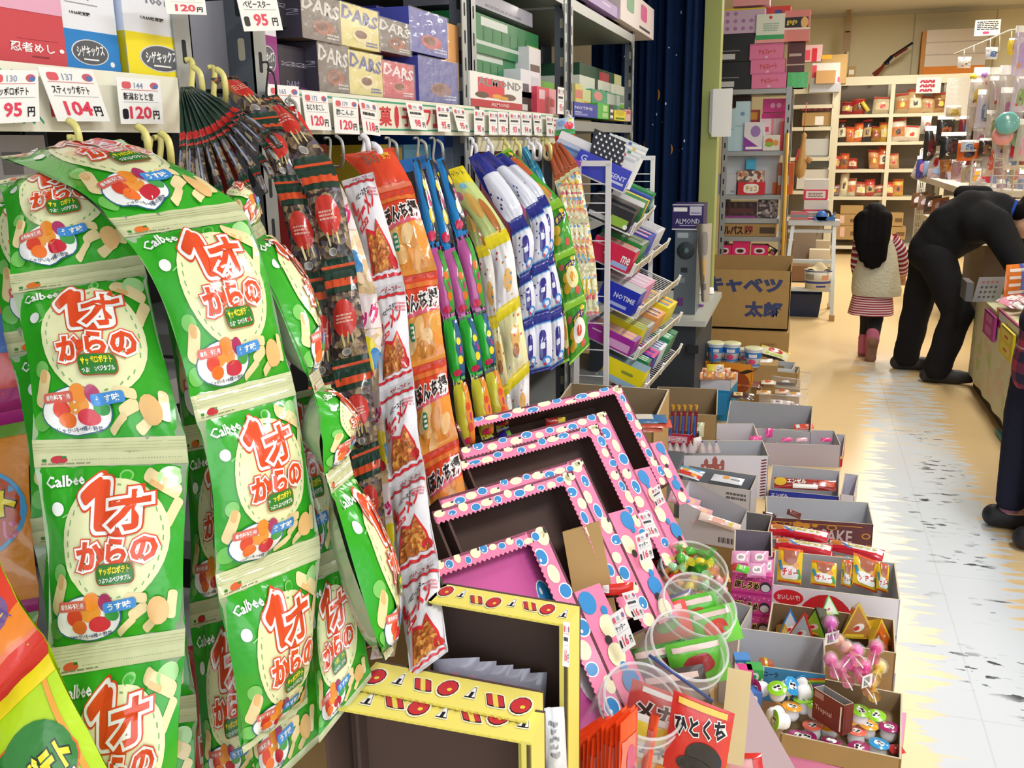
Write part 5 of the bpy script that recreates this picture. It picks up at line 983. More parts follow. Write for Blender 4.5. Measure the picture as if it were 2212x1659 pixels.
# sixth tier
gum(5, 'yellow gum box with blue base on the lowest tier', -.005, .07, .01, S - .015, .07, 'efe020', [R(0, 0, 1, .25, card('9ac0e0')), RR(.6, .6, .3, .14, card('8a9a3a'))], topc='5a7a8a'); gum(5, 'green gum box on the lowest tier', .08, .05, .0, S - .02, .075, '1f7a4a', sticks=5, stc=('c8d8c8', '2a8a5a'))
gum(5, 'blue and magenta gum box on the lowest tier', .16, .09, .0, S - .02, .07, '23288c', [R(0, .5, 1, .8, card('c8288a'))], topc='c82a84', sticks=4, stc=('2a2a90', 'c82a84')); gum(5, 'white framed gum tray on the lowest tier', .27, .10, .0, S - .02, .07, 'd6dade', sticks=7, stc=('3a4a9a', 'dadee4'))
gum(5, 'green and white gum box near the far end of the lowest tier', .39, .07, .0, S - .02, .08, '2a8a5a', [R(.2, .3, .8, .7, card('d0e0d4'))], sticks=4, stc=('8ac8a0', 'd8e8dc')); gum(5, 'green gum box at the far end of the lowest tier', .47, .06, .0, S - .02, .08, '1f7048', [R(.2, .3, .8, .7, WHITE)])
# grating stand under the rack
m = M(); a, b = pY(1252, 905, RY + .1), pY(1440, 905, RY + .1); z = a.z
st = thing('rack_stand', V(((a.x + b.x) / 2, RY + .3, 0)), 'dark low stand carrying the white gum rack', 'stand')
M().box(V((a.x - .02, RY - .03, z - .36)), V((b.x - a.x, 0, 0)), V((0, .86, 0)), UP * .03, steel('6d737b')).build('stand_top', st)
for x in (a.x, b.x - .05):
    for y in (RY - .02, RY + .79): M().box(V((x, y, 0)), V((.03, 0, 0)), V((0, .03, 0)), UP * (z - .36), steel('6d737b')).build('stand_leg', st)
# ------------------------------------------------------------------ cartons of sweets standing along the aisle
GI, GI2, LV_ = card('bcbcc1'), card('c4c1c9'), card('dcd9e2')
def ftray(label, fl, fr, z, dep, hf, hb=None, mat=None, inner=None, prints=(), name='sweet_tray', cat='tray', sideprints=(), zb=None, group=None):
    """open tray whose front top edge runs fl -> fr in pixels at height z; hf front wall height"""
    a, b = pZ(*fl, z), pZ(*fr, z); o = a - UP * hf
    return tray(name, label, o, b - a, dep, hf, hb or hf, mat=mat or WHITE, inner=inner or GI, prints=prints, sideprints=sideprints, cat=cat), o, b - a
def fbox(label, fl, fr, z, dep, h, mat, prints=(), name='sweet_box', side=None, top=()):
    a, b = pZ(*fl, z), pZ(*fr, z); return carton(name, label, a - UP * h, b - a, dep, h, mat=mat, printf=prints, side=side, top=top)
# jelly cups
_, jo, ju = ftray('kraft tray full of white jelly cups at the lower right', (1685, 1584), (1947, 1640), .25, .25, .05, .055, mat=KR, inner=kraft('9c8462'))
fbox('pink candy carton under the tray of jelly cups', (1690, 1626), (1938, 1690), .198, .27, .198, card('e087b4'), [T('ヤング', .16, .80, .2, .14, card('5a9a4a'), .03), T('ドーナツ', .5, .7, .36, .16, card('5a9a4a'), .03), R(.05, .1, .9, .4, card('d06aa0'))], side=card('d8a03a'))
LIDC = dict(purple=('a8286e', '8a2060'), lime=('8fd02a', '6ab020'), orange=('f0a428', 'd88a20'), coral=('f0705a', 'd85a4a'), blue=('2a9ad8', '1f7ab8'))
def jelly(cn, loc):
    t = thing('jelly_cup', loc, '', 'jelly cup'); lc = film(LIDC[cn][0])
    M().lathe([(0, 0), (.014, 0), (.016, .003), (.0185, .012), (.017, .014), (.0185, .03)], loc, mk('cup_white', 'eeeef0', .35, .5), UP, 18).build('cup', t)
    m = M().lathe([(.0215, -.0006), (.0225, .0004), (.0215, .0012), (0, .0014)], loc + UP * .03, lc, UP, 18)
    m.deco(flat(loc + UP * .0314, V((.04, 0, 0)), V((0, .04, 0)), UP), [RR(0, 0, .52, .40, FW, .5), RR(-.1, .06, .2, .14, INK, .5), E(.1, .1, .1, .09, film('2c2a38'), 8), R(.02, -.14, .2, -.06, INK)], .0003, .0001)
    m.build('foil_lid', t); return t
JC = [(1722, 1588, 'purple'), (1744, 1590, 'purple'), (1795, 1602, 'purple'), (1857, 1613, 'purple'), (1897, 1605, 'blue'), (1757, 1567, 'coral'), (1850, 1580, 'coral'), (1793, 1565, 'orange'), (1832, 1556, 'orange'), (1873, 1564, 'orange'), (1921, 1570, 'purple'), (1893, 1543, 'lime'), (1857, 1532, 'lime'), (1708, 1525, 'orange'), (1762, 1522, 'lime'), (1736, 1512, 'lime')]
jp = {}; cnt = {}
for k, (x, y, c) in enumerate(JC):
    p = pZ(x, y, .25 - .012 + (.028 if y < 1540 else 0)); loc = p - UP * .0314; cnt[c] = cnt.get(c, 0) + 1
    lb = 'white jelly cup, %s lid, %s of its colour in kraft tray' % (c, {1: 'first from the left', 2: 'second from the left', 3: 'third from the left', 4: 'fourth from the left', 5: 'last'}[cnt[c]])
    if c not in jp: jp[c] = jelly(c, loc); o_ = jp[c]
    else: o_ = dup(jp[c], loc)
    o_['label'] = lb; o_['group'] = 'jelly cups in the kraft tray'
    o_.rotation_euler = (rnd.uniform(-.12, .12), rnd.uniform(-.12, .12), rnd.uniform(0, 6))
TUMB = [(1655, 1478, 'purple', (1.35, 0, -.9)), (1722, 1487, 'lime', (1.5, .2, 1.9)), (1680, 1497, 'lime', (.25, -.15, .3)), (1745, 1485, 'blue', (1.4, .3, -2.6)), (1664, 1538, 'orange', (1.55, .1, 2.3)), (1703, 1548, 'lime', (1.4, 0, -1.2)), (1693, 1480, 'blue', (.6, .6, .3))]
for k, (x, y, c, rt) in enumerate(TUMB):
    p = pZ(x, y, .285); o_ = dup(jp[c], p - UP * .012); o_.rotation_euler = rt
    o_['label'] = 'tipped jelly cup with %s lid, %s' % (c, ['touching the rainbow strip', 'in front of the rainbow strip', 'upright on the heap at the left corner', 'between rainbow strip and brown box', 'lowest at the left edge of the tray', 'lying with its lid to the left', 'half hidden behind the leaning pile'][k])
    o_['group'] = 'tipped jelly cups'
pack('red sweet wrapper in the front corner of the jelly tray', pZ(1936, 1618, .215), V((.03, .01, 0)), V((-.01, .03, 0)), .01, film('c8282e'))
# small empty brown carton on the cups
a, b = pZ(1757, 1502, .31), pZ(1822, 1542, .31)
tray('small_carton', 'small empty brown carton perched on the jelly cups', a - UP * .055, b - a, .032, .075, .07, mat=card('7a3428'), inner=card('a09a9c'), t=.0015, prints=[T('Tropical', .36, .42, .55, .2, card('d8b0a4'), .02), R(.05, .75, .35, .95, card('b08478'))] + BAR(.9, .1, .97, .9, WHITE, 1), sideprints=[R(.2, .1, .8, .9, card('7a3428'))], cat='box')
# rainbow strip tray behind the cups
ftray('grey tray with a blue rainbow front strip behind the jelly cups', (1590, 1432), (1783, 1458), .285, .11, .09, .125, mat=card('8e8e96'), prints=[R(.28, 0, 1, 1, card('4a9ad0')), T('コーラ', .4, .8, .16, .14, INK, .02)] + [P([(.55, .3 + .06 * k), (.8, .55 + .06 * k), (1, .62 + .06 * k), (1, .68 + .06 * k), (.8, .61 + .06 * k), (.55, .36 + .06 * k)], card(c)) for k, c in enumerate(('c85a8a', '8a6ac0', '4ab05a', 'e8d03a', 'e8703a'))])
pack('orange wrapped sweet in the rainbow tray', pZ(1656, 1428, .24), V((.03, .01, 0)), V((-.008, .02, .02)), .01, film('e87a4a'), [R(.3, 0, .5, 1, FY)])
# little dice boxes beside the jars
for k, (x, y, c, c2) in enumerate(((1602, 1420, '4a8ad0', 'f0f0f0'), (1608, 1446, 'd83a8a', 'f0d0e0'), (1630, 1442, '3aa84a', 'e0f0e0'), (1628, 1474, '4a7ac8', 'f0f0f8'))):
    p = pZ(x, y, .30); M().cbox(p - UP * (.03 if k < 3 else .05), .036, .036, .034, card(c), .2).deco(flat(p - UP * (.03 if k < 3 else .05) + V((-.018, -.0215, 0)), V((.036, .0072, 0)), UP * .034), [RR(.5, .5, .6, .6, card(c2)), RR(.5, .5, .3, .3, card(c))], .0012).build('dice_box', None, '%s dice candy box in the grey carton by the jars' % ('blue', 'magenta', 'green', 'lower blue')[k], 'candy box')
ftray('grey carton of dice candy boxes beside the jars', (1596, 1500), (1642, 1508), .27, .10, .12, .14, mat=card('9a9aa2'))
p, q, r_ = pD(1588, 1430, 1.62), pD(1735, 1690, 1.42), pD(1560, 1690, 1.36)
m = M(); n_ = (q - p).cross(r_ - p).normalized() * .004; m.add([p, q, r_, p + n_, q + n_, r_ + n_], [(0, 1, 2), (5, 4, 3), (0, 3, 4, 1), (1, 4, 5, 2), (2, 5, 3, 0)], card('a58d92')).build('card_flap', None, 'mauve grey triangular flap sticking up before the jelly tray', 'cardboard')
pack('red and white candy lying below the mauve flap', pD(1600, 1648, 1.34), V((.06, .0, .012)), V((-.005, .01, .025)), .018, film('e0a0a0'), [R(.8, 0, 1, 1, film('d02a2a')), R(0, .8, 1, 1, film('d8302a')), R(0, 0, .2, 1, film('e8d03a'))])
# lollipops bunched in a holder
ftray('lavender carton behind the lollipops', (1846, 1445), (1935, 1455), .20, .12, .2, mat=LV_)
def lolly(label, hx, hy, z, ch, tail, st=True, r=.017):
    c = pZ(hx, hy, z); t = thing('lollipop', c, label, 'lollipop', 'twist wrapped lollipops')
    M().lathe([(0, -r), (r * .6, -r * .8), (r, 0), (r * .6, r * .8), (0, r)], c, mk('lolly' + ch, ch, .12, .6, .5), V((.3, -.6, .5)), 14).build('candy_head', t)
    d = (pZ(hx + tail[0], hy + tail[1], z) - c).normalized(); m = M().lathe([(.004, r * .7), (.006, r * 1.2), (.011, r * 2.4), (.014, r * 3.4)], c, mk('wrap' + ch, ch, .1, .7, alpha=.55), d, 10)
    m.lathe([(r * 1.12, -r * .5), (r * 1.18, 0), (r * .8, r)], c, CLEAR2, d, 10); m.build('wrapper', t)
    M().tube([c, c + d * .085], .0016, mk('stick', 'f0f0ec', .5), 6).build('stick', t)
LO = [(1794, 1345, .40, 'd866c0', (8, 40)), (1850, 1406, .36, 'f06ac0', (-25, 30)), (1838, 1435, .34, 'f070b0', (25, 28)), (1868, 1440, .33, 'f05aa8', (10, 38)), (1794, 1425, .34, 'f080b8', (15, 38)), (1815, 1445, .33, 'f090b0', (20, 35)), (1893, 1398, .35, 'e85aa0', (-8, 35)), (1810, 1385, .36, 'f0a878', (30, 20)), (1900, 1440, .32, 'f0d060', (-15, 40)), (1880, 1475, .30, 'f0c050', (10, 35)), (1855, 1462, .31, 'f0b080', (20, 30)), (1830, 1400, .36, 'f0b0a0', (20, 25))]
LN = ['magenta lollipop standing highest of the bunch', 'hot pink lollipop in the middle of the bunch', 'pink lollipop just below the middle one', 'pink lollipop at the lower right of the bunch', 'pink lollipop nearest the brown carton on the left', 'pink lollipop low above the small brown carton', 'pink lollipop at the far right by the gold packs', 'orange lollipop wrapped with a barcode label', 'yellow lollipop at the right side of the bunch', 'yellow lollipop hanging lowest on the right', 'pale orange lollipop low in the bunch', 'peach lollipop behind the hot pink ones']
for l, n_ in zip(LO, LN): lolly(n_, *l)
for k, (x, y, w) in enumerate(((1796, 1395, 30), (1872, 1488, 22))):
    a = pZ(x - w / 2, y, .37 - .05 * k); u = pZ(x + w / 2, y - 8, .37 - .05 * k) - a; m = M().box(a, u, V((0, .0006, 0)), UP * .03, PAPER); m.deco(flat(a, u, UP * .03), BAR(.2, .15, .8, .85, INK), .0004).build('barcode_tag', None, 'barcode label on the %s lollipop wrapper' % ('orange', 'lowest yellow')[k], 'label')
# kraft tray of pyramid packs
_, ko, ku = ftray('kraft tray of pyramid candy packs behind the lollipops', (1656, 1368), (1936, 1411), .26, .16, .14, .15, mat=KR, inner=kraft('96795a'))
def pyramid(label, x, y, z, s, c1, c2, rz, tip):
    c = pZ(x, y, z); R3 = Matrix.Rotation(rz, 3, 'Z') @ Matrix.Rotation(tip, 3, 'X'); w = s * .5
    q = [V((-w, -w * .5, 0)), V((w, -w * .5, 0)), V((0, w * .5, s * .9)), V((0, w * 1.5, s * .2))]; q = [c + R3 @ p for p in q]; m = M().add(q, [(0, 1, 2), (1, 3, 2), (3, 0, 2), (0, 3, 1)], film(c1))
    def f(a, b, off): n = (q[1] - q[0]).cross(q[2] - q[0]).normalized(); return q[0] + (q[1] - q[0]) * a + (q[2] - q[0]) * b + n * off
    m.deco(f, [P([(.05, .04), (.9, .04), (.05, .88)], film(c2)), E(.35, .3, .14, .12, film('f0e8e0'), 10), E(.3, .28, .08, .07, film('c83a3a'), 8), R(.08, .05, .6, .12, film('e8c83a'))], .0008, .0003)
    m.build('pyramid_pack', None, label, 'candy pack', 'pyramid candy packs')
for l in (('blue and silver pyramid pack at the left of the kraft tray', 1705, 1368, .22, .075, '2a7ac0', 'c8ccd4', .2, .2), ('red and silver pyramid pack leaning on the blue one', 1735, 1376, .22, .08, 'd83a2c', 'b8c0cc', -.3, .3), ('gold pyramid pack low at the left corner', 1690, 1385, .2, .06, 'd8a428', 'e8c870', .5, .4), ('green and black pyramid pack in the middle of the tray', 1765, 1360, .24, .08, '3a3a2c', '8ac83a', -.5, .5), ('lime pyramid pack standing up at the back', 1790, 1322, .27, .05, '6ac83a', 'd8e8d0', .3, .1), ('large gold pyramid pack with brown print', 1850, 1365, .24, .095, 'e0b828', 'b87a3a', .2, .3), ('gold and orange pyramid pack at the right wall', 1895, 1385, .23, .075, 'e8c030', 'd8702a', .6, .4), ('orange pyramid pack at the right front corner', 1900, 1408, .21, .07, 'd8682a', 'f0d8c0', -.4, .5)): pyramid(*l)
# white carton of chocolate cookies
_, co, cu_ = ftray('white carton of yellow cookie packs lettered in navy', (1667, 1263), (1945, 1296), .27, .20, .27, .29, mat=card('e8e6f0'), inner=GI, prints=[E(.44, .56, .24, .4, card('d02a34'), 24), R(0, 0, 1, .50, card('e8e6f0')), E(.14, .88, .12, .09, card('d02a34'), 18), T('おいしいで!', .14, .88, .18, .06, WHITE, .02, .05), T('チョコ', .4, .64, .34, .18, card('2c3a88'), .06, 0, [(.12, WHITE)]), RR(.72, .66, .3, .12, card('2c3a88')), T('ビスケット', .72, .66, .24, .07, WHITE, .02), T('ー', .2, .66, .08, .06, card('2c3a88'), .05)] + [RR(.98, .5, .03, .2, card('5a6ac0'))])
def cookie(label, x, y, z, w, h, rz, tilt):
    c = pZ(x, y, z); u = V((math.cos(rz), math.sin(rz) * .4, -math.sin(rz))) * w; v = V((0, math.sin(tilt), math.cos(tilt))) * h
    pack(label, c + v / 2, u, v, .022, film('f0c828'), [R(.02, 0, .98, .06, film('e0542a')), R(.02, .94, .98, 1, film('e0542a')), P([(.2, .95), (.85, .95), (.75, .62), (.5, .52), (.25, .62)], film('a86048')), RR(.5, .32, .72, .38, FW), T('チョコ', .5, .36, .6, .2, film('d02a34'), .04, .15), RR(.12, .5, .12, .3, film('3a9ab8'), .4), RR(.88, .3, .12, .3, film('4aa05a'), .4), E(.74, .55, .12, .09, film('e89a4a'), 10)], name='cookie_pack', cat='cookie pack', group='cookie packs in the white carton', wr=.002)
for l in (('cookie pack standing first from the left in the white carton', 1704, 1260, .255, .068, .10, .05, .35), ('cookie pack second from the left, leaning low', 1778, 1266, .245, .07, .07, .05, .5), ('thin cookie pack third along, seen half edge on', 1827, 1268, .245, .03, .075, .3, .3), ('tilted cookie pack fourth along with foil top', 1868, 1272, .245, .075, .09, .35, .4), ('cookie pack at the right end of the white carton', 1905, 1278, .245, .035, .08, .3, .35), ('cookie pack corner behind the tilted one', 1845, 1262, .25, .05, .065, .2, .4)): cookie(*l)
# biscuit bars
_, bo, bu = ftray('grey tray of long red biscuit packs', (1650, 1205), (1909, 1232), .205, .13, .2, .215, mat=card('cfccd6'))
def bisc(label, a, b, z, h, lift):
    pack_px(label, a, b, h, z, .026, film('cf1f34'), [R(.02, .45, .98, .86, FW), P([(.0, .1), (.35, .3), (1, .2), (1, .5), (.4, .52), (0, .6)], film('cf1f34')), E(.14, .7, .14, .22, film('e0a060'), 16), E(.14, .7, .1, .16, film('c8803c'), 12), T('ビスケット', .62, .72, .5, .2, film('e0d040'), .06, 0, [(.1, film('4a5a2a'))]), R(.45, .46, .85, .6, FW), RR(.33, .6, .07, .4, film('5a8ac0'), .4)], lift=lift, name='biscuit_pack', cat='biscuit pack', group='red biscuit packs', wr=.002)
bisc('red biscuit pack at the back left of the grey tray, topmost', (1660, 1162), (1786, 1182), .245, .04, .5); bisc('red biscuit pack in the middle row at the left', (1672, 1192), (1794, 1212), .225, .04, .5); bisc('red biscuit pack at the right end of the middle row', (1786, 1196), (1905, 1222), .225, .04, .5)
bisc('red biscuit pack low at the left front', (1660, 1212), (1800, 1222), .20, .035, .4); bisc('red biscuit pack low at the right front', (1796, 1226), (1902, 1238), .195, .03, .4)
# cream cake carton
BRN = card('5c2f3a'); GOLD = card('c88a34')
_, _, _ = ftray('brown cream cake carton with gold scrolls and silver lettering', (1656, 1117), (1887, 1133), .10, .15, .10, .13, mat=BRN, prints=[T('CREAM CAKE', .42, .42, .78, .5, card('b9a8b0'), .02), E(.3, .8, .05, .12, GOLD, 12), E(.38, .76, .04, .1, GOLD, 12), E(.46, .8, .03, .08, GOLD, 12), R(.03, .84, .9, .87, GOLD), E(.06, .72, .05, .12, GOLD, 14), E(.06, .72, .035, .08, BRN, 14), E(.2, .8, .04, .08, GOLD), E(.2, .8, .028, .05, BRN), E(.62, .76, .05, .1, GOLD, 14), E(.62, .76, .036, .07, BRN, 14), E(.94, .5, .04, .12, GOLD), E(.94, .5, .028, .08, BRN), RR(.63, .1, .2, .1, card('b9a8b0')), T('20', .97, .1, .05, .12, GOLD)])
pack('brown wrapper tip rising inside the cream cake carton', pZ(1715, 1110, .12), V((.05, .01, -.02)), V((.004, .01, .02)), .014, film('6a2c2a')); pack('white and brown wrapper tip at the left of the cream cake carton', pZ(1662, 1112, .12), V((.05, .01, -.01)), V((.0, .02, .01)), .012, film('4a2a34'), [R(.2, .5, .7, .8, FW)])
# pink plum candy boxes stacked by the jars
PB = card('d84a9a')
for k, (fl, fr, z) in enumerate((((1582, 1237), (1669, 1246), .33), ((1600, 1290), (1668, 1297), .262), ((1606, 1335), (1666, 1341), .194))):
    h = .062; z = .33 - .0625 * k; a, b = pZ(1582, 1237, .33), pZ(1669, 1246, .33)
    carton('plum_candy_box', 'pink plum candy box, %s of the stack beside the jars' % ('topmost', 'middle', 'lowest')[k], V((a.x, b.y, z - h)), V((b.x - a.x, .0, 0)), .12, h, mat=PB, printf=[R(0, 0, 1, .12, card('c02a84')), T('こはない', .3, .76, .4, .16, INK, .02), T('ほしうめ', .38, .46, .6, .34, card('3a2420'), .05, -.08, [(.12, card('f0e070'))]), E(.84, .45, .14, .26, card('34303a'), 16), E(.84, .4, .11, .18, card('d8d4d8'), 14)] + [E(.1 + .12 * q, .9 - .05 * (q % 3), .02, .03, card('f0b0d8'), 8) for q in range(8)])
ftray('mauve carton behind the plum candy packets', (1585, 1196), (1669, 1203), .345, .10, .05, .085, mat=card('b06a9a'), inner=card('7a7480'))
for k, (x, y, l) in enumerate(((1635, 1232, 'lying in front on the pink box stack'), (1660, 1225, 'standing at the right edge of the pink box stack'), (1600, 1205, 'upright behind the top jar'), (1640, 1205, 'behind the front packet'))):
    pack('pale pink plum candy packet ' + l, pZ(x, y, .345), V((.05 if k != 1 else .02, .01, 0)), V((0, .03, .03)), .012, film('e0a0c4'), [RR(.5, .5, .5, .5, FW), RR(.5, .5, .3, .24, film('a8a0a8')), R(0, .0, 1, .1, film('d87ab0'))])
pack('green twist sweet fallen on the plum candy packets', pZ(1600, 1228, .35), V((.045, .0, -.008)), V((.005, .02, .012)), .016, film('5cc83a'), [R(0, 0, .25, 1, film('c83a3a')), R(.4, .2, .6, .8, film('b8e89a'))])
ftray('white carton with grey inside between the second jar and the pink boxes', (1556, 1345), (1600, 1358), .24, .08, .24, .27, mat=card('dcdae2'), inner=GI)
# slanted white carton with twisted pink lollies
a, b = pZ(1465, 1165, .2), pZ(1593, 1187, .2); un = (b - a).normalized(); dv = V((-un.y, un.x, 0)) * .12; w = (b - a).length
m = M()
for oo, inn in ((V((0, 0, 0)), 0), (dv, 1)):
    q = [a + oo, b + oo, b + oo + UP * (.065 + .03 * inn), a + oo + UP * (.14 + .03 * inn)]; m.add(q, [(0, 1, 2, 3)], card('e0dee6') if not inn else GI)
    m.add([p + V((0, .003, 0)) for p in q], [(3, 2, 1, 0)], GI)
m.add([b, b + dv, b + dv + UP * .095, b + UP * .065], [(0, 1, 2, 3)], card('d6d4dc')).add([a, a + dv, a + dv + UP * .17, a + UP * .14], [(3, 2, 1, 0)], card('d6d4dc')).add([a, b, b + dv, a + dv], [(0, 1, 2, 3)], GI)
m.deco(flat(a, un * w, UP * .14), BAR(.68, .1, .96, .24, INK, 12), .0006).build('slanted_carton', None, 'white slant cut carton holding pink twisted sweets', 'box')
M().box(a - UP * .2, un * w, dv, UP * .199, KR).build('base_carton', None, 'kraft carton under the slant cut white carton', 'carton')
for k in range(3):
    c = pZ(1478 + 26 * k, 1082 + 22 * k, .31 - .02 * k); pack('pink twisted marshmallow sweet in the slant cut carton, %s from the pink cartons' % ORD[k], c, V((.10, .02, -.035)), V((.008, .03, .03)), .026, film('eab0bc'), [R(.1, .3, .4, .5, film('f0d0d8')), R(.6, .2, .8, .8, film('f0c8a0'))], wr=.006)
pack('long pale twisted sweet with a yellow end lying over the slant cut edge', pZ(1555, 1128, .29), V((.13, .02, -.04)), V((.005, .02, .02)), .02, film('f0d8cc'), [R(.3, .2, .6, .8, film('f0b8a8')), R(.7, .2, .8, .8, film('e8d06a'))], wr=.004)
# dark small carton
ftray('small dark brown carton beside the cream cake carton', (1593, 1162), (1655, 1172), .19, .10, .19, .25, mat=card('3a2420'), inner=card('7c7a7c'), prints=[T('CHOCO', .5, .93, .7, .05, card('c8b8b0'))]); pack('dark brown candy pack inside the small dark carton', pZ(1620, 1160, .18), V((.07, .0, 0)), V((0, .03, .015)), .012, film('3a2018'), [R(.2, .3, .6, .6, film('a08a7a'))])
# blue tray of red bars and the white carton round it
BL2 = card('2438a8')
ftray('blue fronted tray of red chocolate bars', (1661, 1058), (1812, 1073), .05, .13, .05, .12, mat=BL2, inner=GI, prints=[T('エンゼル', .16, .62, .24, .3, card('e0e0f0'), .03), R(.84, .1, .95, .5, card('8a9ad8'))])
ftray('white carton standing past the blue fronted tray', (1815, 1068), (1846, 1072), .07, .16, .07, .11, mat=card('dad6e2'), inner=card('c8c4d0'))
pack_px('red chocolate bar pack with gold end in the blue tray', (1672, 1060), (1806, 1068), .05, .045, .026, film('a02420'), [T('エンゼル', .36, .66, .3, .4, FW, .04, 0, [(.1, film('3a2020'))]), R(.3, .05, .7, .4, FW), E(.1, .6, .1, .4, film('e0b83a')), R(.72, .3, .98, .8, film('c84a2a'))], lift=.5)
# red and yellow carton
ftray('red candy carton with a yellow scalloped rim', (1673, 972), (1820, 987), .05, .20, .05, .10, mat=card('cf2f34'), inner=GI2, prints=[R(0, .78, 1, 1, card('e8c858')), T('ちっと', .14, .5, .26, .36, card('e8b0c0'), .04, .1), RR(.42, .4, .06, .5, card('9ab0d0'), -.4), E(.72, .1, .14, .24, card('b8c8e0')), E(.28, .62, .025, .06, card('e8c83a')), E(.56, .68, .025, .06, card('e8a83a')), E(.9, .3, .025, .06, card('e8c83a')), E(.62, .24, .02, .05, card('e8c83a'))] + [T('ほしゅ', .2, .2, .24, .22, card('e8b0c0'), .03)])
# white carton with a castle print
CS = card('a8605a')
cast = [P([(.34, .62), (.34, .8), (.37, .8), (.37, .88), (.39, .94), (.41, .88), (.41, .8), (.45, .8), (.45, .92), (.475, 1.0), (.5, .92), (.5, .8), (.53, .8), (.53, .86), (.55, .92), (.57, .86), (.57, .62)], CS), R(.44, .62, .47, .7, card('dcdae6')), R(.37, .7, .39, .75, card('dcdae6')), R(.52, .7, .54, .75, card('dcdae6')), R(.3, .6, .62, .615, CS), E(.68, .52, .05, .05, CS), RR(.5, .5, .2, .03, CS)]
_, ro, ru = ftray('white carton printed with a brown castle and diagonal edge stripes', (1440, 984), (1661, 985), .19, .14, .19, .215, mat=card('dcdae6'), inner=GI, prints=cast + [RR(.955, .06 + .07 * k, .06, .03, card('7a2c34'), .5) for k in range(13)])
ftray('white tray of long biscuit sachets in front of the castle carton', (1470, 1036), (1622, 1060), .17, .10, .17, .20, mat=card('d8d6de'), inner=card('9ea0a8'), prints=LINES(.66, .70, .94, .9, 2, card('6a6870'), 2) + [E(.66, .32, .03, .05, card('d85a7a')), E(.71, .32, .03, .05, card('d85a7a'))])
pack('blue striped cracker sachet lying over the white tray', pZ(1480, 1018, .21), V((.135, .0, -.03)), V((.02, .05, .02)), .016, film('e8e6e8'), [R(0, .7, 1, 1, film('2f9ac8')), R(0, .1, 1, .42, film('d83a2a')), E(.5, .58, .1, .14, film('e8a84a')), E(.8, .3, .1, .14, film('e8a84a'))]); pack('white cracker sachet with an orange picture in the white tray', pZ(1572, 1036, .19), V((.12, .0, -.012)), V((.01, .05, .01)), .016, film('e4e4ea'), [E(.45, .5, .12, .2, film('e8a03a')), R(.6, .3, .9, .5, film('8a9aa8'))])
for k in range(7):
    x = 1446 + 15 * k + (10 if k > 3 else 0); c = pZ(x, 976, .20); t = thing('candy_sachet', c, 'clear pointed candy sachet with a tied top, %s from the kraft carton' % ORD[k], 'candy sachet', 'clear pointed candy sachets'); M().lathe([(.022, 0), (.02, .008), (.008, .035), (.002, .042)], c, mk('sachet', 'e4d8da', .1, .7, alpha=.5), UP, 7).build('sachet_bag', t); M().lathe([(0, 0), (.014, .002), (.012, .014), (0, .02)], c, film(['d8a0a8', 'e8c0a0', 'd8b0b8'][k % 3]), UP, 8).build('sweets', t); M().lathe([(.002, 0), (.005, .006)], c + UP * .042, film(['4a4ab0', 'e8c83a'][k % 2]), UP, 7).build('tie', t)
# grey and white trays further along
ftray('pinkish grey tray with pink tassel sweets, behind the red carton', (1640, 957), (1817, 962), .11, .17, .11, .13, mat=card('b7acb4'), inner=card('c3bac2')); ftray('white tray of pink sweets next to the stick carton', (1531, 962), (1643, 962), .16, .16, .16, .215, mat=card('d9d2da'), inner=card('d8d2da')); ftray('wide grey lidless tray farther along the row', (1568, 920), (1752, 934), .13, .19, .13, .21, mat=card('bdbabc'), inner=card('aeaeb2'))
for k, (x, y, z) in enumerate(((1662, 935, .13), (1700, 950, .12), (1732, 950, .12), (1785, 950, .12), (1632, 952, .17), (1585, 958, .16), (1545, 960, .16))): pack('pink sweet wrapper ' + ('standing up in the pinkish grey tray', 'lying in the pinkish grey tray near its middle', 'flat clear one in the pinkish grey tray', 'at the right end of the pinkish grey tray', 'pointing up in the white tray corner', 'with gold in the white tray', 'at the left of the white tray')[k], pZ(x, y, z), V((.05 if k else .03, .02, 0)), V((0, .02, .04 if k in (0, 4) else .012)), .016, film(['e8409a', 'e85a9a', 'f0b8c8', 'e84a90', 'e8559a', 'e8c06a', 'e87aa8'][k]), wr=.004)
pack('red sweet wrappers at the right end of the wide grey tray', pZ(1736, 922, .13), V((.09, .01, .01)), V((-.01, .03, .02)), .016, film('e0503c'), [R(.1, .2, .3, .8, FW), R(.6, .3, .8, .7, film('f0a08a'))], wr=.006)
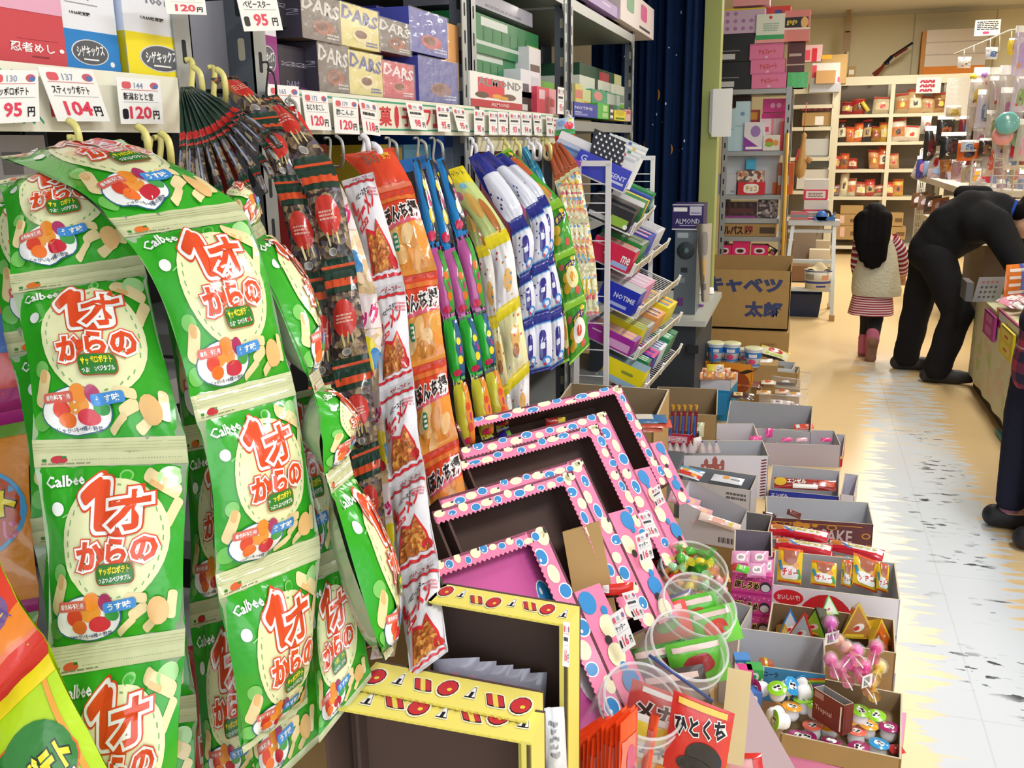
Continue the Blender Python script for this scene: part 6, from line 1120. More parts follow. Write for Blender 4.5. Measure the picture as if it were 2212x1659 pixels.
# kraft carton of candy sticks
tray('kraft_carton', 'kraft carton holding the red and blue candy sticks', pZ(1412, 968, .14) , pZ(1546, 975, .14) - pZ(1412, 968, .14), .20, .17, .24, mat=KR, inner=kraft('9c8462'))
M().box(pZ(1412, 968, .14) - UP * .14, pZ(1546, 975, .14) - pZ(1412, 968, .14), V((0, .2, 0)), UP * .139, KR).build('base_carton', None, 'kraft carton under the candy stick carton', 'carton')
ftray('crimson front box holding upright candy sticks', (1434, 935), (1494, 940), .27, .06, .05, mat=card('c22848'), prints=[R(.05, .2, .85, .8, card('e8a0b0')), T('ヨーグル', .45, .5, .7, .4, WHITE, .03)])
for k in range(7):
    c = pZ(1424 + 12.6 * k, 938, .27) + V((0, .02, -.02)); t = thing('candy_stick', c, 'red and blue candy stick with gold twist, %s from the left' % ORD[k], 'candy stick', 'upright candy sticks'); q = c + V((.002, .01, .115))
    m = M().bar(c, q, .016, .014, film('8a2436'), V((0, 1, 0))); m.deco(flat(c + V((-.006, -.009, .005)), V((.009, 0, 0)), q - c, V((0, -1, 0))), [R(0, .05, 1, .8, film('3a6ab8'))], .0006); m.build('stick_body', t); M().lathe([(.002, 0), (.007, .012), (.009, .028)], q, film('e0a83a'), UP, 8).build('twist_top', t)
pack('silver and black foil pack beside the candy sticks', pZ(1508, 928, .28), V((.05, .01, 0)), V((0, .02, .06)), .016, film('c8c4a0'), [R(.2, 0, .6, .4, film('2c2820')), R(.1, .7, .5, .9, film('5a9a4a'))], wr=.005); pack('white sweet box with pink stripes beside the candy sticks', pZ(1506, 962, .22), V((.03, .04, 0)), V((0, .0, .075)), .03, film('eae2e0'), [R(.2 * q, 0, .2 * q + .08, .8, film('f0c0b0')) for q in range(1, 5)])
# white and blue carton, orange doughnut carton
ftray('white carton with a blue side holding wrapped buns', (1428, 810), (1579, 823), .23, .20, .23, .235, mat=card('dedce4'), inner=GI2, sideprints=[R(0, 0, 1, .8, card('2f96c8'))], prints=[R(.8, 0, 1, .75, card('2f96c8'))]); M().box(pZ(1546, 850, .17), V((.06, 0, 0)), V((0, .004, 0)), -UP * .12, card('2a90cc')).build('blue_card', None, 'bright blue card panel beside the kraft stick carton', 'card')
DO = card('f09a2c')
ftray('orange doughnut carton with a big brown doughnut', (1462, 774), (1625, 788), .27, .15, .13, .175, mat=DO, inner=card('b9b6b8'), prints=[E(.72, .12, .26, .62, card('a0481c'), 26), E(.72, -.05, .1, .22, DO, 18), E(.66, .55, .02, .05, WHITE), E(.78, .48, .02, .05, WHITE), T('さかいの', .36, .86, .3, .14, card('5a2c14'), .02), T('ヤングドーナツ', .3, .66, .34, .2, card('4a2410'), .04), RR(.93, .66, .1, .22, card('3a2418'), -.6), R(0, 0, 1, .08, card('e87a20'))])
M().box(pZ(1462, 774, .27) - UP * .27, pZ(1625, 788, .27) - pZ(1462, 774, .27), V((0, .15, 0)), UP * .139, KR).build('base_carton', None, 'kraft carton under the orange doughnut carton', 'carton')
for k in range(7): pack('clear wrapped brown bun in the orange carton, %s from its left' % ORD[k], pZ(1482 + 17 * k, 768, .285), V((.05, .01, 0)), V((0, .03, .03)), .03, film(['c08a64', 'd8b09a', 'b87a54', 'a86440'][k % 4]), [R(.1, .2, .25, .8, film('e8d8d0')), R(.6, .5, .9, .6, film('f0e8e4'))], wr=.007, group='wrapped buns in the orange carton')
for k in range(11): pack('orange pink wrapped bun in the white carton, %s along the heap' % ORD[k], pZ(1458 + 12 * k, 812 - 10 * (k % 2), .25), V((.06, .012, .0)), V((0, .03, .035)), .028, film(['e0a078', 'e8b894', 'd88a5a', 'f0cdb0'][k % 4]), [R(.1, .3, .3, .8, film('f0d8c8')), R(.5, .2, .7, .6, film(['e8c83a', 'd85a3a'][k % 2]))], wr=.006, group='wrapped buns in the white carton')
pack('yellow and red label pack on the bun heap', pZ(1545, 796, .28), V((.09, .02, 0)), V((0, .02, .045)), .012, film('ecc82e'), [R(.5, .1, .98, .9, film('e8d8d0')), T('ニー', .75, .5, .3, .4, film('5a2c20'), .04), R(.1, .2, .4, .8, film('e8d83a'))])
# clear plastic trays and brown packs
def clear_tray(label, fl, fr, z, d, h):
    a, b = pZ(*fl, z), pZ(*fr, z); un = (b - a); dv = V((-un.y, un.x, 0)).normalized() * d; m = M().box(a - UP * h, un, dv, UP * h, CLEAR, skip='t'); ins = M().tube([a, b, b + dv, a + dv, a], .003, mk('jar_rim', 'eef1f2'), 6); t = thing('clear_tray', a - UP * h, label, 'clear tray', 'clear plastic trays'); m.build('tray_body', t); ins.build('rim', t)
clear_tray('upper clear plastic tray of wrapped sweets', (1620, 806), (1730, 820), .20, .18, .06); clear_tray('lower clear plastic tray of wrapped sweets', (1640, 850), (1742, 858), .13, .17, .06)
M().cbox(pZ(1678, 812, .20) + V((.0, .1, -.2)), .26, .17, .138, KR).build('base_carton', None, 'kraft carton under the clear plastic trays', 'carton'); ftray('brown card tray back behind the clear trays', (1622, 798), (1722, 806), .22, .12, .06, .07, mat=KR, inner=kraft('a08a6c'))
for k, (x, y, z, c, c2) in enumerate(((1640, 818, .17, 'e8d8d0', 'e8742a'), (1690, 812, .175, 'dcd8e0', 'd8501f'), (1705, 822, .17, 'e8e0e0', '5a78b0'), (1660, 826, .165, 'f0ddc8', 'e0602a'), (1650, 848, .12, 'e8c89a', 'd88a3a'), (1690, 846, .12, 'e0c0a0', 'd85a3a'), (1715, 852, .12, 'd8ccc8', 'e0a03a'))): pack('wrapped sweet in the clear plastic trays, %s of the row' % ('upper left', 'upper middle, red patched', 'upper right, blue patched', 'upper front', 'lower left', 'lower middle', 'lower right')[k], pZ(x, y, z), V((.08, .01, 0)), V((0, .03, .015)), .018, film(c), [RR(.45, .5, .4, .5, film(c2)), R(.75, .3, .9, .7, FW)], wr=.004)
for k, (x, y, c, lb) in enumerate(((1604, 855, '4a2a24', 'brown cookie pack with a cream picture panel'), (1625, 830, '8a5a4a', 'brown striped candy pack behind the picture panel pack'), (1690, 872, 'c8bcbc', 'silver chocolate pack lying in front of the lower clear tray'), (1665, 884, '5a3a34', 'dark brown pack under the silver chocolate pack'), (1720, 880, '9a8482', 'grey brown pack end at the right of the silver pack'))): pack(lb, pZ(x, y, .15), V((.12 if k < 4 else .06, .01, -.01)), V((0, .05, .02)), .022, film(c), [R(.1, .2, .5, .8, film(['e8d8b0', 'c89a7a', 'e8e0e0', '7a5a50', 'b8a8a4'][k])), RR(.3, .5, .2, .3, film(['c88a3a', '7a4a3a', '8a7a7a', '3a2420', '8a7472'][k]))], wr=.005)
M().cbox(pZ(1660, 880, .15) + V((.02, .06, -.15)), .34, .16, .13, KR).build('base_carton', None, 'kraft carton under the brown cookie packs', 'carton')
# noodle cups
for k, (x, y, z) in enumerate(((1545, 780, .27), (1579, 781, .27), (1626, 792, .25), (1605, 779, .26))):
    c = pZ(x, y, z); t = thing('noodle_cup', c, ('blue and white noodle cup against the counter end', 'blue and white noodle cup second in the row', 'blue and white noodle cup on the right with a pink mark', 'noodle cup lying hidden between the others')[k], 'noodle cup', 'noodle cups'); s = .62 if k == 3 else 1
    m = M().lathe([(0, 0), (.036 * s, 0), (.049 * s, .10 * s)], c, card('dfe6ee'), UP, 24); th = lambda a, h, off: c + V((math.cos(a), math.sin(a), 0)) * ((.036 + .013 * h) * s + off) + UP * (h * .1 * s)
    m.deco(th, [R(3.2, .55, 6.2, .88, card('2f7ac8')), R(3.2, .1, 6.2, .2, card('3a8ad8')), E(4.6, .34, .5, .16, card('e0507a')), R(4.2, .6, 5.2, .8, card('e8e8f0'))] + ([R(4.2, 0, 4.5, .9, card('2a7ac0')), R(3.4, .1, 4.1, .6, card('8a9aa8'))] if k == 0 else []), .001, .0004, cu=[3.2 + .25 * q for q in range(13)]); m.build('cup', t)
    M().lathe([(.049 * s, 0), (.053 * s, .002), (.053 * s, .010), (.046 * s, .013), (0, .013)], c + UP * .10 * s, card('e8ecec'), UP, 24, mats={2: card('dcd6b0'), 3: card('d8d8a8')}).build('lid', t)
M().cbox(pZ(1590, 785, .26) + V((0, .07, -.26)), .46, .16, .26, KR).build('base_carton', None, 'kraft carton under the noodle cups', 'carton')
pack('cream yellow snack bag with red print beside the noodle cups', pZ(1672, 765, .28), V((.16, .02, -.05)), V((.02, .06, .05)), .05, film('ece6c0'), [RR(.5, .6, .5, .3, film('c82a3a')), R(0, 0, 1, .12, film('2c2a2a')), R(0, .8, 1, 1, film('e8d03a')), R(.2, .2, .8, .35, film('b8d060'))], wr=.005)
ftray('small white tray with a blue edge beyond the clear trays', (1618, 790), (1712, 798), .235, .10, .05, .07, mat=card('dfe2e6'), inner=card('b6b8bc')); pack('white crumpled bag in the small white tray', pZ(1645, 785, .25), V((.12, .02, .02)), V((0, .04, .03)), .03, film('eceef0'), wr=.01)
# big kraft carton lettered in navy
NAVI = card('35406e'); 
a, b = pY(1526, 706, 6.75), pY(1703, 700, 6.75); zt_ = a.z; a, b = V((-.70, 6.75, zt_)), V((b.x, 6.75, zt_)); hh = pY(1703, 586, 6.75).z - zt_
big = thing('kraft_carton', a, 'large open kraft carton with navy lettering and torn top edge', 'carton', 'stacked kraft cartons')
m = M(); u = b - a; 
m.box(a, u, V((0, .006, 0)), UP * hh, KR).box(a + V((0, .40, 0)), u, V((0, .006, 0)), UP * (hh + .06), KR).box(a, V((.006, 0, 0)), V((0, .4, 0)), UP * (hh + .02), KR).box(b - V((.006, 0, 0)), V((.006, 0, 0)), V((0, .4, 0)), UP * (hh + .01), KR).box(a, u, V((0, .4, 0)), UP * .006, KR)
m.deco(flat(a, u, UP * hh), [T('キ', .20, .76, .16, .22, NAVI, .06), T('ャ', .41, .73, .15, .18, NAVI, .06), T('ベ', .61, .75, .18, .2, NAVI, .06), T('ツ', .82, .75, .17, .2, NAVI, .06), T('太', .63, .34, .17, .24, NAVI, .06), T('郎', .83, .34, .18, .24, NAVI, .05)], .0008, .0003).build('carton_body', big)
lo_ = M().box(V((a.x, 6.70, 0)), V((u.x + .01, 0, 0)), V((0, .5, 0)), UP * (zt_ - .012), KR); lo_.deco(flat(V((a.x, 6.70, 0)), V((u.x + .01, 0, 0)), UP * (zt_ - .012)), [RR(.79, .55, .18, .16, card('9c7c50'))] + LINES(.71, .5, .87, .6, 1, card('7a6242'), 3), .0008).build('kraft_carton', None, 'lower kraft carton under the navy lettered one', 'carton', 'stacked kraft cartons')
# counter end with a dark box of electronics
CT, CDK = card('b9bbb4'), mk('dark_panel', '2a3038', .6)
cz = 0.62; a, b, c_ = pZ(1398, 692, cz), pZ(1524, 694, cz), pZ(1540, 630, cz); t = thing('counter', V((b.x - .3, b.y, 0)), 'grey topped counter end beside the gum rack', 'counter'); M().box(V((b.x - .62, b.y, cz - .03)), V((.62, 0, 0)), V((0, c_.y - b.y, 0)), UP * .03, CT).build('counter_top', t); M().box(V((b.x - .60, b.y + .03, 0)), V((.55, 0, 0)), V((0, c_.y - b.y - .05, 0)), UP * (cz - .03), CDK).build('counter_body', t)
M().cbox(V((b.x - .06, b.y + .02, cz - .17)), .06, .03, .04, card('22242a')).build('latch_box', t)
ty = b.y + .18; a = pY(1455, 640, ty); b2 = pY(1502, 640, ty); t = thing('machine', V((a.x, ty, cz)), 'grey machine with a round fan grille on the counter', 'machine'); H_ = pY(1470, 497, ty).z - cz; M().box(V((a.x, ty, cz)), V((b2.x - a.x, 0, 0)), V((0, .22, 0)), UP * H_, steel('6f7a82')).build('case', t); r_ = (b2.x - a.x) * .40
M().lathe([(0, 0), (r_, 0), (r_, .006), (0, .008)], V(((a.x + b2.x) / 2, ty - .001, cz + H_ * .76)), mk('grille', '3c464c', .6), V((0, -1, 0)), 24).lathe([(0, 0), (r_ * .4, 0), (0, .003)], V(((a.x + b2.x) / 2, ty - .010, cz + H_ * .76)), card('6a8a90'), V((0, -1, 0)), 16).build('fan_grille', t); m = M().box(V((a.x, ty - .002, cz)), V((b2.x - a.x, 0, 0)), V((0, .001, 0)), UP * H_ * .98, steel('6f7a82')); m.deco(flat(V((a.x, ty - .002, cz)), V((b2.x - a.x, 0, 0)), UP * H_), [RR(.35, .94, .5, .06, card('a8b0b4')), R(.3, .5, .6, .56, card('2a3036')), R(.1, .38, .5, .44, card('8a949a')), RR(.3, .15, .3, .1, card('6a3a7a'))], .0008); m.build('control_panel', t)
a, b2 = pY(1452, 491, ty), pY(1519, 493, ty); z_ = cz + H_ + .002; carton('chocolate_carton', 'dark violet carton with white lettering on the grey machine', V((a.x, ty - .01, z_)), V((b2.x - a.x, 0, 0)), .2, pY(1470, 441, ty).z - z_, mat=card('2f235e'), printf=[R(0, .96, 1, 1, card('d8d6dc')), R(0, 0, 1, .05, card('d8d6dc')), T('ALMOND', .5, .34, .78, .2, card('d8d4e8'), .01), R(.24, .16, .76, .19, card('b8b0cc')), R(.04, .72, .48, .88, WHITE), R(.56, .58, .94, .92, card('c8c6d4')), R(.6, .64, .9, .68, card('6a64a0'))])
def _sl(u, v): p = pY(1538 - 6 * v - 34 * u * (1 - .5 * v) , 482 + 168 * v, ty - .08); return p + V((0, -.05 * math.sin(math.pi * u), 0))
m = M().grid(_sl, 8, 14, mk('sleeve', 'b5ab9c', .35, .5, coat=.4)).grid(lambda u, v: _sl(u, v) + V((0, .004, 0)), 8, 14, mk('sleeve', 'b5ab9c'), flip=True); m.deco(lambda x, y, off: _sl(x, 1 - y) + V((0, -off, 0)), [RR(.5, .42, .3, .3, card('d8a860')), RR(.5, .2, .4, .08, card('7c746c')), RR(.4, .75, .4, .3, card('8a8480')), RR(.5, .3, .1, .1, card('6c665e'))], .002, .0004, cu=[q / 8 for q in range(9)], cv=[q / 14 for q in range(15)]); m.build('plastic_sleeve', None, 'long curved beige plastic sleeve leaning on the machine', 'sleeve')
p, q = pZ(1454, 662, cz + .012), pZ(1508, 660, cz + .012); M().tube([p, q], .011, plas('8a4fae'), 10).tube([q, q + (q - p) * .2], .008, plas('6a3a8a'), 10).build('marker_pen', None, 'violet marker pen lying on the counter end', 'pen')
pack('white crumpled paper on the counter end', pZ(1525, 628, cz + .02), V((.09, .03, 0)), V((-.01, .05, .03)), .03, PAPER, wr=.012)
# ------------------------------------------------------------------ far end: grey rack, step ladder, cream shelves
GY = 7.6
def gb(label, x0, x1, yb, yt, hexc, prints=(), Y=GY + .02, d=.2, zb=None, name='carton', mat=None, side=None, cat='carton', group=None):
    a, b = pY(x0, yb, Y), pY(x1, yb, Y); z = a.z if zb is None else zb; h = pY((x0 + x1) / 2, yt, Y).z - z; a.z = b.z = z
    return carton(name, label, a, b - a, d, h, mat=mat or card(hexc), printf=prints, cat=cat, side=side, scale=2, group=group)
gl, gr = pY(1556, 400, GY).x, pY(1708, 250, GY).x
zs = [pY(1640, y, GY).z for y in (192, 326, 421, 512, 592)]
t = thing('steel_rack', V((gl, GY, 0)), 'tall grey steel rack behind the navy lettered kraft carton', 'shelf', 'free standing racks')
for x in (gl, gr - .04):
    for y in (GY, GY + .56):
        m = M().box(V((x, y, 0)), V((.045, 0, 0)), V((0, .004, 0)), UP * (zs[0] + .01), ST).box(V((x if x < gl + .1 else x + .041, y, 0)), V((.004, 0, 0)), V((0, .045, 0)), UP * (zs[0] + .01), STD)
        m.deco(flat(V((x, y, 0)), V((.045, 0, 0)), UP), [RR(.5, .2 + .09 * k, .22, .04, SLOT) for k in range(18)], .001); m.build('post', t)
for z in zs: M().box(V((gl, GY + .005, z - .035)), V((gr - gl, 0, 0)), V((0, .55, 0)), UP * .035, ST, faces={'d': STD}).build('shelf_board', t)
Z = [z + .002 for z in zs]
gb('lower black carton on top of the grey rack', 1553, 1624, 188, 134, '25252b', [R(.02, .1, .46, .3, card('c8c8ca')), R(.02, .42, .6, .45, card('8a8a90'))], zb=Z[0], d=.3)
gb('upper black carton on top of the grey rack', 1555, 1626, 134, 74, '28282e', [R(.02, .08, .46, .28, card('c8c8ca')), R(.02, .38, .6, .41, card('8a8a90'))], d=.3)
gb('lilac patterned carton above the black cartons', 1560, 1650, 74, 18, 'cbb2cf', [R(0, .94, 1, 1, card('e0c82a'))] + [E(.12 + .19 * (k % 5), .2 + .3 * (k // 5), .05, .08, card('a87ab0'), 10) for k in range(12)], d=.3); gb('pink carton at the very top of the grey rack stack', 1583, 1662, 14, -20, 'e8a0a8', [RR(.7, .5, .3, .3, card('c84a4a'))], d=.2)
for k, (y0, y1) in enumerate(((187, 157), (156, 126), (125, 94))): gb('pink chocolate carton, %s of three beside the black cartons' % ('lowest', 'middle', 'highest')[k], 1623 - 2 * k, 1698 - 3 * k, y0, y1, 'e07aa6', [T('チョコレート', .52, .5, .5, .28, card('c84a3a'), .04, .06), E(.5, .14, .05, .1, card('e8b0c8')), R(.0, .9, 1, 1, card('d06896'))], zb=Z[0] + k * (pY(1650, 126, GY).z - pY(1650, 157, GY).z) * 1.005, Y=GY + .0, d=.25)
gb('white and green card box on the pink cartons', 1632, 1693, 94, 30, 'e4e8e0', [R(0, .1, 1, .28, card('3fa86a')), R(0, 0, 1, .12, card('e8a0a0')), E(.5, .88, .06, .06, card('d84a4a'))] + LINES(.25, .4, .8, .7, 4, card('9ab8a8'), 3), Y=GY, d=.2)
gb('red and navy toy box beside the white and green one', 1692, 1748, 90, 22, 'e08a86', [R(0, .45, .92, .78, card('2a2c3a')), E(.78, .6, .14, .18, card('e8b870')), T('gogo', .3, .6, .4, .16, card('e8c83a'), .03), R(0, .38, 1, .43, WHITE)], d=.22); gb('red patterned box behind the white and green one', 1655, 1707, 40, 13, 'd04a44', [RR(.5, .5, .3, .4, card('3a5aa0'))], d=.12, Y=GY + .25)
gb('dark brown box stack beside the pink cartons', 1697, 1735, 188, 92, '5a3030', [R(0, .5, 1, .53, card('c0a8a0')), R(.1, .2, .8, .26, card('c0a8a0')), R(.1, .7, .8, .76, card('c0a8a0'))], d=.2, zb=Z[0], Y=GY + .06); gb('bright green bag at the rack corner', 1700, 1744, 188, 156, '2fb84a', [], zb=Z[0], d=.2, name='bag', cat='bag', mat=film('2fb84a'))
# second board
gb('tall pale blue carton, left one on the second board', 1570, 1586, 320, 235, 'b4d2e0', [R(.1, .5, .9, .52, card('8ab0c8'))], zb=Z[1], d=.25); gb('tall pale blue carton with faint print on the second board', 1586, 1616, 320, 219, 'b9d6e4', [R(0, .5, 1, .51, card('7aa0b8')), E(.5, .75, .16, .04, card('6a98b8'))], zb=Z[1], d=.25)
gb('white carton with purple corner and round mark', 1606, 1650, 320, 264, 'e2dde6', [P([(0, 0), (1, 0), (0, .5)], card('8a3aa0')), E(.56, .68, .24, .2, card('9a7ab8'), 18), R(.1, .05, .9, .14, WHITE)], zb=Z[1], Y=GY - .0, d=.12); gb('white and pink carton behind the purple corner one', 1640, 1690, 292, 256, 'ead0d4', [R(.5, 0, .6, 1, card('e8909a')), R(.05, .2, .4, .5, card('d84a6a'))], Y=GY + .12, d=.2)
gb('small white burger picture box on the second board', 1648, 1684, 319, 292, 'e4e0da', [E(.36, .6, .24, .2, card('d86a2a')), E(.36, .4, .26, .16, card('8ab03a')), E(.76, .5, .16, .2, card('e09a3a'))], zb=Z[1], Y=GY - .01, d=.1); gb('crimson box edge beside the burger box', 1684, 1699, 319, 262, 'c8303e', zb=Z[1]); gb('hot pink box with flower marks high on the second board', 1647, 1701, 243, 213, 'd83a8c', [E(.4, .5, .1, .18, card('f0a0c8')), E(.65, .5, .1, .18, card('f0a0c8'))], Y=GY + .16, d=.2); gb('hot pink box under the flower marked one', 1645, 1700, 262, 244, 'cc2f80', Y=GY + .16, d=.2); gb('small red box behind the pale blue carton', 1617, 1640, 264, 237, 'b03a34', [R(.2, .2, .8, .8, card('d8902a'))], Y=GY + .2, d=.1); gb('brown carton deep on the second board', 1582, 1622, 232, 208, '5c3a30', Y=GY + .3, d=.1)
# third board
gb('wide white carton on the third board', 1560, 1680, 417, 336, 'cfd2d8', [R(.9, 0, 1, .3, card('e0782a'))], zb=Z[2], Y=GY + .12, d=.3); gb('white carton low at the left of the third board', 1549, 1590, 416, 376, 'c3c6ce', [R(.7, .1, .9, .2, card('8a98b0'))], zb=Z[2], d=.1); gb('red lidded box of small bags on the third board', 1593, 1651, 418, 394, 'cc2a34', [RR(.5, .5, .56, .76, WHITE), T('チョコ', .5, .5, .4, .4, card('c8a030'), .04)], zb=Z[2], Y=GY - .01, d=.16); gb('sky blue bag top behind the red lidded box', 1611, 1632, 366, 344, '4ab0dc', Y=GY + .06, d=.05, name='bag', cat='bag'); gb('orange and white carton at the right of the third board', 1679, 1712, 418, 352, 'e06a2a', [R(0, .3, .7, .6, card('e8e4e0'))], zb=Z[2], Y=GY + .05, d=.2)
m = M().cbox(pY(1622, 393, GY + .07) - V((0, 0, 0)), .20, .12, .085, vor('bag_pile', ['b88a6a', '7a4a3a', 'd8b89a', '9a3a34', 'e0d8d0', '5a4a44'], 45)).build('snack_bags', None, 'pile of tiny brown snack bags in the red lidded box', 'snack bags', kind='stuff')
# fourth board and below
gb('dark bundle of bags on the fourth board', 1560, 1634, 470, 436, '4a2c30', [R(.0, 0, 1, .12, card('9a3a8a')), R(.2, .3, .9, .6, card('6a3a3c'))], Y=GY + .1, d=.2, name='bag', cat='bag', mat=film('4a2c30')); gb('dark speckled bag at the right of the fourth board', 1636, 1679, 470, 432, '6a5a60', Y=GY + .08, d=.15, name='bag', cat='bag', mat=vor('dark_wrapped', ['3a3034', '8a7a80', 'c8b8b8', '4a2c30'], 60)); gb('thin steel tray under the dark bags', 1560, 1682, 482, 472, 'a8acae', Y=GY + .03, d=.3, name='steel_tray', cat='tray')
gb('kraft carton lettered in black and red on the fourth board', 1558, 1676, 510, 484, 'c29a62', [T('ルパス', .22, .5, .34, .62, card('4a1f1a'), .06), T('関', .5, .5, .13, .6, card('8a2f2a'), .05), RR(.84, .5, .28, .5, card('4a3a2a'), 0, .1)], zb=Z[3], mat=KR, d=.3)
for k, (x0, x1, y0, y1) in enumerate(((1550, 1579, 558, 530), (1580, 1617, 558, 530), (1621, 1658, 558, 530), (1583, 1620, 530, 518))): gb('hot pink box on the lowest board, %s' % ('cut by the left post', 'second from the left post', 'rightmost of the row', 'stacked on top')[k], x0, x1, y0, y1, 'e0286e', [RR(.5, .58, .62, .46, card('e8d4dc')), E(.5, .58, .2, .14, card('4a2028'))] if k < 3 else [], Y=GY + .02, d=.14, name='candy_box', cat='box')
pack('gold and black foil pack on the lowest board', pY(1664, 540, GY + .05), V((.09, .0, -.05)), V((.03, .0, .05)), .03, film('3a322a'), [R(.3, .2, .5, .9, film('e0c04a')), R(.6, 0, .9, .5, film('c86a8a'))])
# white towels on the post, pole, hanging toys
a = pY(1531, 296, 6.13); b_ = pY(1577, 296, 6.13); z1_ = pY(1550, 192, 6.13).z; m = M()
for k in range(4): m.box(V((a.x + .006 * k, 6.128 - .006 * k, a.z + .01 * (3 - k))), V((b_.x - a.x - .004 * k, 0, 0)), V((0, .004, 0)), UP * (z1_ - a.z - .012 * (3 - k)), PAPER)
m.build('paper_sheaf', None, 'sheaf of white papers hanging on the green post', 'papers')
a, b_ = pY(1701, 288, GY - .06), pY(1684, 700, GY - .16); M().tube([a, b_], .014, mk('yellow_pole', 'd9a63a', .5), 10).tube([b_, V((b_.x, b_.y, .0))], .014, mk('yellow_pole', 'd9a63a', .5), 10).build('mop_pole', None, 'yellow wooden pole leaning against the grey rack', 'pole')
c = pY(1733, 330, 7.5); t = thing('hanging_toy', c, 'tan rubber bird toy with red comb hanging by the rack', 'toy'); TAN = plas('c8985a'); M().lathe([(0, -.19), (.03, -.17), (.042, -.10), (.03, -.02), (.018, .06), (.016, .1), (.02, .13), (0, .15)], c, TAN, V((.05, 0, 1)), 14).build('toy_body', t); M().lathe([(0, -.03), (.03, 0), (0, .03)], c + V((.05, -.02, -.05)), TAN, V((1, 0, .2)), 12).build('toy_foot', t); M().bar(c + V((-.02, -.02, .03)), c + V((-.045, -.02, -.06)), .03, .015, plas('c8301f')).build('toy_wing', t); M().tube([c + V((0, 0, .15)), c + V((.01, 0, .36))], .003, plas('c05a3a'), 6).build('toy_cord', t)
# cloths by the green post
M().grid(lambda u, v: pY(1486 + 24 * u - 6 * v + 10 * v * (1 - u), 270 + 72 * v * (1 - .3 * u), 6.1) + V((0, -.02 * math.sin(u * 9), 0)), 8, 6, cloth('d6cfc0')).build('white_cloth', None, 'white cloth hanging between curtain and green post', 'cloth')
M().grid(lambda u, v: pY(1486 + 12 * u, 330 + 65 * v, 6.12) + V((0, -.01 * math.sin(u * 7), 0)), 5, 5, cloth('8c2426')).build('red_cloth', None, 'dark red cloth strip beside the green post', 'cloth')
# step ladder
LY = 8.3; AL, ALB = steel('d2d8dc'), plas('b08a5a')
A = pY(1796, 690, LY); ft = pY(1795, 487, LY + .25); w_ = .38; t = thing('step_ladder', V((A.x - w_ / 2, LY + .3, 0)), 'aluminium step ladder used as a stand beside the grey rack', 'step ladder'); xr = A.x; top = ft.z
for sx in (0, 1):
    for yy, nm in ((LY, 'front_leg'), (LY + .62, 'rear_leg')):
        x0 = xr - (w_ if sx == 0 else 0) - (0 if sx else .04); x1 = xr - (.36 if sx == 0 else .02); p, q = V((x0, yy, .0)), V((x1, LY + .25 + (.08 if yy > LY else 0), top)); g = M().bar(p, q, .03, .022, AL, V((0, 1, 0))); g.build(nm, t); M().cbox(p - V((0, 0, 0)), .045, .04, .05, ALB).build('foot_cap', t)
for k, f_ in enumerate((.30, .60, .92)):
    z = top * f_; yy = LY + .25 * f_; M().box(V((xr - w_ - .02, yy, z)), V((w_ + .0, 0, 0)), V((0, .08, 0)), UP * .025, AL).build('step', t)
M().box(V((xr - w_ - .02, LY + .22, top)), V((w_ + .04, 0, 0)), V((0, .16, 0)), UP * .045, AL, faces={'l': ALB, 'r': ALB}).build('top_platform', t)
z_ = top + .047
carton('carton', 'white carton with crimson label standing on the ladder top', pY(1735, 470, LY + .26) * 1 + V((0, 0, z_ - pY(1735, 470, LY + .26).z)), V((.20, 0, 0)), .15, .165, mat=card('d9d6d4'), printf=[R(0, 0, 1, .52, card('d02a54')), R(.1, .08, .9, .44, card('e0d4d4'))] + LINES(.2, .14, .8, .36, 3, card('6a5a60'), 2), scale=2)
carton('carton', 'white carton stacked on the crimson labelled one', V((pY(1735, 470, LY + .26).x - .01, LY + .27, z_ + .167)), V((.20, 0, 0)), .14, .17, mat=card('d9d6d4'), printf=[R(0, 0, 1, .5, card('d83060')), R(.1, .08, .9, .44, card('e8dcd8'))] + LINES(.2, .12, .8, .36, 3, card('6a5a60'), 5), scale=2)
M().lathe([(.03, 0), (.05, 0), (.05, .03), (.03, .03), (.03, 0)], V((xr - .10, LY + .24, z_ + .04)), card('1c1c20'), V((0, -1, 0)), 20).build('tape_roll', None, 'black tape roll behind the blue dispenser', 'tape'); m = M().box(V((xr - .19, LY + .19, z_)), V((.17, 0, 0)), V((0, .05, 0)), UP * .03, plas('3f78c8')).lathe([(0, 0), (.045, 0), (.045, .045), (0, .045)], V((xr - .13, LY + .235, z_ + .035)), plas('3f78c8'), V((0, -1, 0)), 16).box(V((xr - .05, LY + .19, z_ + .02)), V((.03, 0, .03)), V((0, .05, 0)), UP * .02, plas('3f78c8')); m.build('tape_dispenser', None, 'blue tape dispenser on the ladder top', 'tape dispenser')
gb('pink red magazine pile on the ladder top', 1707, 1745, 478, 458, 'c87a84', [R(0, .4, 1, .6, card('5aa0b0'))], Y=LY + .22, d=.14, zb=z_, name='magazine', cat='magazine')
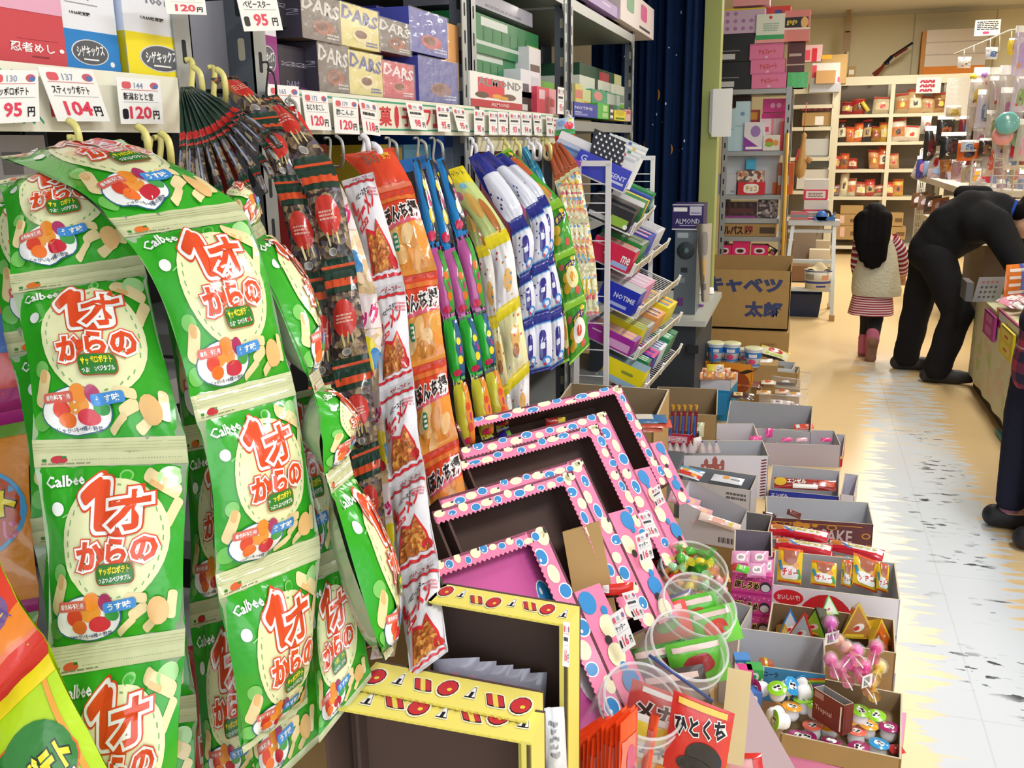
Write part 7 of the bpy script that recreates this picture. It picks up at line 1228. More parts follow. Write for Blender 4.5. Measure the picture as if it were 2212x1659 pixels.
c = V((xr - .13, LY + .12, top * .30 + .027)); t = thing('cloth_bucket', c, 'white bucket with blue bands holding a rag on the ladder step', 'bucket'); M().lathe([(0, 0), (.10, 0), (.115, .16), (.108, .16), (.10, .01)], c, card('d4d0c4'), UP, 22).deco(lambda a, h, off: c + V((math.cos(a), math.sin(a), 0)) * (.10 + .015 * h + off) + UP * (.16 * h), [R(3.3, .3, 6.1, .42, card('3a4a9a')), R(3.3, .92, 6.1, .98, card('3a4a9a')), R(4.6, .1, 5.4, .2, card('3a4a9a')), R(5.0, .5, 5.6, .75, card('d8a08a')), R(3.6, .5, 4.4, .8, card('9a988c'))], .001, .0004, cu=[3.3 + .2 * q for q in range(15)]).build('bucket', t); M().grid(lambda u, v: c + V(((u - .5) * .19, (v - .5) * .18, .16 + .05 * math.sin(math.pi * u) * math.sin(math.pi * v) + .015 * math.sin(9 * u + 5 * v))), 12, 10, cloth('d8c8a4')).build('rag', t)
c = pZ(1728, 684, .0); c.y += .1; t = thing('shopping_basket', c, 'dark navy basket under the step ladder', 'basket'); m = M()
for q in range(4):
    a_ = [V((-.15, -.1, 0)), V((.15, -.1, 0)), V((.15, .1, 0)), V((-.15, .1, 0))]; m.add([c + a_[q], c + a_[(q + 1) % 4], c + a_[(q + 1) % 4] * 1.15 + UP * .2, c + a_[q] * 1.15 + UP * .2], [(0, 1, 2, 3)], mk('navy_plastic', '1c2a4c', .4))
m.add([c + p for p in a_], [(0, 1, 2, 3)], MATS['navy_plastic']); m.build('basket_body', t); M().tube([c + V((-.17, -.0, .2)), c + V((-.1, 0, .29)), c + V((.1, 0, .29)), c + V((.17, 0, .2))], .006, plas('22242c'), 6).build('handle', t); M().cbox(c + UP * .01, .26, .16, .14, cloth('23242c')).build('dark_bag', None, 'dark cloth bag inside the navy basket', 'bag')
# cream shelf beside the ladder
CRS = mk('cream_steel', 'd3cbb2', .45); KY = 11.6
def cream_shelf(label, x0, x1, y, d, zs_, ztop, mid=()):
    t = thing('cream_shelf', V((x0, y, 0)), label, 'shelf', 'cream shelving')
    for x in [x0, x1 - .05] + list(mid):
        for yy in (y, y + d - .04): M().box(V((x, yy, 0)), V((.05, 0, 0)), V((0, .04, 0)), UP * ztop, CRS).build('post', t)
    for z in zs_: m = M().box(V((x0 + .05, y + .005, z - .04)), V((x1 - x0 - .1, 0, 0)), V((0, d - .01, 0)), UP * .04, CRS); m.build('shelf_board', t)
    M().box(V((x0, y - .004, ztop - .10)), V((x1 - x0, 0, 0)), V((0, .03, 0)), UP * .104, CRS).build('top_beam', t); M().box(V((x0, y + d - .01, .05)), V((x1 - x0, 0, 0)), V((0, .008, 0)), UP * (ztop - .06), mk('shelf_back', '8b8074', .8)).build('back_panel', t)
    return t
kx0, kx1 = pY(1700, 300, KY).x, pY(1809, 240, KY).x; kz = [pY(1760, y, KY).z for y in (186, 226, 274, 340, 412, 470)]
cream_shelf('narrow cream shelf unit behind the step ladder', kx0, kx1, KY, .5, kz[1:], kz[0] + .02)
def kb(label, x0, x1, yb, yt, hexc, prints=(), Y=KY + .03, **k): return gb(label, x0, x1, yb, yt, hexc, prints, Y=Y, **k)
kb('brown kraft carton with open flap on the narrow cream shelf', 1771, 1828, 170, 118, 'c29a62', [R(0, .86, .4, 1, card('e8a02a'))], zb=kz[0] + .022, d=.3, mat=KR); kb('white carton on top of the narrow cream shelf', 1753, 1813, 178, 136, 'd6d4d0', [R(0, .3, .16, .9, card('d84a5a')), R(.93, .05, 1, .3, card('e85aa0'))], zb=kz[0] + .022, Y=KY - .02, d=.04); kb('tan carton in front of the white one', 1762, 1804, 179, 152, 'c69a64', zb=kz[0] + .022, Y=KY - .08, d=.05); kb('crimson and white packet box on the narrow cream shelf', 1738, 1775, 134, 97, 'd8b0b0', [R(.4, 0, .7, .8, card('c82a3a')), R(0, .1, .3, .7, card('d84a5a'))], d=.1, zb=None); kb('grey panel box under the tan carton', 1748, 1815, 200, 180, 'b6b9c0', Y=KY - .04, d=.03)
kb('dark red sweet boxes on the narrow cream shelf', 1732, 1797, 240, 226, '6a2a2c', [R(.2 * q, 0, .2 * q + .1, 1, card('a83a3c')) for q in range(5)], zb=None, Y=KY + .05); kb('kraft carton with white label on the narrow cream shelf', 1732, 1794, 272, 243, 'a88450', [R(.45, .05, .75, .7, card('e0d8d0'))], mat=KR, d=.3); kb('light grey curved machine cover on the narrow cream shelf', 1733, 1788, 340, 300, 'b9bab6', [R(0, 0, 1, .12, card('8a8c8a'))], d=.3, name='machine_cover', cat='machine'); kb('dark stacked goods under the grey machine cover', 1742, 1790, 362, 342, '4a4a40', d=.2, name='box', cat='box'); kb('wide white carton behind the ladder top', 1720, 1790, 408, 366, 'c8c4bc', d=.2)
for k, (x0, x1, y0, y1, c) in enumerate(((1700, 1790, 566, 520, 'b8a890'), (1712, 1760, 560, 500, '8a7a6c'), (1745, 1790, 600, 540, 'cfc4ae'), (1700, 1780, 640, 575, '7c5a40'))): kb(('pale carton seen through the ladder steps', 'brown grey bundle seen through the ladder', 'cream carton behind the lower ladder steps', 'dark brown carton behind the bucket')[k], x0, x1, y0, y1, c, Y=KY - .4 - .2 * k, d=.15, name='carton')
# long back shelves full of sweets
BY = 13.25; bx0, bx1 = pY(1812, 240, BY).x - .04, pY(2058, 240, BY).x + .5; bz = [pY(1860, y, BY).z for y in (247, 307, 366, 425)]; bt = pY(1870, 166, BY).z
mid = [pY(1920, 300, BY).x - .02, pY(2046, 240, BY).x]
cream_shelf('wide cream shelving full of sweets along the back wall', bx0, bx1, BY, .55, bz + [.12], bt, mid); SM = [0]
R2 = random.Random(21)
def sweets(x0, x1, row, cols, h, name='sweet_bag', where=''):
    a, b = pY(x0, 300, BY + .06).x, pY(x1, 300, BY + .06).x; z = (bz + [.12])[row] + .003; n = len(cols); w = (b - a) / n
    for k, (c, sh) in enumerate(cols):
        SM[0] += 1; cx_ = a + w * (k + .5); hh = h * (1 + .2 * ((SM[0] * 7) % 3 - 1)); cc = V((cx_, BY + .14, z + hh / 2))
        lb = '%s on the %s board, %s' % (sh, ('top', 'second', 'third', 'fourth', 'floor')[row], where + ', ' + ORD[k] + ' there')
        pack(lb, cc, V((w * 1.16, .0, R2.uniform(-.02, .02))), V((R2.uniform(-.03, .03), .03, hh)), .14, film(c), [R(.0, .86, 1, .96, film('c8443a')), R(.1, .2, .9, .6, film(['e8dcc0', 'b89a6a', '8a5a3a', 'd8c8a0', 'c07a4a'][SM[0] % 5])), RR(.5, .4, .3, .25, film(['c83a3a', 'e8c84a', '4a3a34'][SM[0] % 3]))], name=name, cat='sweet bag', nu=6, nv=5, wr=.006)
b1 = 'left of the middle post'; b2 = 'right of the middle post'
sweets(1814, 1862, 0, [('8c2026', 'dark red sweet bag'), ('a8282c', 'crimson sweet bag')], .16, where=b1); sweets(1884, 1920, 0, [('c8b89a', 'red rimmed cream sweet bag')], .26, where=b1); sweets(1930, 2040, 0, [('b8a078', 'clear tan rusk bag'), ('c8a878', 'wide tan cracker bag'), ('d0b48c', 'red lined cracker bag'), ('b88a5a', 'brown cracker bag')], .25, where=b2)
p = pY(1862, 220, BY + .05); q = pY(1876, 240, BY + .05); M().tube([p, q], .025, plas('e0c84a'), 10).build('sweet_tube', None, 'yellow tube leaning on the top board of the back shelves', 'tube')
sweets(1808, 1920, 1, [('3a2a24', 'dark sweet jar'), ('e07a3a', 'orange label sweet jar'), ('d8703a', 'orange sweet jar'), ('2a2430', 'dark violet sweet jar'), ('a8742a', 'amber sweet jar'), ('c89a3a', 'gold sweet jar')], .24, 'sweet_jar', b1); sweets(1924, 1985, 1, [('d8c8b8', 'cream lidded sweet tub'), ('e0d0c0', 'pale sweet tub')], .24, 'sweet_tub', b2)
sweets(1800, 1855, 2, [('b84a3a', 'red cracker bag'), ('c86a3a', 'orange red cracker bag'), ('a83a34', 'brick red cracker bag')], .17, where=b1); sweets(1882, 1945, 2, [('d89a6a', 'peach cracker bag'), ('c8603a', 'rust cracker bag'), ('d0a078', 'tan cracker bag')], .24, where='around the middle post'); sweets(1798, 1822, 3, [('8a8088', 'grey sweet bag')], .14, where=b1); sweets(1823, 1856, 3, [('d8ccb0', 'white dumpling pack'), ('e0d4b8', 'pale dumpling pack')], .28, where=b1); sweets(1858, 1960, 3, [('b8785a', 'brown sweet bag'), ('c84a44', 'red sweet bag'), ('d8c0a0', 'cream sweet bag'), ('c85a3a', 'orange sweet bag'), ('e0b050', 'yellow sweet bag')], .18, where='by the middle post')
for k, (x0, x1, y0, y1) in enumerate(((1797, 1862, 517, 488), (1797, 1862, 487, 463), (1815, 1864, 462, 444), (1905, 1955, 517, 490), (1905, 1950, 488, 460))): kb('kraft carton at the foot of the back shelves, %s' % ('bottom left', 'second up on the left', 'third up on the left', 'bottom right', 'upper right')[k], x0, x1, y0, y1, 'a88450', [R(.6, .3, .95, .6, card('6a5034')), R(.25, .2, .4, .9, card('d8b0a0'))] if k != 2 else [], Y=BY + .01 - .02 * (k == 0), mat=KR, d=.3)
# things on and over the back shelves
gx = BY + .22; wood, gun = mk('gun_wood', '5e2a1e', .9, .05), mk('gun_metal', '1c1d20', .9, .05)
P_ = lambda x, y: pY(x, y, gx); t = thing('toy_rifle', P_(1890, 164), 'toy rifle with brown stock leaning on the back wall', 'toy rifle'); dn = V((0, .035, 0))
m = M(); pts = [P_(1884, 158), P_(1891, 168), P_(1900, 158), P_(1908, 148), P_(1914, 138), P_(1910, 134), P_(1903, 143), P_(1894, 150)]; n = len(pts); m.add(pts + [p + dn for p in pts], [tuple(range(n))[::-1], tuple(range(n, 2 * n))] + [(k, (k + 1) % n, n + (k + 1) % n, n + k) for k in range(n)], wood); m.build('stock', t); M().bar(P_(1911, 138) + dn / 2, P_(1928, 121) + dn / 2, .045, .04, gun, V((0, 1, 0))).build('receiver', t); M().tube([P_(1926, 122) + dn / 2, P_(1972, 92) + dn / 2], .014, gun, 10).build('barrel', t); M().bar(P_(1932, 122) + dn / 2, P_(1960, 104) + dn / 2, .03, .03, wood, V((0, 1, 0))).build('fore_end', t); M().tube([P_(1914, 138) + dn / 2, P_(1919, 139) + dn / 2, P_(1921, 133) + dn / 2], .006, gun, 6).build('trigger_guard', t)
a, b_ = pY(1994, 166, BY + .25), pY(2125, 160, BY + .25); hh = pY(2040, 64, BY + .25).z - bt; t = thing('wrapped_board', V((a.x, BY + .25, bt)), 'large plastic wrapped board pack with orange ends on the shelves', 'board pack'); M().box(V((a.x, BY + .25, bt + .002)), V((b_.x - a.x, 0, 0)), V((0, .18, 0)), UP * hh, mk('wrapped_board', 'b9ab9a', .35, coat=.4, vary=.12, vscale=4)).build('board_stack', t); M().box(V((a.x - .002, BY + .248, bt + .002)), V((b_.x - a.x, 0, 0)), V((0, .004, 0)), UP * hh * .2, kraft('c87a34')).build('lower_band', t); M().box(V((a.x - .05, BY + .25, bt + .002)), V((.048, 0, 0)), V((0, .18, 0)), UP * hh * .98, kraft('b07c48')).build('end_band', t); [M().box(V((a.x, BY + .246, bt + hh * f_)), V((b_.x - a.x, 0, 0)), V((0, .004, 0)), UP * .012, mk('fold', '9c8f80')).build('fold_line', t) for f_ in (.45, .72)]
gb('small kraft box with white label on the shelf top by the pipe', 1831, 1848, 170, 143, 'a8884c', [R(.1, .3, .75, .7, card('d8d4cc'))], Y=BY + .2, zb=bt + .002, mat=KR, d=.12)
def sheet(label, tl, br, Y, prints=(), hexc='e9e6de', name='paper_sign', cat='sign'):
    a, b, c = pY(tl[0], br[1], Y), pY(br[0], br[1], Y), pY(tl[0], tl[1], Y); a.y = b.y = c.y = Y; m = M().box(a, V((b.x - a.x, 0, 0)), V((0, .004, 0)), UP * (c.z - a.z), card(hexc)); m.deco(flat(a, V((b.x - a.x, 0, 0)), UP * (c.z - a.z), V((0, -1, 0))), prints, .003, .001); return m.build(name, None, label, cat)
sheet('white notice with small print high near the back wall', (2104, 44), (2159, 78), 12.2, LINES(.08, .35, .92, .92, 5, INK, 5) + [RR(.45, .18, .26, .16, card('d84a6a'))]); sheet('white sign with red handwriting on the shelf beam', (1978, 168), (2031, 202), BY - .03, [RR(.2 + .1 * (k % 6), .75 - .28 * (k // 6), .09, .2, card('b02a4a'), .4 * ((k * 5) % 3 - 1)) for k in range(17)])
M().grid(lambda u, v: pY(2047 + 54 * u - 10 * v * (1 - u), 168 + 92 * v, 11.0) + V((0, -.03 * math.sin(u * 4), 0)), 6, 8, mk('white_bag', 'dedbd4', .25, coat=.4, bump=.3)).build('plastic_bag', None, 'tall white plastic bag hanging at the shelf end', 'bag')
sheet('brown paper strips hanging at the wall corner, upper', (1826, 20), (1836, 70), 13.5, [], '9c8058', 'paper_strip', 'paper'); sheet('brown paper strips hanging at the wall corner, lower', (1819, 68), (1836, 112), 13.5, [], '8f7450', 'paper_strip', 'paper')
# grid racks and hanging toys on the right
WG = mk('white_grid', 'd9d6cc', .4)
def grid_panel(label, x0, x1, y0, y1, Y, nx, ny):
    a, b = pY(x0, y1, Y), pY(x1, y0, Y); m = M()
    for k in range(nx + 1): x = a.x + (b.x - a.x) * k / nx; m.tube([V((x, Y, a.z)), V((x, Y, b.z))], .008 if k in (0, nx) else .004, WG, 6)
    for k in range(ny + 1): z = a.z + (b.z - a.z) * k / ny; m.tube([V((a.x, Y, z)), V((b.x, Y, z))], .008 if k in (0, ny) else .004, WG, 6)
    return m.build('grid_panel', None, label, 'grid panel')
grid_panel('white wire grid panel past the back shelves', 1962, 2005, 322, 628, 9.6, 4, 22); grid_panel('white wire grid fence above the bending man', 2092, 2290, 343, 432, 8.2, 8, 5)
a, b_, c_ = pY(1970, 372, 9.5), pY(2092, 412, 8.3), pY(2230, 412, 8.3); t = thing('display_table', V((a.x + .5, 8.9, 0)), 'white display shelf of toys beside the wire grid', 'display shelf'); q = [a, b_, c_, V((c_.x, a.y, a.z))]; m = M().add(q + [p - UP * .05 for p in q], [(0, 1, 2, 3), (7, 6, 5, 4), (0, 4, 5, 1), (1, 5, 6, 2), (2, 6, 7, 3), (3, 7, 4, 0)], mk('white_shelf', 'd4cfc2', .5)); m.build('shelf_board', t); q2 = [p - UP * .38 + V((.12, 0, 0)) for p in q]; M().add(q2 + [p - UP * .05 for p in q2], [(0, 1, 2, 3), (7, 6, 5, 4), (0, 4, 5, 1), (1, 5, 6, 2), (2, 6, 7, 3), (3, 7, 4, 0)], mk('white_shelf', 'd4cfc2')).build('lower_board', t); M().box(V((b_.x + .2, 8.5, 0)), V((c_.x - b_.x, 0, 0)), V((0, 1, 0)), UP * (b_.z - .45), mk('dim_stand', '4a3e34', .9)).build('stand', t)
TOYC = ['d8d0d4', 'c8b8c8', 'e0c8cc', 'b8a8b0', 'd88aa0', '4a4a9a', 'e0e0e4', 'c83a4a', '6a4a3a', 'e8a83a', '8aa0c8', 'd8a0c0']
CN2 = {'d8d0d4': 'pale grey', 'c8b8c8': 'mauve', 'e0c8cc': 'pale rose', 'b8a8b0': 'dusky grey', 'd88aa0': 'rose pink', '4a4a9a': 'indigo', 'e0e0e4': 'white', 'c83a4a': 'red', '6a4a3a': 'brown', 'e8a83a': 'amber', '8aa0c8': 'light blue', 'd8a0c0': 'lilac pink'}
for k in range(16):
    x = 1985 + 15 * k + R2.uniform(-5, 5); y = 372 + min(38, 2.6 * k) - 14 + R2.uniform(-3, 3); Y = 9.3 - .06 * k; c = TOYC[(k * 5) % 12]
    pack('%s toy bag on the white display shelf, %s' % (CN2[c], 'first second third fourth fifth sixth seventh eighth ninth tenth eleventh twelfth thirteenth fourteenth fifteenth sixteenth'.split()[k] + ' from the grid panel'), pY(x, y, Y), V((.13 * R2.uniform(.8, 1.3), R2.uniform(-.05, .05), R2.uniform(-.03, .03))), V((R2.uniform(-.06, .06), .04, .15 * R2.uniform(.7, 1.7))), .07, film(c), [RR(.5, .45, .6, .4, film(TOYC[(k * 3 + 1) % 12])), R(0, .84, 1, 1, FW)], name='toy_bag', cat='toy bag', nu=6, nv=5, wr=.008)
def hang(label, x, y, w, h, Y, c, c2, alpha=False, name='toy_bag', rz=0):
    u = V((pY(x + w, y, Y).x - pY(x, y, Y).x, .04, 0)); v = V((rz, 0, pY(x, y - h, Y).z - pY(x, y, Y).z)); m_ = mk('haze' + c, c, .12, .6, .4, alpha=.62, bump=.3, bscale=30) if alpha else film(c)
    return pack(label, pY(x, y, Y), u, v, .06, m_, [RR(.5, .4, .55, .5, film(c2)), R(.0, .86, 1, 1, FW)] + [E(.3 + .2 * q, .2 + .15 * q, .1, .06, film(TOYC[(int(x) + q) % 12])) for q in range(3)], name=name, cat='toy bag', nu=7, nv=7, wr=.012)
for l in (('white price card bag hanging in front of the back shelves', 2000, 270, 24, 38, 8.8, 'e6e0d6', 'd88a7a'), ('black toy pistol bag with long tail, hanging first', 2010, 310, 30, 76, 8.7, '2a2a2c', '6a2a2c'), ('black and orange toy bag in the hanging bundle', 2042, 282, 40, 66, 8.5, '34302e', 'd8702a'), ('black toy bag sloping under the bundle', 2058, 315, 56, 60, 8.4, '262628', '3a3a40'), ('cream headed toy bag at the top of the bundle', 2060, 240, 34, 24, 8.45, 'e0d4b0', 'c8a83a'), ('red and blue toy bag behind the bundle', 2090, 275, 40, 50, 8.6, '8a2a30', '2a4a9a'), ('orange toy bag under the black bundle', 2092, 325, 50, 46, 8.2, 'e06a2a', '3a2c28'), ('blue and white disc launcher bag on the orange bag', 2090, 315, 30, 26, 8.1, 'c8d0dc', '4a7ac0'), ('dark brown toy bag beside the orange one', 2128, 318, 30, 40, 8.1, '3a2a28', '7a5a3a'), ('white tag bag high under the rope', 2083, 135, 30, 24, 8.4, 'ece8e2', 'e0dcd4'), ('blue rimmed white bag on the rope', 2142, 115, 28, 26, 8.2, 'e6e8ee', '4a8ad0'), ('yellow duck toy bag on the rope', 2188, 100, 22, 36, 8.1, 'e8cf3a', 'd88a3a'), ('red scrap bag at the lower right of the hanging toys', 2196, 322, 28, 36, 8.0, 'c82a3a', 'd86a6a')): hang(*l)
for l in (('large clear bag of pastel toys at the right', 2190, 215, 76, 150, 8.1, 'd8d0c8', 'c8b04a'), ('tall clear bag with a yellow sponge toy', 2150, 200, 40, 110, 8.2, 'd4ccc4', 'd8c83a'), ('clear bag of bead strings behind the yellow sponge', 2115, 210, 36, 130, 8.4, 'ccc0b8', 'b0a890'), ('lavender balloon bag at the upper right edge', 2205, 110, 34, 110, 7.9, 'd0c4e0', 'b8a0d8'), ('long clear bag of thin sticks', 2100, 255, 26, 110, 8.5, 'cfc8c0', 'c8b8a0')): hang(*l, True)
for k in range(18):
    x, y = 2012 + 11 * k + R2.uniform(-6, 6), 255 + 10 * (k * 5 % 9); c, c2 = ['34302e', 'c8c0b8', 'd8d0c8', 'b87a4a', '2c2c34', 'c8a8b0', '5a4a6a', 'd0c8a8', '8a3038'][k % 9], TOYC[k * 7 % 12]
    hang('small %s toy bag hanging in the bundle, %s from the shelf end' % (('black', 'grey', 'pale', 'brown', 'dark blue', 'pinkish', 'violet', 'cream', 'dark red')[k % 9], (ORD[:9] + ['tenth'])[k // 2]), x, y + 40, 20 + 3 * (k % 4), 34 + 5 * (k % 3), 8.75 - .03 * k, c, c2, k % 9 in (1, 2), rz=R2.uniform(-.05, .05))
for k in range(9):
    x = 1985 + 15 * k; c = ['6a4a34', '8a6a5a', '4a3a3a', 'a0603a', '7a4a6a', '5a6a4a', 'b08a5a', '3a3a4a', '8a3a34'][k]; pack('dim toy pack on the lower display board, %s from the grid panel' % ORD[k], pY(x, 432 + 4 * k, 9.2 - .05 * k), V((.13, 0, .02)), V((.02, .05, .13)), .07, film(c), [RR(.5, .45, .6, .4, film(TOYC[k]))], name='toy_bag', cat='toy bag', nu=5, nv=5, wr=.01)
for k, (x, y, r_, c, lb) in enumerate(((2176, 266, 27, '6fb0ae', 'teal flying disc hanging at the right'), (2166, 292, 24, 'e09a94', 'salmon flying disc below the teal one'), (2204, 300, 22, '9ac09a', 'pale green flying disc behind the others'), (2208, 245, 20, '3a5aa8', 'blue ringed disc at the right edge'))):
    c_ = pY(x, y, 7.85 + .05 * k); rr = pY(x + r_, y, 7.85).x - pY(x, y, 7.85).x; M().lathe([(0, .01), (rr * .8, .012), (rr, .0), (rr * .98, -.015), (rr * .8, .0), (0, -.002)], c_, mk('disc' + c, c, .2, .5, .3), V((-.15, -1, .1)), 28).build('flying_disc', None, lb, 'flying disc')
for k, (x, y, c) in enumerate(((2103, 166, 'e0c83a'), (2127, 162, 'a87ac0'), (2136, 178, 'd8a0a0'))): M().lathe([(0, -.025), (.02, -.015), (.025, 0), (.02, .015), (0, .025)], pY(x, y, 8.3), plas(c), UP, 12).build('toy_ball', None, '%s toy ball hanging among the clear bags' % ('yellow', 'purple', 'pink')[k], 'toy ball')
M().tube([pY(2060, 118, 8.6), pY(2130, 88, 8.35), pY(2180, 66, 8.1), pY(2260, 52, 7.9)], .006, mk('rope', 'cfc4a8', .9), 6).build('rope', None, 'rope strung across the upper right with toys', 'rope')
for k, (x, y, y2) in enumerate(((2083, 108, 128), (2104, 98, 124), (2140, 82, 104), (2160, 74, 110), (2186, 64, 92))): M().tube([pY(x, y, 8.35 - .05 * k), pY(x - 1, y2, 8.35 - .05 * k)], .003, mk('cord', 'd8d2c4', .8), 5).build('cord', None, 'short cord tying toys to the rope, %s along' % ORD[k], 'cord', 'cords on the rope')
for k in range(12):
    x, y = 2108 + 9.5 * k, 200 + 34 * (k * 3 % 5); c, c2 = ['dcd2c8', 'cbbfb8', 'd8cfe0', 'd0c8c0'][k % 4], ['c8a83a', 'b06a8a', '6a8ab0', 'c85a4a', '8aa86a', 'd8a0b8'][k % 6]
    hang('clear hanging bag with %s toys, %s along the rope' % (('yellow', 'mauve', 'blue', 'red', 'green', 'pink')[k % 6], ORD[k]), x, y, 30 + 4 * (k % 3), 62 + 10 * (k % 4), 8.3 - .035 * k, c, c2, True, rz=R2.uniform(-.03, .03))
for k in range(10):
    x = 2092 + 13 * k; c = ['c8b0c0', 'd88a9a', 'e0d4d0', '5a5aa0', 'd0a0b0'][k % 5]; hang('pastel toy packet behind the wire grid fence, %s from its near post' % ORD[k], x, 428 - 6 * (k % 2), 22, 54 + 8 * (k % 3), 8.45, c, TOYC[k], name='toy_packet', rz=R2.uniform(-.04, .04))
# ------------------------------------------------------------------ low counter on the right with its cloth and toys
def _cl(nt, b):
    N = nt.nodes.new; L = nt.links.new; tc = N('ShaderNodeTexCoord'); mp = N('ShaderNodeMapping'); mp.inputs['Scale'].default_value = (1, .45, .6); L(tc.outputs['Object'], mp.inputs[0]); v = N('ShaderNodeTexVoronoi'); v.inputs['Scale'].default_value = 22; v.distance = 'CHEBYCHEV'; L(mp.outputs[0], v.inputs['Vector']); s = N('ShaderNodeSeparateColor'); L(v.outputs['Color'], s.inputs[0]); r = N('ShaderNodeValToRGB'); r.color_ramp.interpolation = 'CONSTANT'; L(s.outputs[1], r.inputs[0]); e = r.color_ramp.elements
    e[0].color = rgb('d8d6b6'); e[1].position = .62; e[1].color = rgb('c2cc8a'); x = e.new(.82); x.color = rgb('dcc8ac'); L(r.outputs[0], b.inputs['Base Color']); b.inputs['Roughness'].default_value = .6
CLOTH = node_mat('leaf_cloth', _cl)
CXF, CY0, CY1, CZT = 1.04, 3.3, 6.25, .56
t = thing('display_counter', V((CXF + .6, 4.8, 0)), 'low display counter draped with a cream and green leaf cloth', 'counter'); M().box(V((CXF + .02, CY0, .05)), V((1.1, 0, 0)), V((0, CY1 - CY0, 0)), UP * (CZT - .05), mk('counter_core', '6a5c48', .8)).build('counter_body', t)
M().grid(lambda u, v: V((CXF + .006 * math.sin(u * 60) * (1 - v), CY0 + (CY1 - CY0) * u, .07 + (CZT - .06) * v)), 90, 4, CLOTH).grid(lambda u, v: V((CXF + 1.1 * v, CY0 + (CY1 - CY0) * u, CZT + .012)), 4, 4, CLOTH).grid(lambda u, v: V((CXF + 1.1 * u, CY1 + .004, .07 + (CZT - .06) * v)), 6, 4, CLOTH).build('tablecloth', t); M().box(V((CXF + .03, CY0, 0)), V((1.06, 0, 0)), V((0, CY1 - CY0 - .02, 0)), UP * .06, mk('plinth', '54473a', .9)).build('plinth', t)
M().tube([pZ(2154, 930, .015), pZ(2165, 948, .012), pZ(2178, 962, .012)], .012, plas('1f8a86'), 8).build('teal_hose', None, 'teal plastic hose end at the foot of the draped counter', 'hose')
zc = CZT + .016
def cpos(x, y): return pZ(x, y, zc)
c = V((1.18, 5.95, zc)); t = thing('plastic_basket', c, 'grey perforated plastic basket on the draped counter', 'basket'); GB = plas('9a9ca4'); m = M()
a = pY(2104, 616, 5.9); w_ = V((.15, .05, 0)); h_ = V((.02, -.02, .145)); o = V((a.x, 5.9, zc)); m.box(o, w_, V((0, .01, 0)), h_, GB); m.deco(flat(o, w_, h_), [RR(.2 + .17 * i, .2 + .2 * j, .10, .1, card('5a5c64' if j < 3 else 'a86a6a')) for i in range(4) for j in range(4)], .001); m.build('basket_front', t); M().box(o - V((.035, -.02, 0)), V((.035, -.02, 0)), V((.0, .2, 0)), UP * .11, plas('74767e')).build('basket_side', t)
PIL = [('e8b4c4', 'f0d8e0'), ('f0c8d0', 'd86a8a'), ('e07a9a', 'f4e0e4'), ('d8e0d8', '6ab08a'), ('f0dce0', 'e05a6a'), ('ea9ab8', 'f0f0f0'), ('c83a4a', 'f0c0c8'), ('e8e0e0', '9ac8b0')]
for k in range(26):
    yy = 6.1 - .085 * k + R2.uniform(-.02, .02); xx = 1.10 + R2.uniform(0, .28); c, c2 = PIL[k % 8]
    pack('%s toy packet heaped on the draped counter, %s' % (('pink', 'pale pink', 'rose', 'mint and grey', 'white and red', 'candy pink', 'red', 'white and green')[k % 8], ['far end', 'middle', 'near half', 'near end'][k // 8]), V((xx, yy, zc + .03 + R2.uniform(0, .05))), V((.09, .09, R2.uniform(-.03, .03))), V((-.08, .08, .03)), .04, film(c), [RR(.5, .5, .5, .4, film(c2)), R(0, .86, 1, 1, FW)], name='toy_packet', cat='toy packet', group='toy packets on the counter', nu=6, nv=5, wr=.008)
def front(label, x0, x1, y0, y1, c, prints, off=.02):
    a, b, d = pX(x0, y1, CXF - off), pX(x1, y1, CXF - off), pX(x0, y0, CXF - off); u = b - a; u.z = 0; v = V((0, 0, d.z - a.z)); m = M().box(a, u, V((.012, 0, 0)), v, card(c)); m.deco(flat(a, u, v, V((-1, 0, 0))), prints, .0008, .0003); m.build('card_pack', None, label, 'card pack')
front('yellow card pack hanging on the counter front', 2156, 2186, 692, 756, 'ead22e', [RR(.5, .75, .7, .34, card('f0e070')), RR(.5, .28, .7, .34, card('f0e070')), RR(.5, .7, .3, .1, card('d86a2a')), RR(.5, .24, .3, .1, card('d86a2a')), R(.1, .94, .9, .98, card('5a8a3a'))]); front('purple card pack hanging on the counter front', 2122, 2146, 660, 716, 'b8409a', [RR(.5, .75, .6, .3, card('d07ab8')), RR(.5, .3, .6, .3, card('d07ab8')), R(0, .94, 1, 1, card('3a2a3c'))]); front('yellow edged white and purple box at the counter edge', 2150, 2215, 660, 700, '9a2a6a', [R(.1, .45, 1, .9, card('d8dce8')), R(0, 0, .08, 1, card('e0c83a'))], .0)
pack('purple cloth bag on the counter beyond the man', V((1.34, 5.6, zc + .12)), V((.3, .3, 0)), V((-.05, .05, .2)), .1, mk('purple_bag', '54306e', .6), [R(.2, .1, .5, .9, film('6a3a8a'))], name='cloth_bag', cat='bag', wr=.02); pack('orange and blue striped toy bag under the man', V((1.14, 5.75, zc + .14)), V((.12, .1, 0)), V((0, .02, .2)), .05, film('e0782a'), [R(.1, .2 * q, .9, .2 * q + .08, film('f0e4d8')) for q in range(1, 5)] + [R(.6, 0, .8, 1, film('4a5ab0'))])
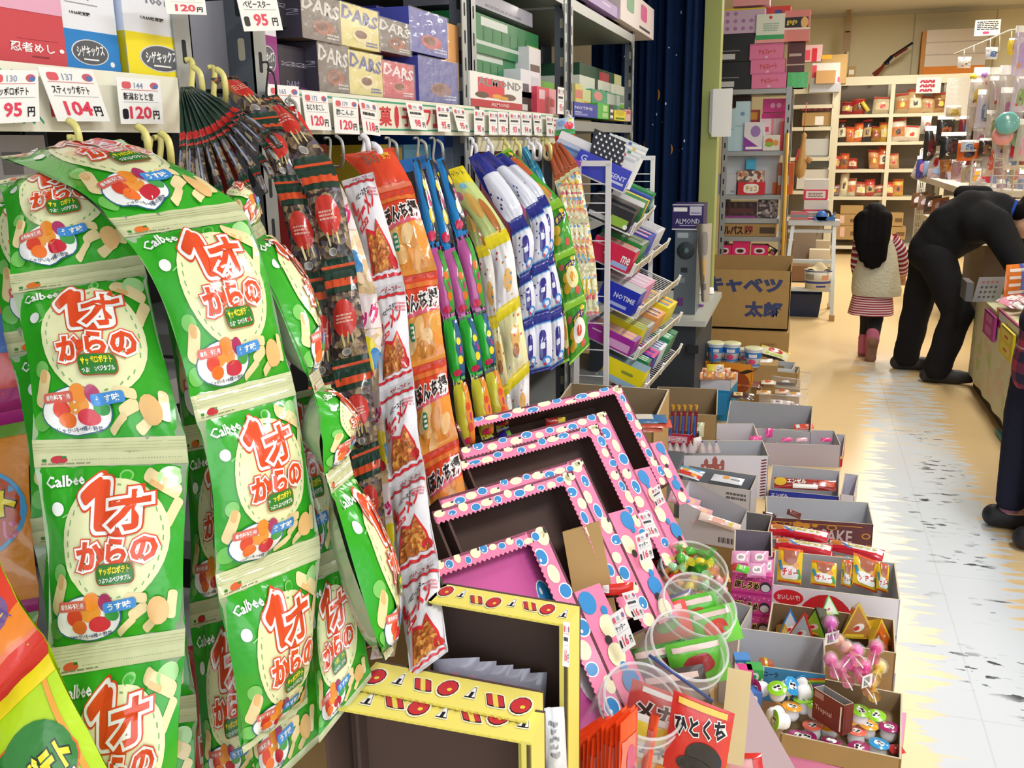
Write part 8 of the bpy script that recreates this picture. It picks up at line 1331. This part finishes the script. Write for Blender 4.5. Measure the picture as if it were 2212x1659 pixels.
# ------------------------------------------------------------------ people
def blob(parts, vox=.011, smooth=4, name='b'):
    """one closed skin over tapered limbs ('c', p, q, r1, r2) and ellipsoids ('e', centre, rx, ry, rz[, matrix])"""
    bm = bmesh.new()
    def ell(c, rx, ry, rz, R3=None):
        r = bmesh.ops.create_icosphere(bm, subdivisions=3, radius=1.0)
        for v in r['verts']: p = V((v.co.x * rx, v.co.y * ry, v.co.z * rz)); v.co = c + (R3 @ p if R3 else p)
    for p in parts:
        if p[0] == 'e': ell(*p[1:])
        else:
            _, a, b, r1, r2 = p; d = b - a; n = max(2, int(d.length / (min(r1, r2) * .5)))
            for k in range(n + 1): f = k / n; r = r1 + (r2 - r1) * f; ell(a + d * f, r, r, r)
    me = bpy.data.meshes.new('tmp'); bm.to_mesh(me); bm.free(); o = bpy.data.objects.new('tmp', me); COL.objects.link(o)
    md = o.modifiers.new('r', 'REMESH'); md.mode = 'VOXEL'; md.voxel_size = vox; ms = o.modifiers.new('s', 'SMOOTH'); ms.iterations = smooth; ms.factor = .5
    ev = o.evaluated_get(bpy.context.evaluated_depsgraph_get()); m2 = ev.to_mesh(); vs = [v.co.copy() for v in m2.vertices]; fs = [tuple(p.vertices) for p in m2.polygons]; ev.to_mesh_clear(); bpy.data.objects.remove(o); bpy.data.meshes.remove(me)
    return vs, fs
def blobm(parts, mat, vox=.011, smooth=4, fn=None):
    vs, fs = blob(parts, vox, smooth)
    if fn: vs = [fn(v) for v in vs]
    return M().add(vs, fs, mat, True)
SKIN, SKD = mk('skin', 'c99a7c', .5, .3), mk('lip', 'a86a5c', .5)
BLK, BLK2, HAIR = mk('black_jersey', '1b1b1e', .9, .2, bump=.25, bscale=120), mk('black_trousers', '1e1d20', .9, .2, bump=.2, bscale=90), mk('black_hair', '0e0b0d', .7, .12, bump=.5, bscale=160)
def hand(wrist, d, up, s=1.0, curl=.5):
    """palm and five fingers reaching along d with palm normal up"""
    d = d.normalized(); side = d.cross(up).normalized(); dn = -up.normalized(); P = [('c', wrist, wrist + d * .045 * s, .024 * s, .026 * s), ('e', wrist + d * .06 * s, .036 * s, .036 * s, .018 * s)]
    for k, ln in enumerate((.068, .078, .072, .056)):
        b = wrist + d * .085 * s + side * (.030 - .02 * k) * s; m_ = b + (d * .8 + dn * curl * .5).normalized() * ln * .55 * s; e = m_ + (d * (1 - curl) + dn * curl).normalized() * ln * .5 * s; P += [('c', wrist + d * .05 * s + side * (.024 - .016 * k) * s, b, .010 * s, .009 * s), ('c', b, m_, .009 * s, .0085 * s), ('c', m_, e, .0085 * s, .007 * s)]
    b = wrist + d * .03 * s + side * .028 * s; m_ = b + (d * .6 + side * .8).normalized() * .04 * s; return P + [('c', b, m_, .012 * s, .01 * s), ('c', m_, m_ + (d * .9 + dn * .2).normalized() * .03 * s, .01 * s, .008 * s)]
def headp(c, fwd, up, s=1.0):
    """skull, jaw, nose, lips, ears about the head centre"""
    f, u = fwd.normalized(), up.normalized(); r = f.cross(u).normalized(); R3 = Matrix((r, f, u)).transposed(); q = lambda x, y, z: c + (r * x + f * y + u * z) * s
    return [('e', q(0, -.01, .03), .074 * s, .092 * s, .09 * s, R3), ('e', q(0, .02, -.04), .058 * s, .07 * s, .07 * s, R3), ('e', q(0, .045, -.085), .032 * s, .032 * s, .025 * s, R3), ('c', q(0, .088, .0), q(0, .108, -.03), .010 * s, .014 * s), ('e', q(0, .088, -.062), .024 * s, .012 * s, .010 * s, R3), ('e', q(.076, -.008, -.005), .010 * s, .024 * s, .034 * s, R3), ('e', q(-.076, -.008, -.005), .010 * s, .024 * s, .034 * s, R3), ('e', q(.03, .078, .028), .022 * s, .012 * s, .008 * s, R3), ('e', q(-.03, .078, .028), .022 * s, .012 * s, .008 * s, R3)]
def eyes(par, c, fwd, up, s=1.0):
    f, u = fwd.normalized(), up.normalized(); r = f.cross(u).normalized()
    for k in (-1, 1): p = c + (r * k * .031 + f * .083 + u * .012) * s; M().lathe([(0, -.010 * s), (.010 * s, 0), (0, .010 * s)], p, card('e8e4e0'), f, 10).lathe([(0, .006 * s), (.005 * s, .008 * s), (0, .0108 * s)], p, card('20181a'), f, 8).build('eye', par)
# man bending over the counter
hipL, hipR = V((.78, 6.50, .80)), V((.80, 6.34, .80)); kneeL, kneeR = V((.75, 6.58, .44)), V((.95, 6.28, .45)); ankL, ankR = V((.71, 6.60, .09)), V((.86, 6.27, .09))
chest = V((1.00, 6.36, 1.02)); neck = V((1.19, 6.30, 1.06)); hc = V((1.29, 6.27, 1.03)); hf, hu = V((.68, -.18, -.72)), V((.72, 0, .66))
shR, shL = V((1.08, 6.17, 1.00)), V((1.10, 6.52, 1.00)); elR, elL = V((1.20, 6.06, .78)), V((1.32, 6.50, .78)); wrR, wrL = V((1.40, 5.98, .68)), V((1.52, 6.38, .68))
P = headp(hc, hf, hu, 1.05) + [('c', neck, hc, .055, .055), ('c', (hipL + hipR) / 2, chest, .12, .14), ('c', chest, neck, .13, .06)]
for h, k_, a_ in ((hipL, kneeL, ankL), (hipR, kneeR, ankR)): P += [('c', h, k_, .085, .06), ('c', k_, a_, .06, .04), ('c', a_, a_ + V((.12, 0, -.05)), .04, .035)]
for s_, e_, w_ in ((shR, elR, wrR), (shL, elL, wrL)): P += [('c', chest, s_, .09, .065), ('c', s_, e_, .055, .042), ('c', e_, w_, .042, .028)] + hand(w_, (w_ - e_), UP, 1.05, .6)
man = blobm(P, SKIN, .010, 3).build('person', None, 'person in black jacket and trousers bending over the draped counter', 'person')
J_ = [('c', V((.79, 6.42, .82)), V((.90, 6.40, .95)), .145, .17), ('c', V((.90, 6.40, .95)), chest, .17, .17), ('c', chest, V((1.13, 6.33, 1.06)), .165, .11), ('e', V((.79, 6.42, .78)), .145, .18, .09)]
for s_, e_, w_ in ((shR, elR, wrR), (shL, elL, wrL)): J_ += [('c', V((1.02, s_.y * .6 + 6.36 * .4, 1.0)), s_, .13, .10), ('c', s_, e_, .098, .075), ('c', e_, w_ - (w_ - e_).normalized() * .02, .075, .05)]
blobm(J_, BLK, .013, 5, lambda v: v + V((0, 0, .006 * math.sin(v.x * 40 + v.y * 25)))).build('jacket', man)
T3 = []
for h, k_, a_ in ((hipL, kneeL, ankL), (hipR, kneeR, ankR)): T3 += [('c', h + V((0, 0, -.02)), k_, .112, .095), ('c', k_, a_ + V((0, 0, -.01)), .095, .082)]
blobm(T3 + [('e', V((.79, 6.42, .78)), .135, .18, .11)], BLK2, .013, 5, lambda v: V((v.x + .003 * math.sin(v.z * 34 + v.y * 20), v.y, max(v.z, .035)))).build('trousers', man)
CLOG = mk('clog', '2e2c2e', .6)
for a_, d_ in ((ankL, V((1, -.05, 0))), (ankR, V((1, -.12, 0)))):
    b = V((a_.x, a_.y, .045)); blobm([('c', b - d_ * .05, b + d_ * .12, .048, .046), ('c', b + d_ * .12, b + d_ * .19, .046, .034)], CLOG, .009, 3, lambda v: V((v.x, v.y, max(v.z, .004)))).build('shoe', man)
r_ = hf.normalized().cross(hu.normalized()).normalized(); blobm([('e', hc + hu.normalized() * .055 - hf.normalized() * .03, .088, .100, .085, Matrix((r_, hf.normalized(), hu.normalized())).transposed()), ('e', hc + hu.normalized() * .0 - hf.normalized() * .06, .082, .06, .085, Matrix((r_, hf.normalized(), hu.normalized())).transposed())], HAIR, .010, 2).build('hair', man); eyes(man, hc, hf, hu, 1.05)
M().lathe([(.066, -.012), (.074, 0), (.066, .014)], neck + V((.0, 0, .0)), cloth('2a4aa0'), hc - neck, 18).build('shirt_collar', man)
blobm([('c', V((.93, 6.46, 1.16)), V((1.05, 6.42, 1.16)), .05, .05), ('c', V((.99, 6.50, 1.12)), V((1.08, 6.42, 1.12)), .05, .05)], BLK, .012, 4).build('hood', man)
# girl walking away
GYY = 6.92; Q = lambda x, y, dy=0: pY(x, y, GYY + dy)
hd = Q(1889, 474); gneck = Q(1889, 512); gs = [Q(1862, 520), Q(1922, 520)]; ghip = Q(1884, 622); sc_ = .88
gank = [Q(1868, 745, .04), Q(1885, 735, -.10)]; gkn = [Q(1874, 690, .06), Q(1892, 688, .02)]
P = headp(hd, V((.25, 1, 0)), UP, sc_) + [('c', gneck, hd, .035, .035), ('c', ghip, gneck - UP * .05, .085, .08)] + [('c', ghip + V((-.03 if k == 0 else .03, 0, 0)), gkn[k], .055, .042) for k in (0, 1)] + [('c', gkn[k], gank[k], .042, .03) for k in (0, 1)]
el = [Q(1853, 570), Q(1944, 545, .03)]; wr = [Q(1858, 600, .08), Q(1948, 588, .12)]
for k in (0, 1): P += [('c', gneck - UP * .04, gs[k], .05, .04), ('c', gs[k], el[k], .034, .028), ('c', el[k], wr[k], .028, .02)] + hand(wr[k], wr[k] - el[k], V((0, 1, 0)), .68, .5)
girl = blobm(P, SKIN, .008, 3).build('person', None, 'small child with long black hair and cream fleece vest walking away', 'person')
eyes(girl, hd, V((.25, 1, 0)), UP, sc_)
FLE = mk('fleece', 'd2ccb6', .98, .1, bump=.9, bscale=70, vary=.12, vscale=18)
def ering(pts, n=28):
    m = [];
    return m
def ecyl(mat, rings, wav=0, name='x', mats=None, n=40):
    """rings: (centre, rx, ry)"""
    m = M(); m.grid(lambda u, v: (lambda k, f: (lambda c, rx, ry: c + V((rx * math.cos(2 * math.pi * u) * (1 + wav * v * math.sin(u * 44)), ry * math.sin(2 * math.pi * u) * (1 + wav * v * math.sin(u * 44)), 0)))(rings[k][0] * (1 - f) + rings[k + 1][0] * f, rings[k][1] * (1 - f) + rings[k + 1][1] * f, rings[k][2] * (1 - f) + rings[k + 1][2] * f))(min(int(v * (len(rings) - 1)), len(rings) - 2), v * (len(rings) - 1) - min(int(v * (len(rings) - 1)), len(rings) - 2)), n, 24, mat); return m
px_ = lambda n: n / 297.0
def rows(x0, x1, y): return Q((x0 + x1) / 2, y), (Q(x1, y).x - Q(x0, y).x) / 2
vr = [];
for x0, x1, y in ((1872, 1908, 503), (1852, 1934, 514), (1846, 1938, 545), (1842, 1942, 585), (1838, 1948, 625), (1840, 1946, 637)): c, r_ = rows(x0, x1, y); vr.append((c, r_, r_ * .72))
ecyl(FLE, vr, .0).build('fleece_vest', girl)
STR = node_mat('stripe_cloth', lambda nt, b: (lambda tc, sp, mt, fr, gt, mx: (nt.links.new(tc.outputs['Position'], sp.inputs[0]), nt.links.new(sp.outputs['Z'], mt.inputs[0]), nt.links.new(mt.outputs[0], fr.inputs[0]), nt.links.new(fr.outputs[0], gt.inputs[0]), nt.links.new(gt.outputs[0], mx.inputs[0]), nt.links.new(mx.outputs[2], b.inputs['Base Color'])))(nt.nodes.new('ShaderNodeNewGeometry'), nt.nodes.new('ShaderNodeSeparateXYZ'), nt.nodes.new('ShaderNodeMath'), nt.nodes.new('ShaderNodeMath'), nt.nodes.new('ShaderNodeMath'), nt.nodes.new('ShaderNodeMix')))
_n = STR.node_tree.nodes; _m = [x for x in _n if x.type == 'MATH']; _m[0].operation = 'MULTIPLY'; _m[0].inputs[1].default_value = 62; _m[1].operation = 'FRACT'; _m[2].operation = 'GREATER_THAN'; _m[2].inputs[1].default_value = .56; _x = [x for x in _n if x.type == 'MIX'][0]; _x.data_type = 'RGBA'; _x.inputs[6].default_value = rgb('9c3048'); _x.inputs[7].default_value = rgb('e0cccc')
STR.node_tree.links.new(_m[2].outputs[0], _x.inputs[0]); STR.node_tree.links.new(_x.outputs[2], _n['Principled BSDF'].inputs['Base Color']); _n['Principled BSDF'].inputs['Roughness'].default_value = .9
sr = []
for x0, x1, y in ((1850, 1930, 612), (1842, 1928, 635), (1836, 1930, 658), (1831, 1930, 678)): c, r_ = rows(x0, x1, y); sr.append((c, r_, r_ * .75))
ecyl(STR, sr, .03).build('striped_skirt', girl)
SR, SW = cloth('9c3048'), cloth('e4d4d4')
for k in (0, 1):
    pts = [_cr([gs[k] + UP * .01, el[k], wr[k]], q / 20 * 2) for q in range(21)]; m = M()
    for q in range(20): r0 = .056 - .0008 * q; m.tube([pts[q], pts[q + 1]], [r0, r0 - .0008], SR if q % 2 == 0 else SW, 14)
    m.build('striped_sleeve', girl)
LEG = mk('leggings', '1c1a1e', .9)
blobm([('c', ghip + V((-.02 if k == 0 else .02, 0, -.08)), gkn[k], .06, .052) for k in (0, 1)] + [('c', gkn[k], gank[k], .05, .042) for k in (0, 1)], LEG, .008, 3).build('leggings', girl)
BOOT, SOLE = mk('pink_boot', 'b4607a', .7, bump=.3, bscale=60), mk('boot_sole', '8a6450', .8)
b = V((gank[0].x, gank[0].y, .04)); bt_ = blobm([('c', gank[0] + UP * .05, b, .048, .045), ('c', b, b + V((.01, .10, -.005)), .042, .036)], BOOT, .008, 3, lambda v: V((v.x, v.y, max(v.z, .012)))).build('boot', girl); M().box(b + V((-.035, -.05, -.04)), V((.075, 0, 0)), V((0, .17, 0)), UP * .012, SOLE).build('boot_sole', bt_)
b = gank[1]; e_ = b + V((-.005, .01, -.125)); bt_ = blobm([('c', b + V((0, .03, .04)), b, .046, .046), ('c', b, e_, .043, .036)], BOOT, .008, 3).build('boot', girl); M().lathe([(0, 0), (.036, 0), (.036, .012), (0, .012)], b + V((0, -.048, -.005)), SOLE, V((0, -1, .1)), 14).lathe([(0, 0), (.036, 0), (.036, .012), (0, .012)], e_ + V((0, -.042, .01)), SOLE, V((0, -1, .1)), 14).bar(b + V((0, -.053, .0)), e_ + V((0, -.047, .01)), .066, .012, SOLE, V((0, 1, 0))).build('boot_sole', bt_)
def hairf(v): return v + V((.0015 * math.sin(v.x * 170 + v.z * 12), .002 * math.sin(v.x * 140), 0))
hp = [('e', hd + V((-.0, -.015, .022)), .088, .098, .095)]
for k, (x0, y0, x1, y1) in enumerate(((1869, 472, 1862, 560), (1879, 470, 1873, 572), (1889, 470, 1884, 576), (1899, 470, 1896, 572), (1908, 472, 1908, 560), (1864, 476, 1856, 540))): hp += [('c', Q(x0, y0, -.06), Q((x0 + x1) / 2 - 1, (y0 + y1) / 2, -.10), .06, .048), ('c', Q((x0 + x1) / 2 - 1, (y0 + y1) / 2, -.10), Q(x1, y1, -.12), .045, .022)]
blobm(hp, HAIR, .010, 5, hairf).build('hair', girl)
# person at the right frame edge in a plaid shirt
def _pl(nt, b):
    N = nt.nodes.new; L = nt.links.new; g = N('ShaderNodeTexCoord'); s = N('ShaderNodeSeparateXYZ'); L(g.outputs['Object'], s.inputs[0])
    def mm(op, a, c):
        n = N('ShaderNodeMath'); n.operation = op
        for i, x in ((0, a), (1, c)):
            if isinstance(x, (int, float)): n.inputs[i].default_value = x
            else: L(x, n.inputs[i])
        return n.outputs[0]
    def band(src, f, w): return mm('LESS_THAN', mm('FRACT', mm('MULTIPLY', src, f), 0), w)
    hx = mm('ADD', s.outputs['X'], s.outputs['Y']); d = mm('MULTIPLY', mm('ADD', band(hx, 15, .5), band(s.outputs['Z'], 13, .5)), .5); li = mm('MAXIMUM', band(mm('ADD', hx, .05), 7.5, .035), band(mm('ADD', s.outputs['Z'], .03), 6.5, .035))
    r = N('ShaderNodeValToRGB'); L(d, r.inputs[0]); r.color_ramp.interpolation = 'CONSTANT'; e = r.color_ramp.elements; e[0].color = rgb('c03a50'); e[1].position = .4; e[1].color = rgb('7a3050'); x = e.new(.9); x.color = rgb('2a2a4a')
    mx = N('ShaderNodeMix'); mx.data_type = 'RGBA'; L(li, mx.inputs[0]); L(r.outputs[0], mx.inputs[6]); mx.inputs[7].default_value = rgb('c8b8c8'); L(mx.outputs[2], b.inputs['Base Color']); b.inputs['Roughness'].default_value = .9
PLAID = node_mat('plaid_cloth', _pl); JEAN = mk('dark_jeans', '26283a', .9, .2, bump=.3, bscale=150)
F1, F2 = V((0.845, 3.87, .07)), V((0.915, 3.66, .07)); K1, K2 = V((0.865, 3.90, .46)), V((0.935, 3.68, .46)); H1, H2 = V((0.900, 3.86, .84)), V((0.915, 3.68, .84)); CH, NK, HD = V((0.995, 3.75, 1.18)), V((1.075, 3.74, 1.38)), V((1.115, 3.74, 1.50))
P = headp(HD, V((1, 0, -.3)), UP, 1.0) + [('c', NK, HD, .05, .05), ('c', (H1 + H2) / 2, CH, .12, .13), ('c', CH, NK, .12, .06)]
for h, k_, a_ in ((H1, K1, F1), (H2, K2, F2)): P += [('c', h, k_, .08, .058), ('c', k_, a_, .056, .038), ('c', a_, a_ + V((.13, -.02, -.03)), .038, .03)]
S1, S2 = V((1.035, 3.92, 1.30)), V((1.035, 3.56, 1.30)); E1, E2 = V((1.155, 3.98, 1.06)), V((1.155, 3.52, 1.06)); W1, W2 = V((1.335, 3.92, .95)), V((1.335, 3.60, .95))
for s_, e_, w_ in ((S1, E1, W1), (S2, E2, W2)): P += [('c', CH + UP * .1, s_, .08, .06), ('c', s_, e_, .05, .04), ('c', e_, w_, .04, .027)] + hand(w_, w_ - e_, UP, 1, .5)
w3 = blobm(P, SKIN, .011, 3).build('person', None, 'person in plaid shirt and dark jeans cut by the right edge', 'person'); eyes(w3, HD, V((1, 0, -.3)), UP)
blobm([('c', h, k_, .098, .078) for h, k_ in ((H1, K1), (H2, K2))] + [('c', k_, a_ + UP * .05, .076, .056) for k_, a_ in ((K1, F1), (K2, F2))] + [('e', (H1 + H2) / 2, .13, .17, .1)], JEAN, .012, 4).build('jeans', w3)
blobm([('c', V((.94, 3.77, .80)), V((.97, 3.76, 1.0)), .16, .15), ('c', V((.97, 3.76, 1.0)), CH + UP * .08, .15, .155), ('c', CH + UP * .1, NK - UP * .05, .14, .09), ('e', V((.955, 3.77, .68)), .185, .2, .24)] + [q for s_, e_, w_ in ((S1, E1, W1), (S2, E2, W2)) for q in (('c', CH + UP * .1, s_, .11, .085), ('c', s_, e_, .078, .06), ('c', e_, w_, .06, .042))], PLAID, .013, 4, lambda v: V((v.x, v.y, max(v.z, .625 + .02 * math.sin(v.y * 30))))).build('plaid_shirt', w3)
blobm([('e', HD + V((-.03, 0, .05)), .10, .09, .085), ('c', HD + V((-.07, 0, .03)), NK + V((-.07, 0, -.06)), .07, .05)], HAIR, .012, 2).build('hair', w3)
for a_ in (F1, F2): b = V((a_.x, a_.y, .045)); blobm([('c', b - V((.05, -.01, 0)), b + V((.14, -.03, -.005)), .046, .038)], mk('black_shoe', '1e1e22', .6), .009, 3, lambda v: V((v.x, v.y, max(v.z, .003)))).build('shoe', w3); M().lathe([(.042, 0), (.045, .03), (.043, .06)], V((a_.x, a_.y, .075)), cloth('9a6a78'), UP, 14).build('sock', w3)
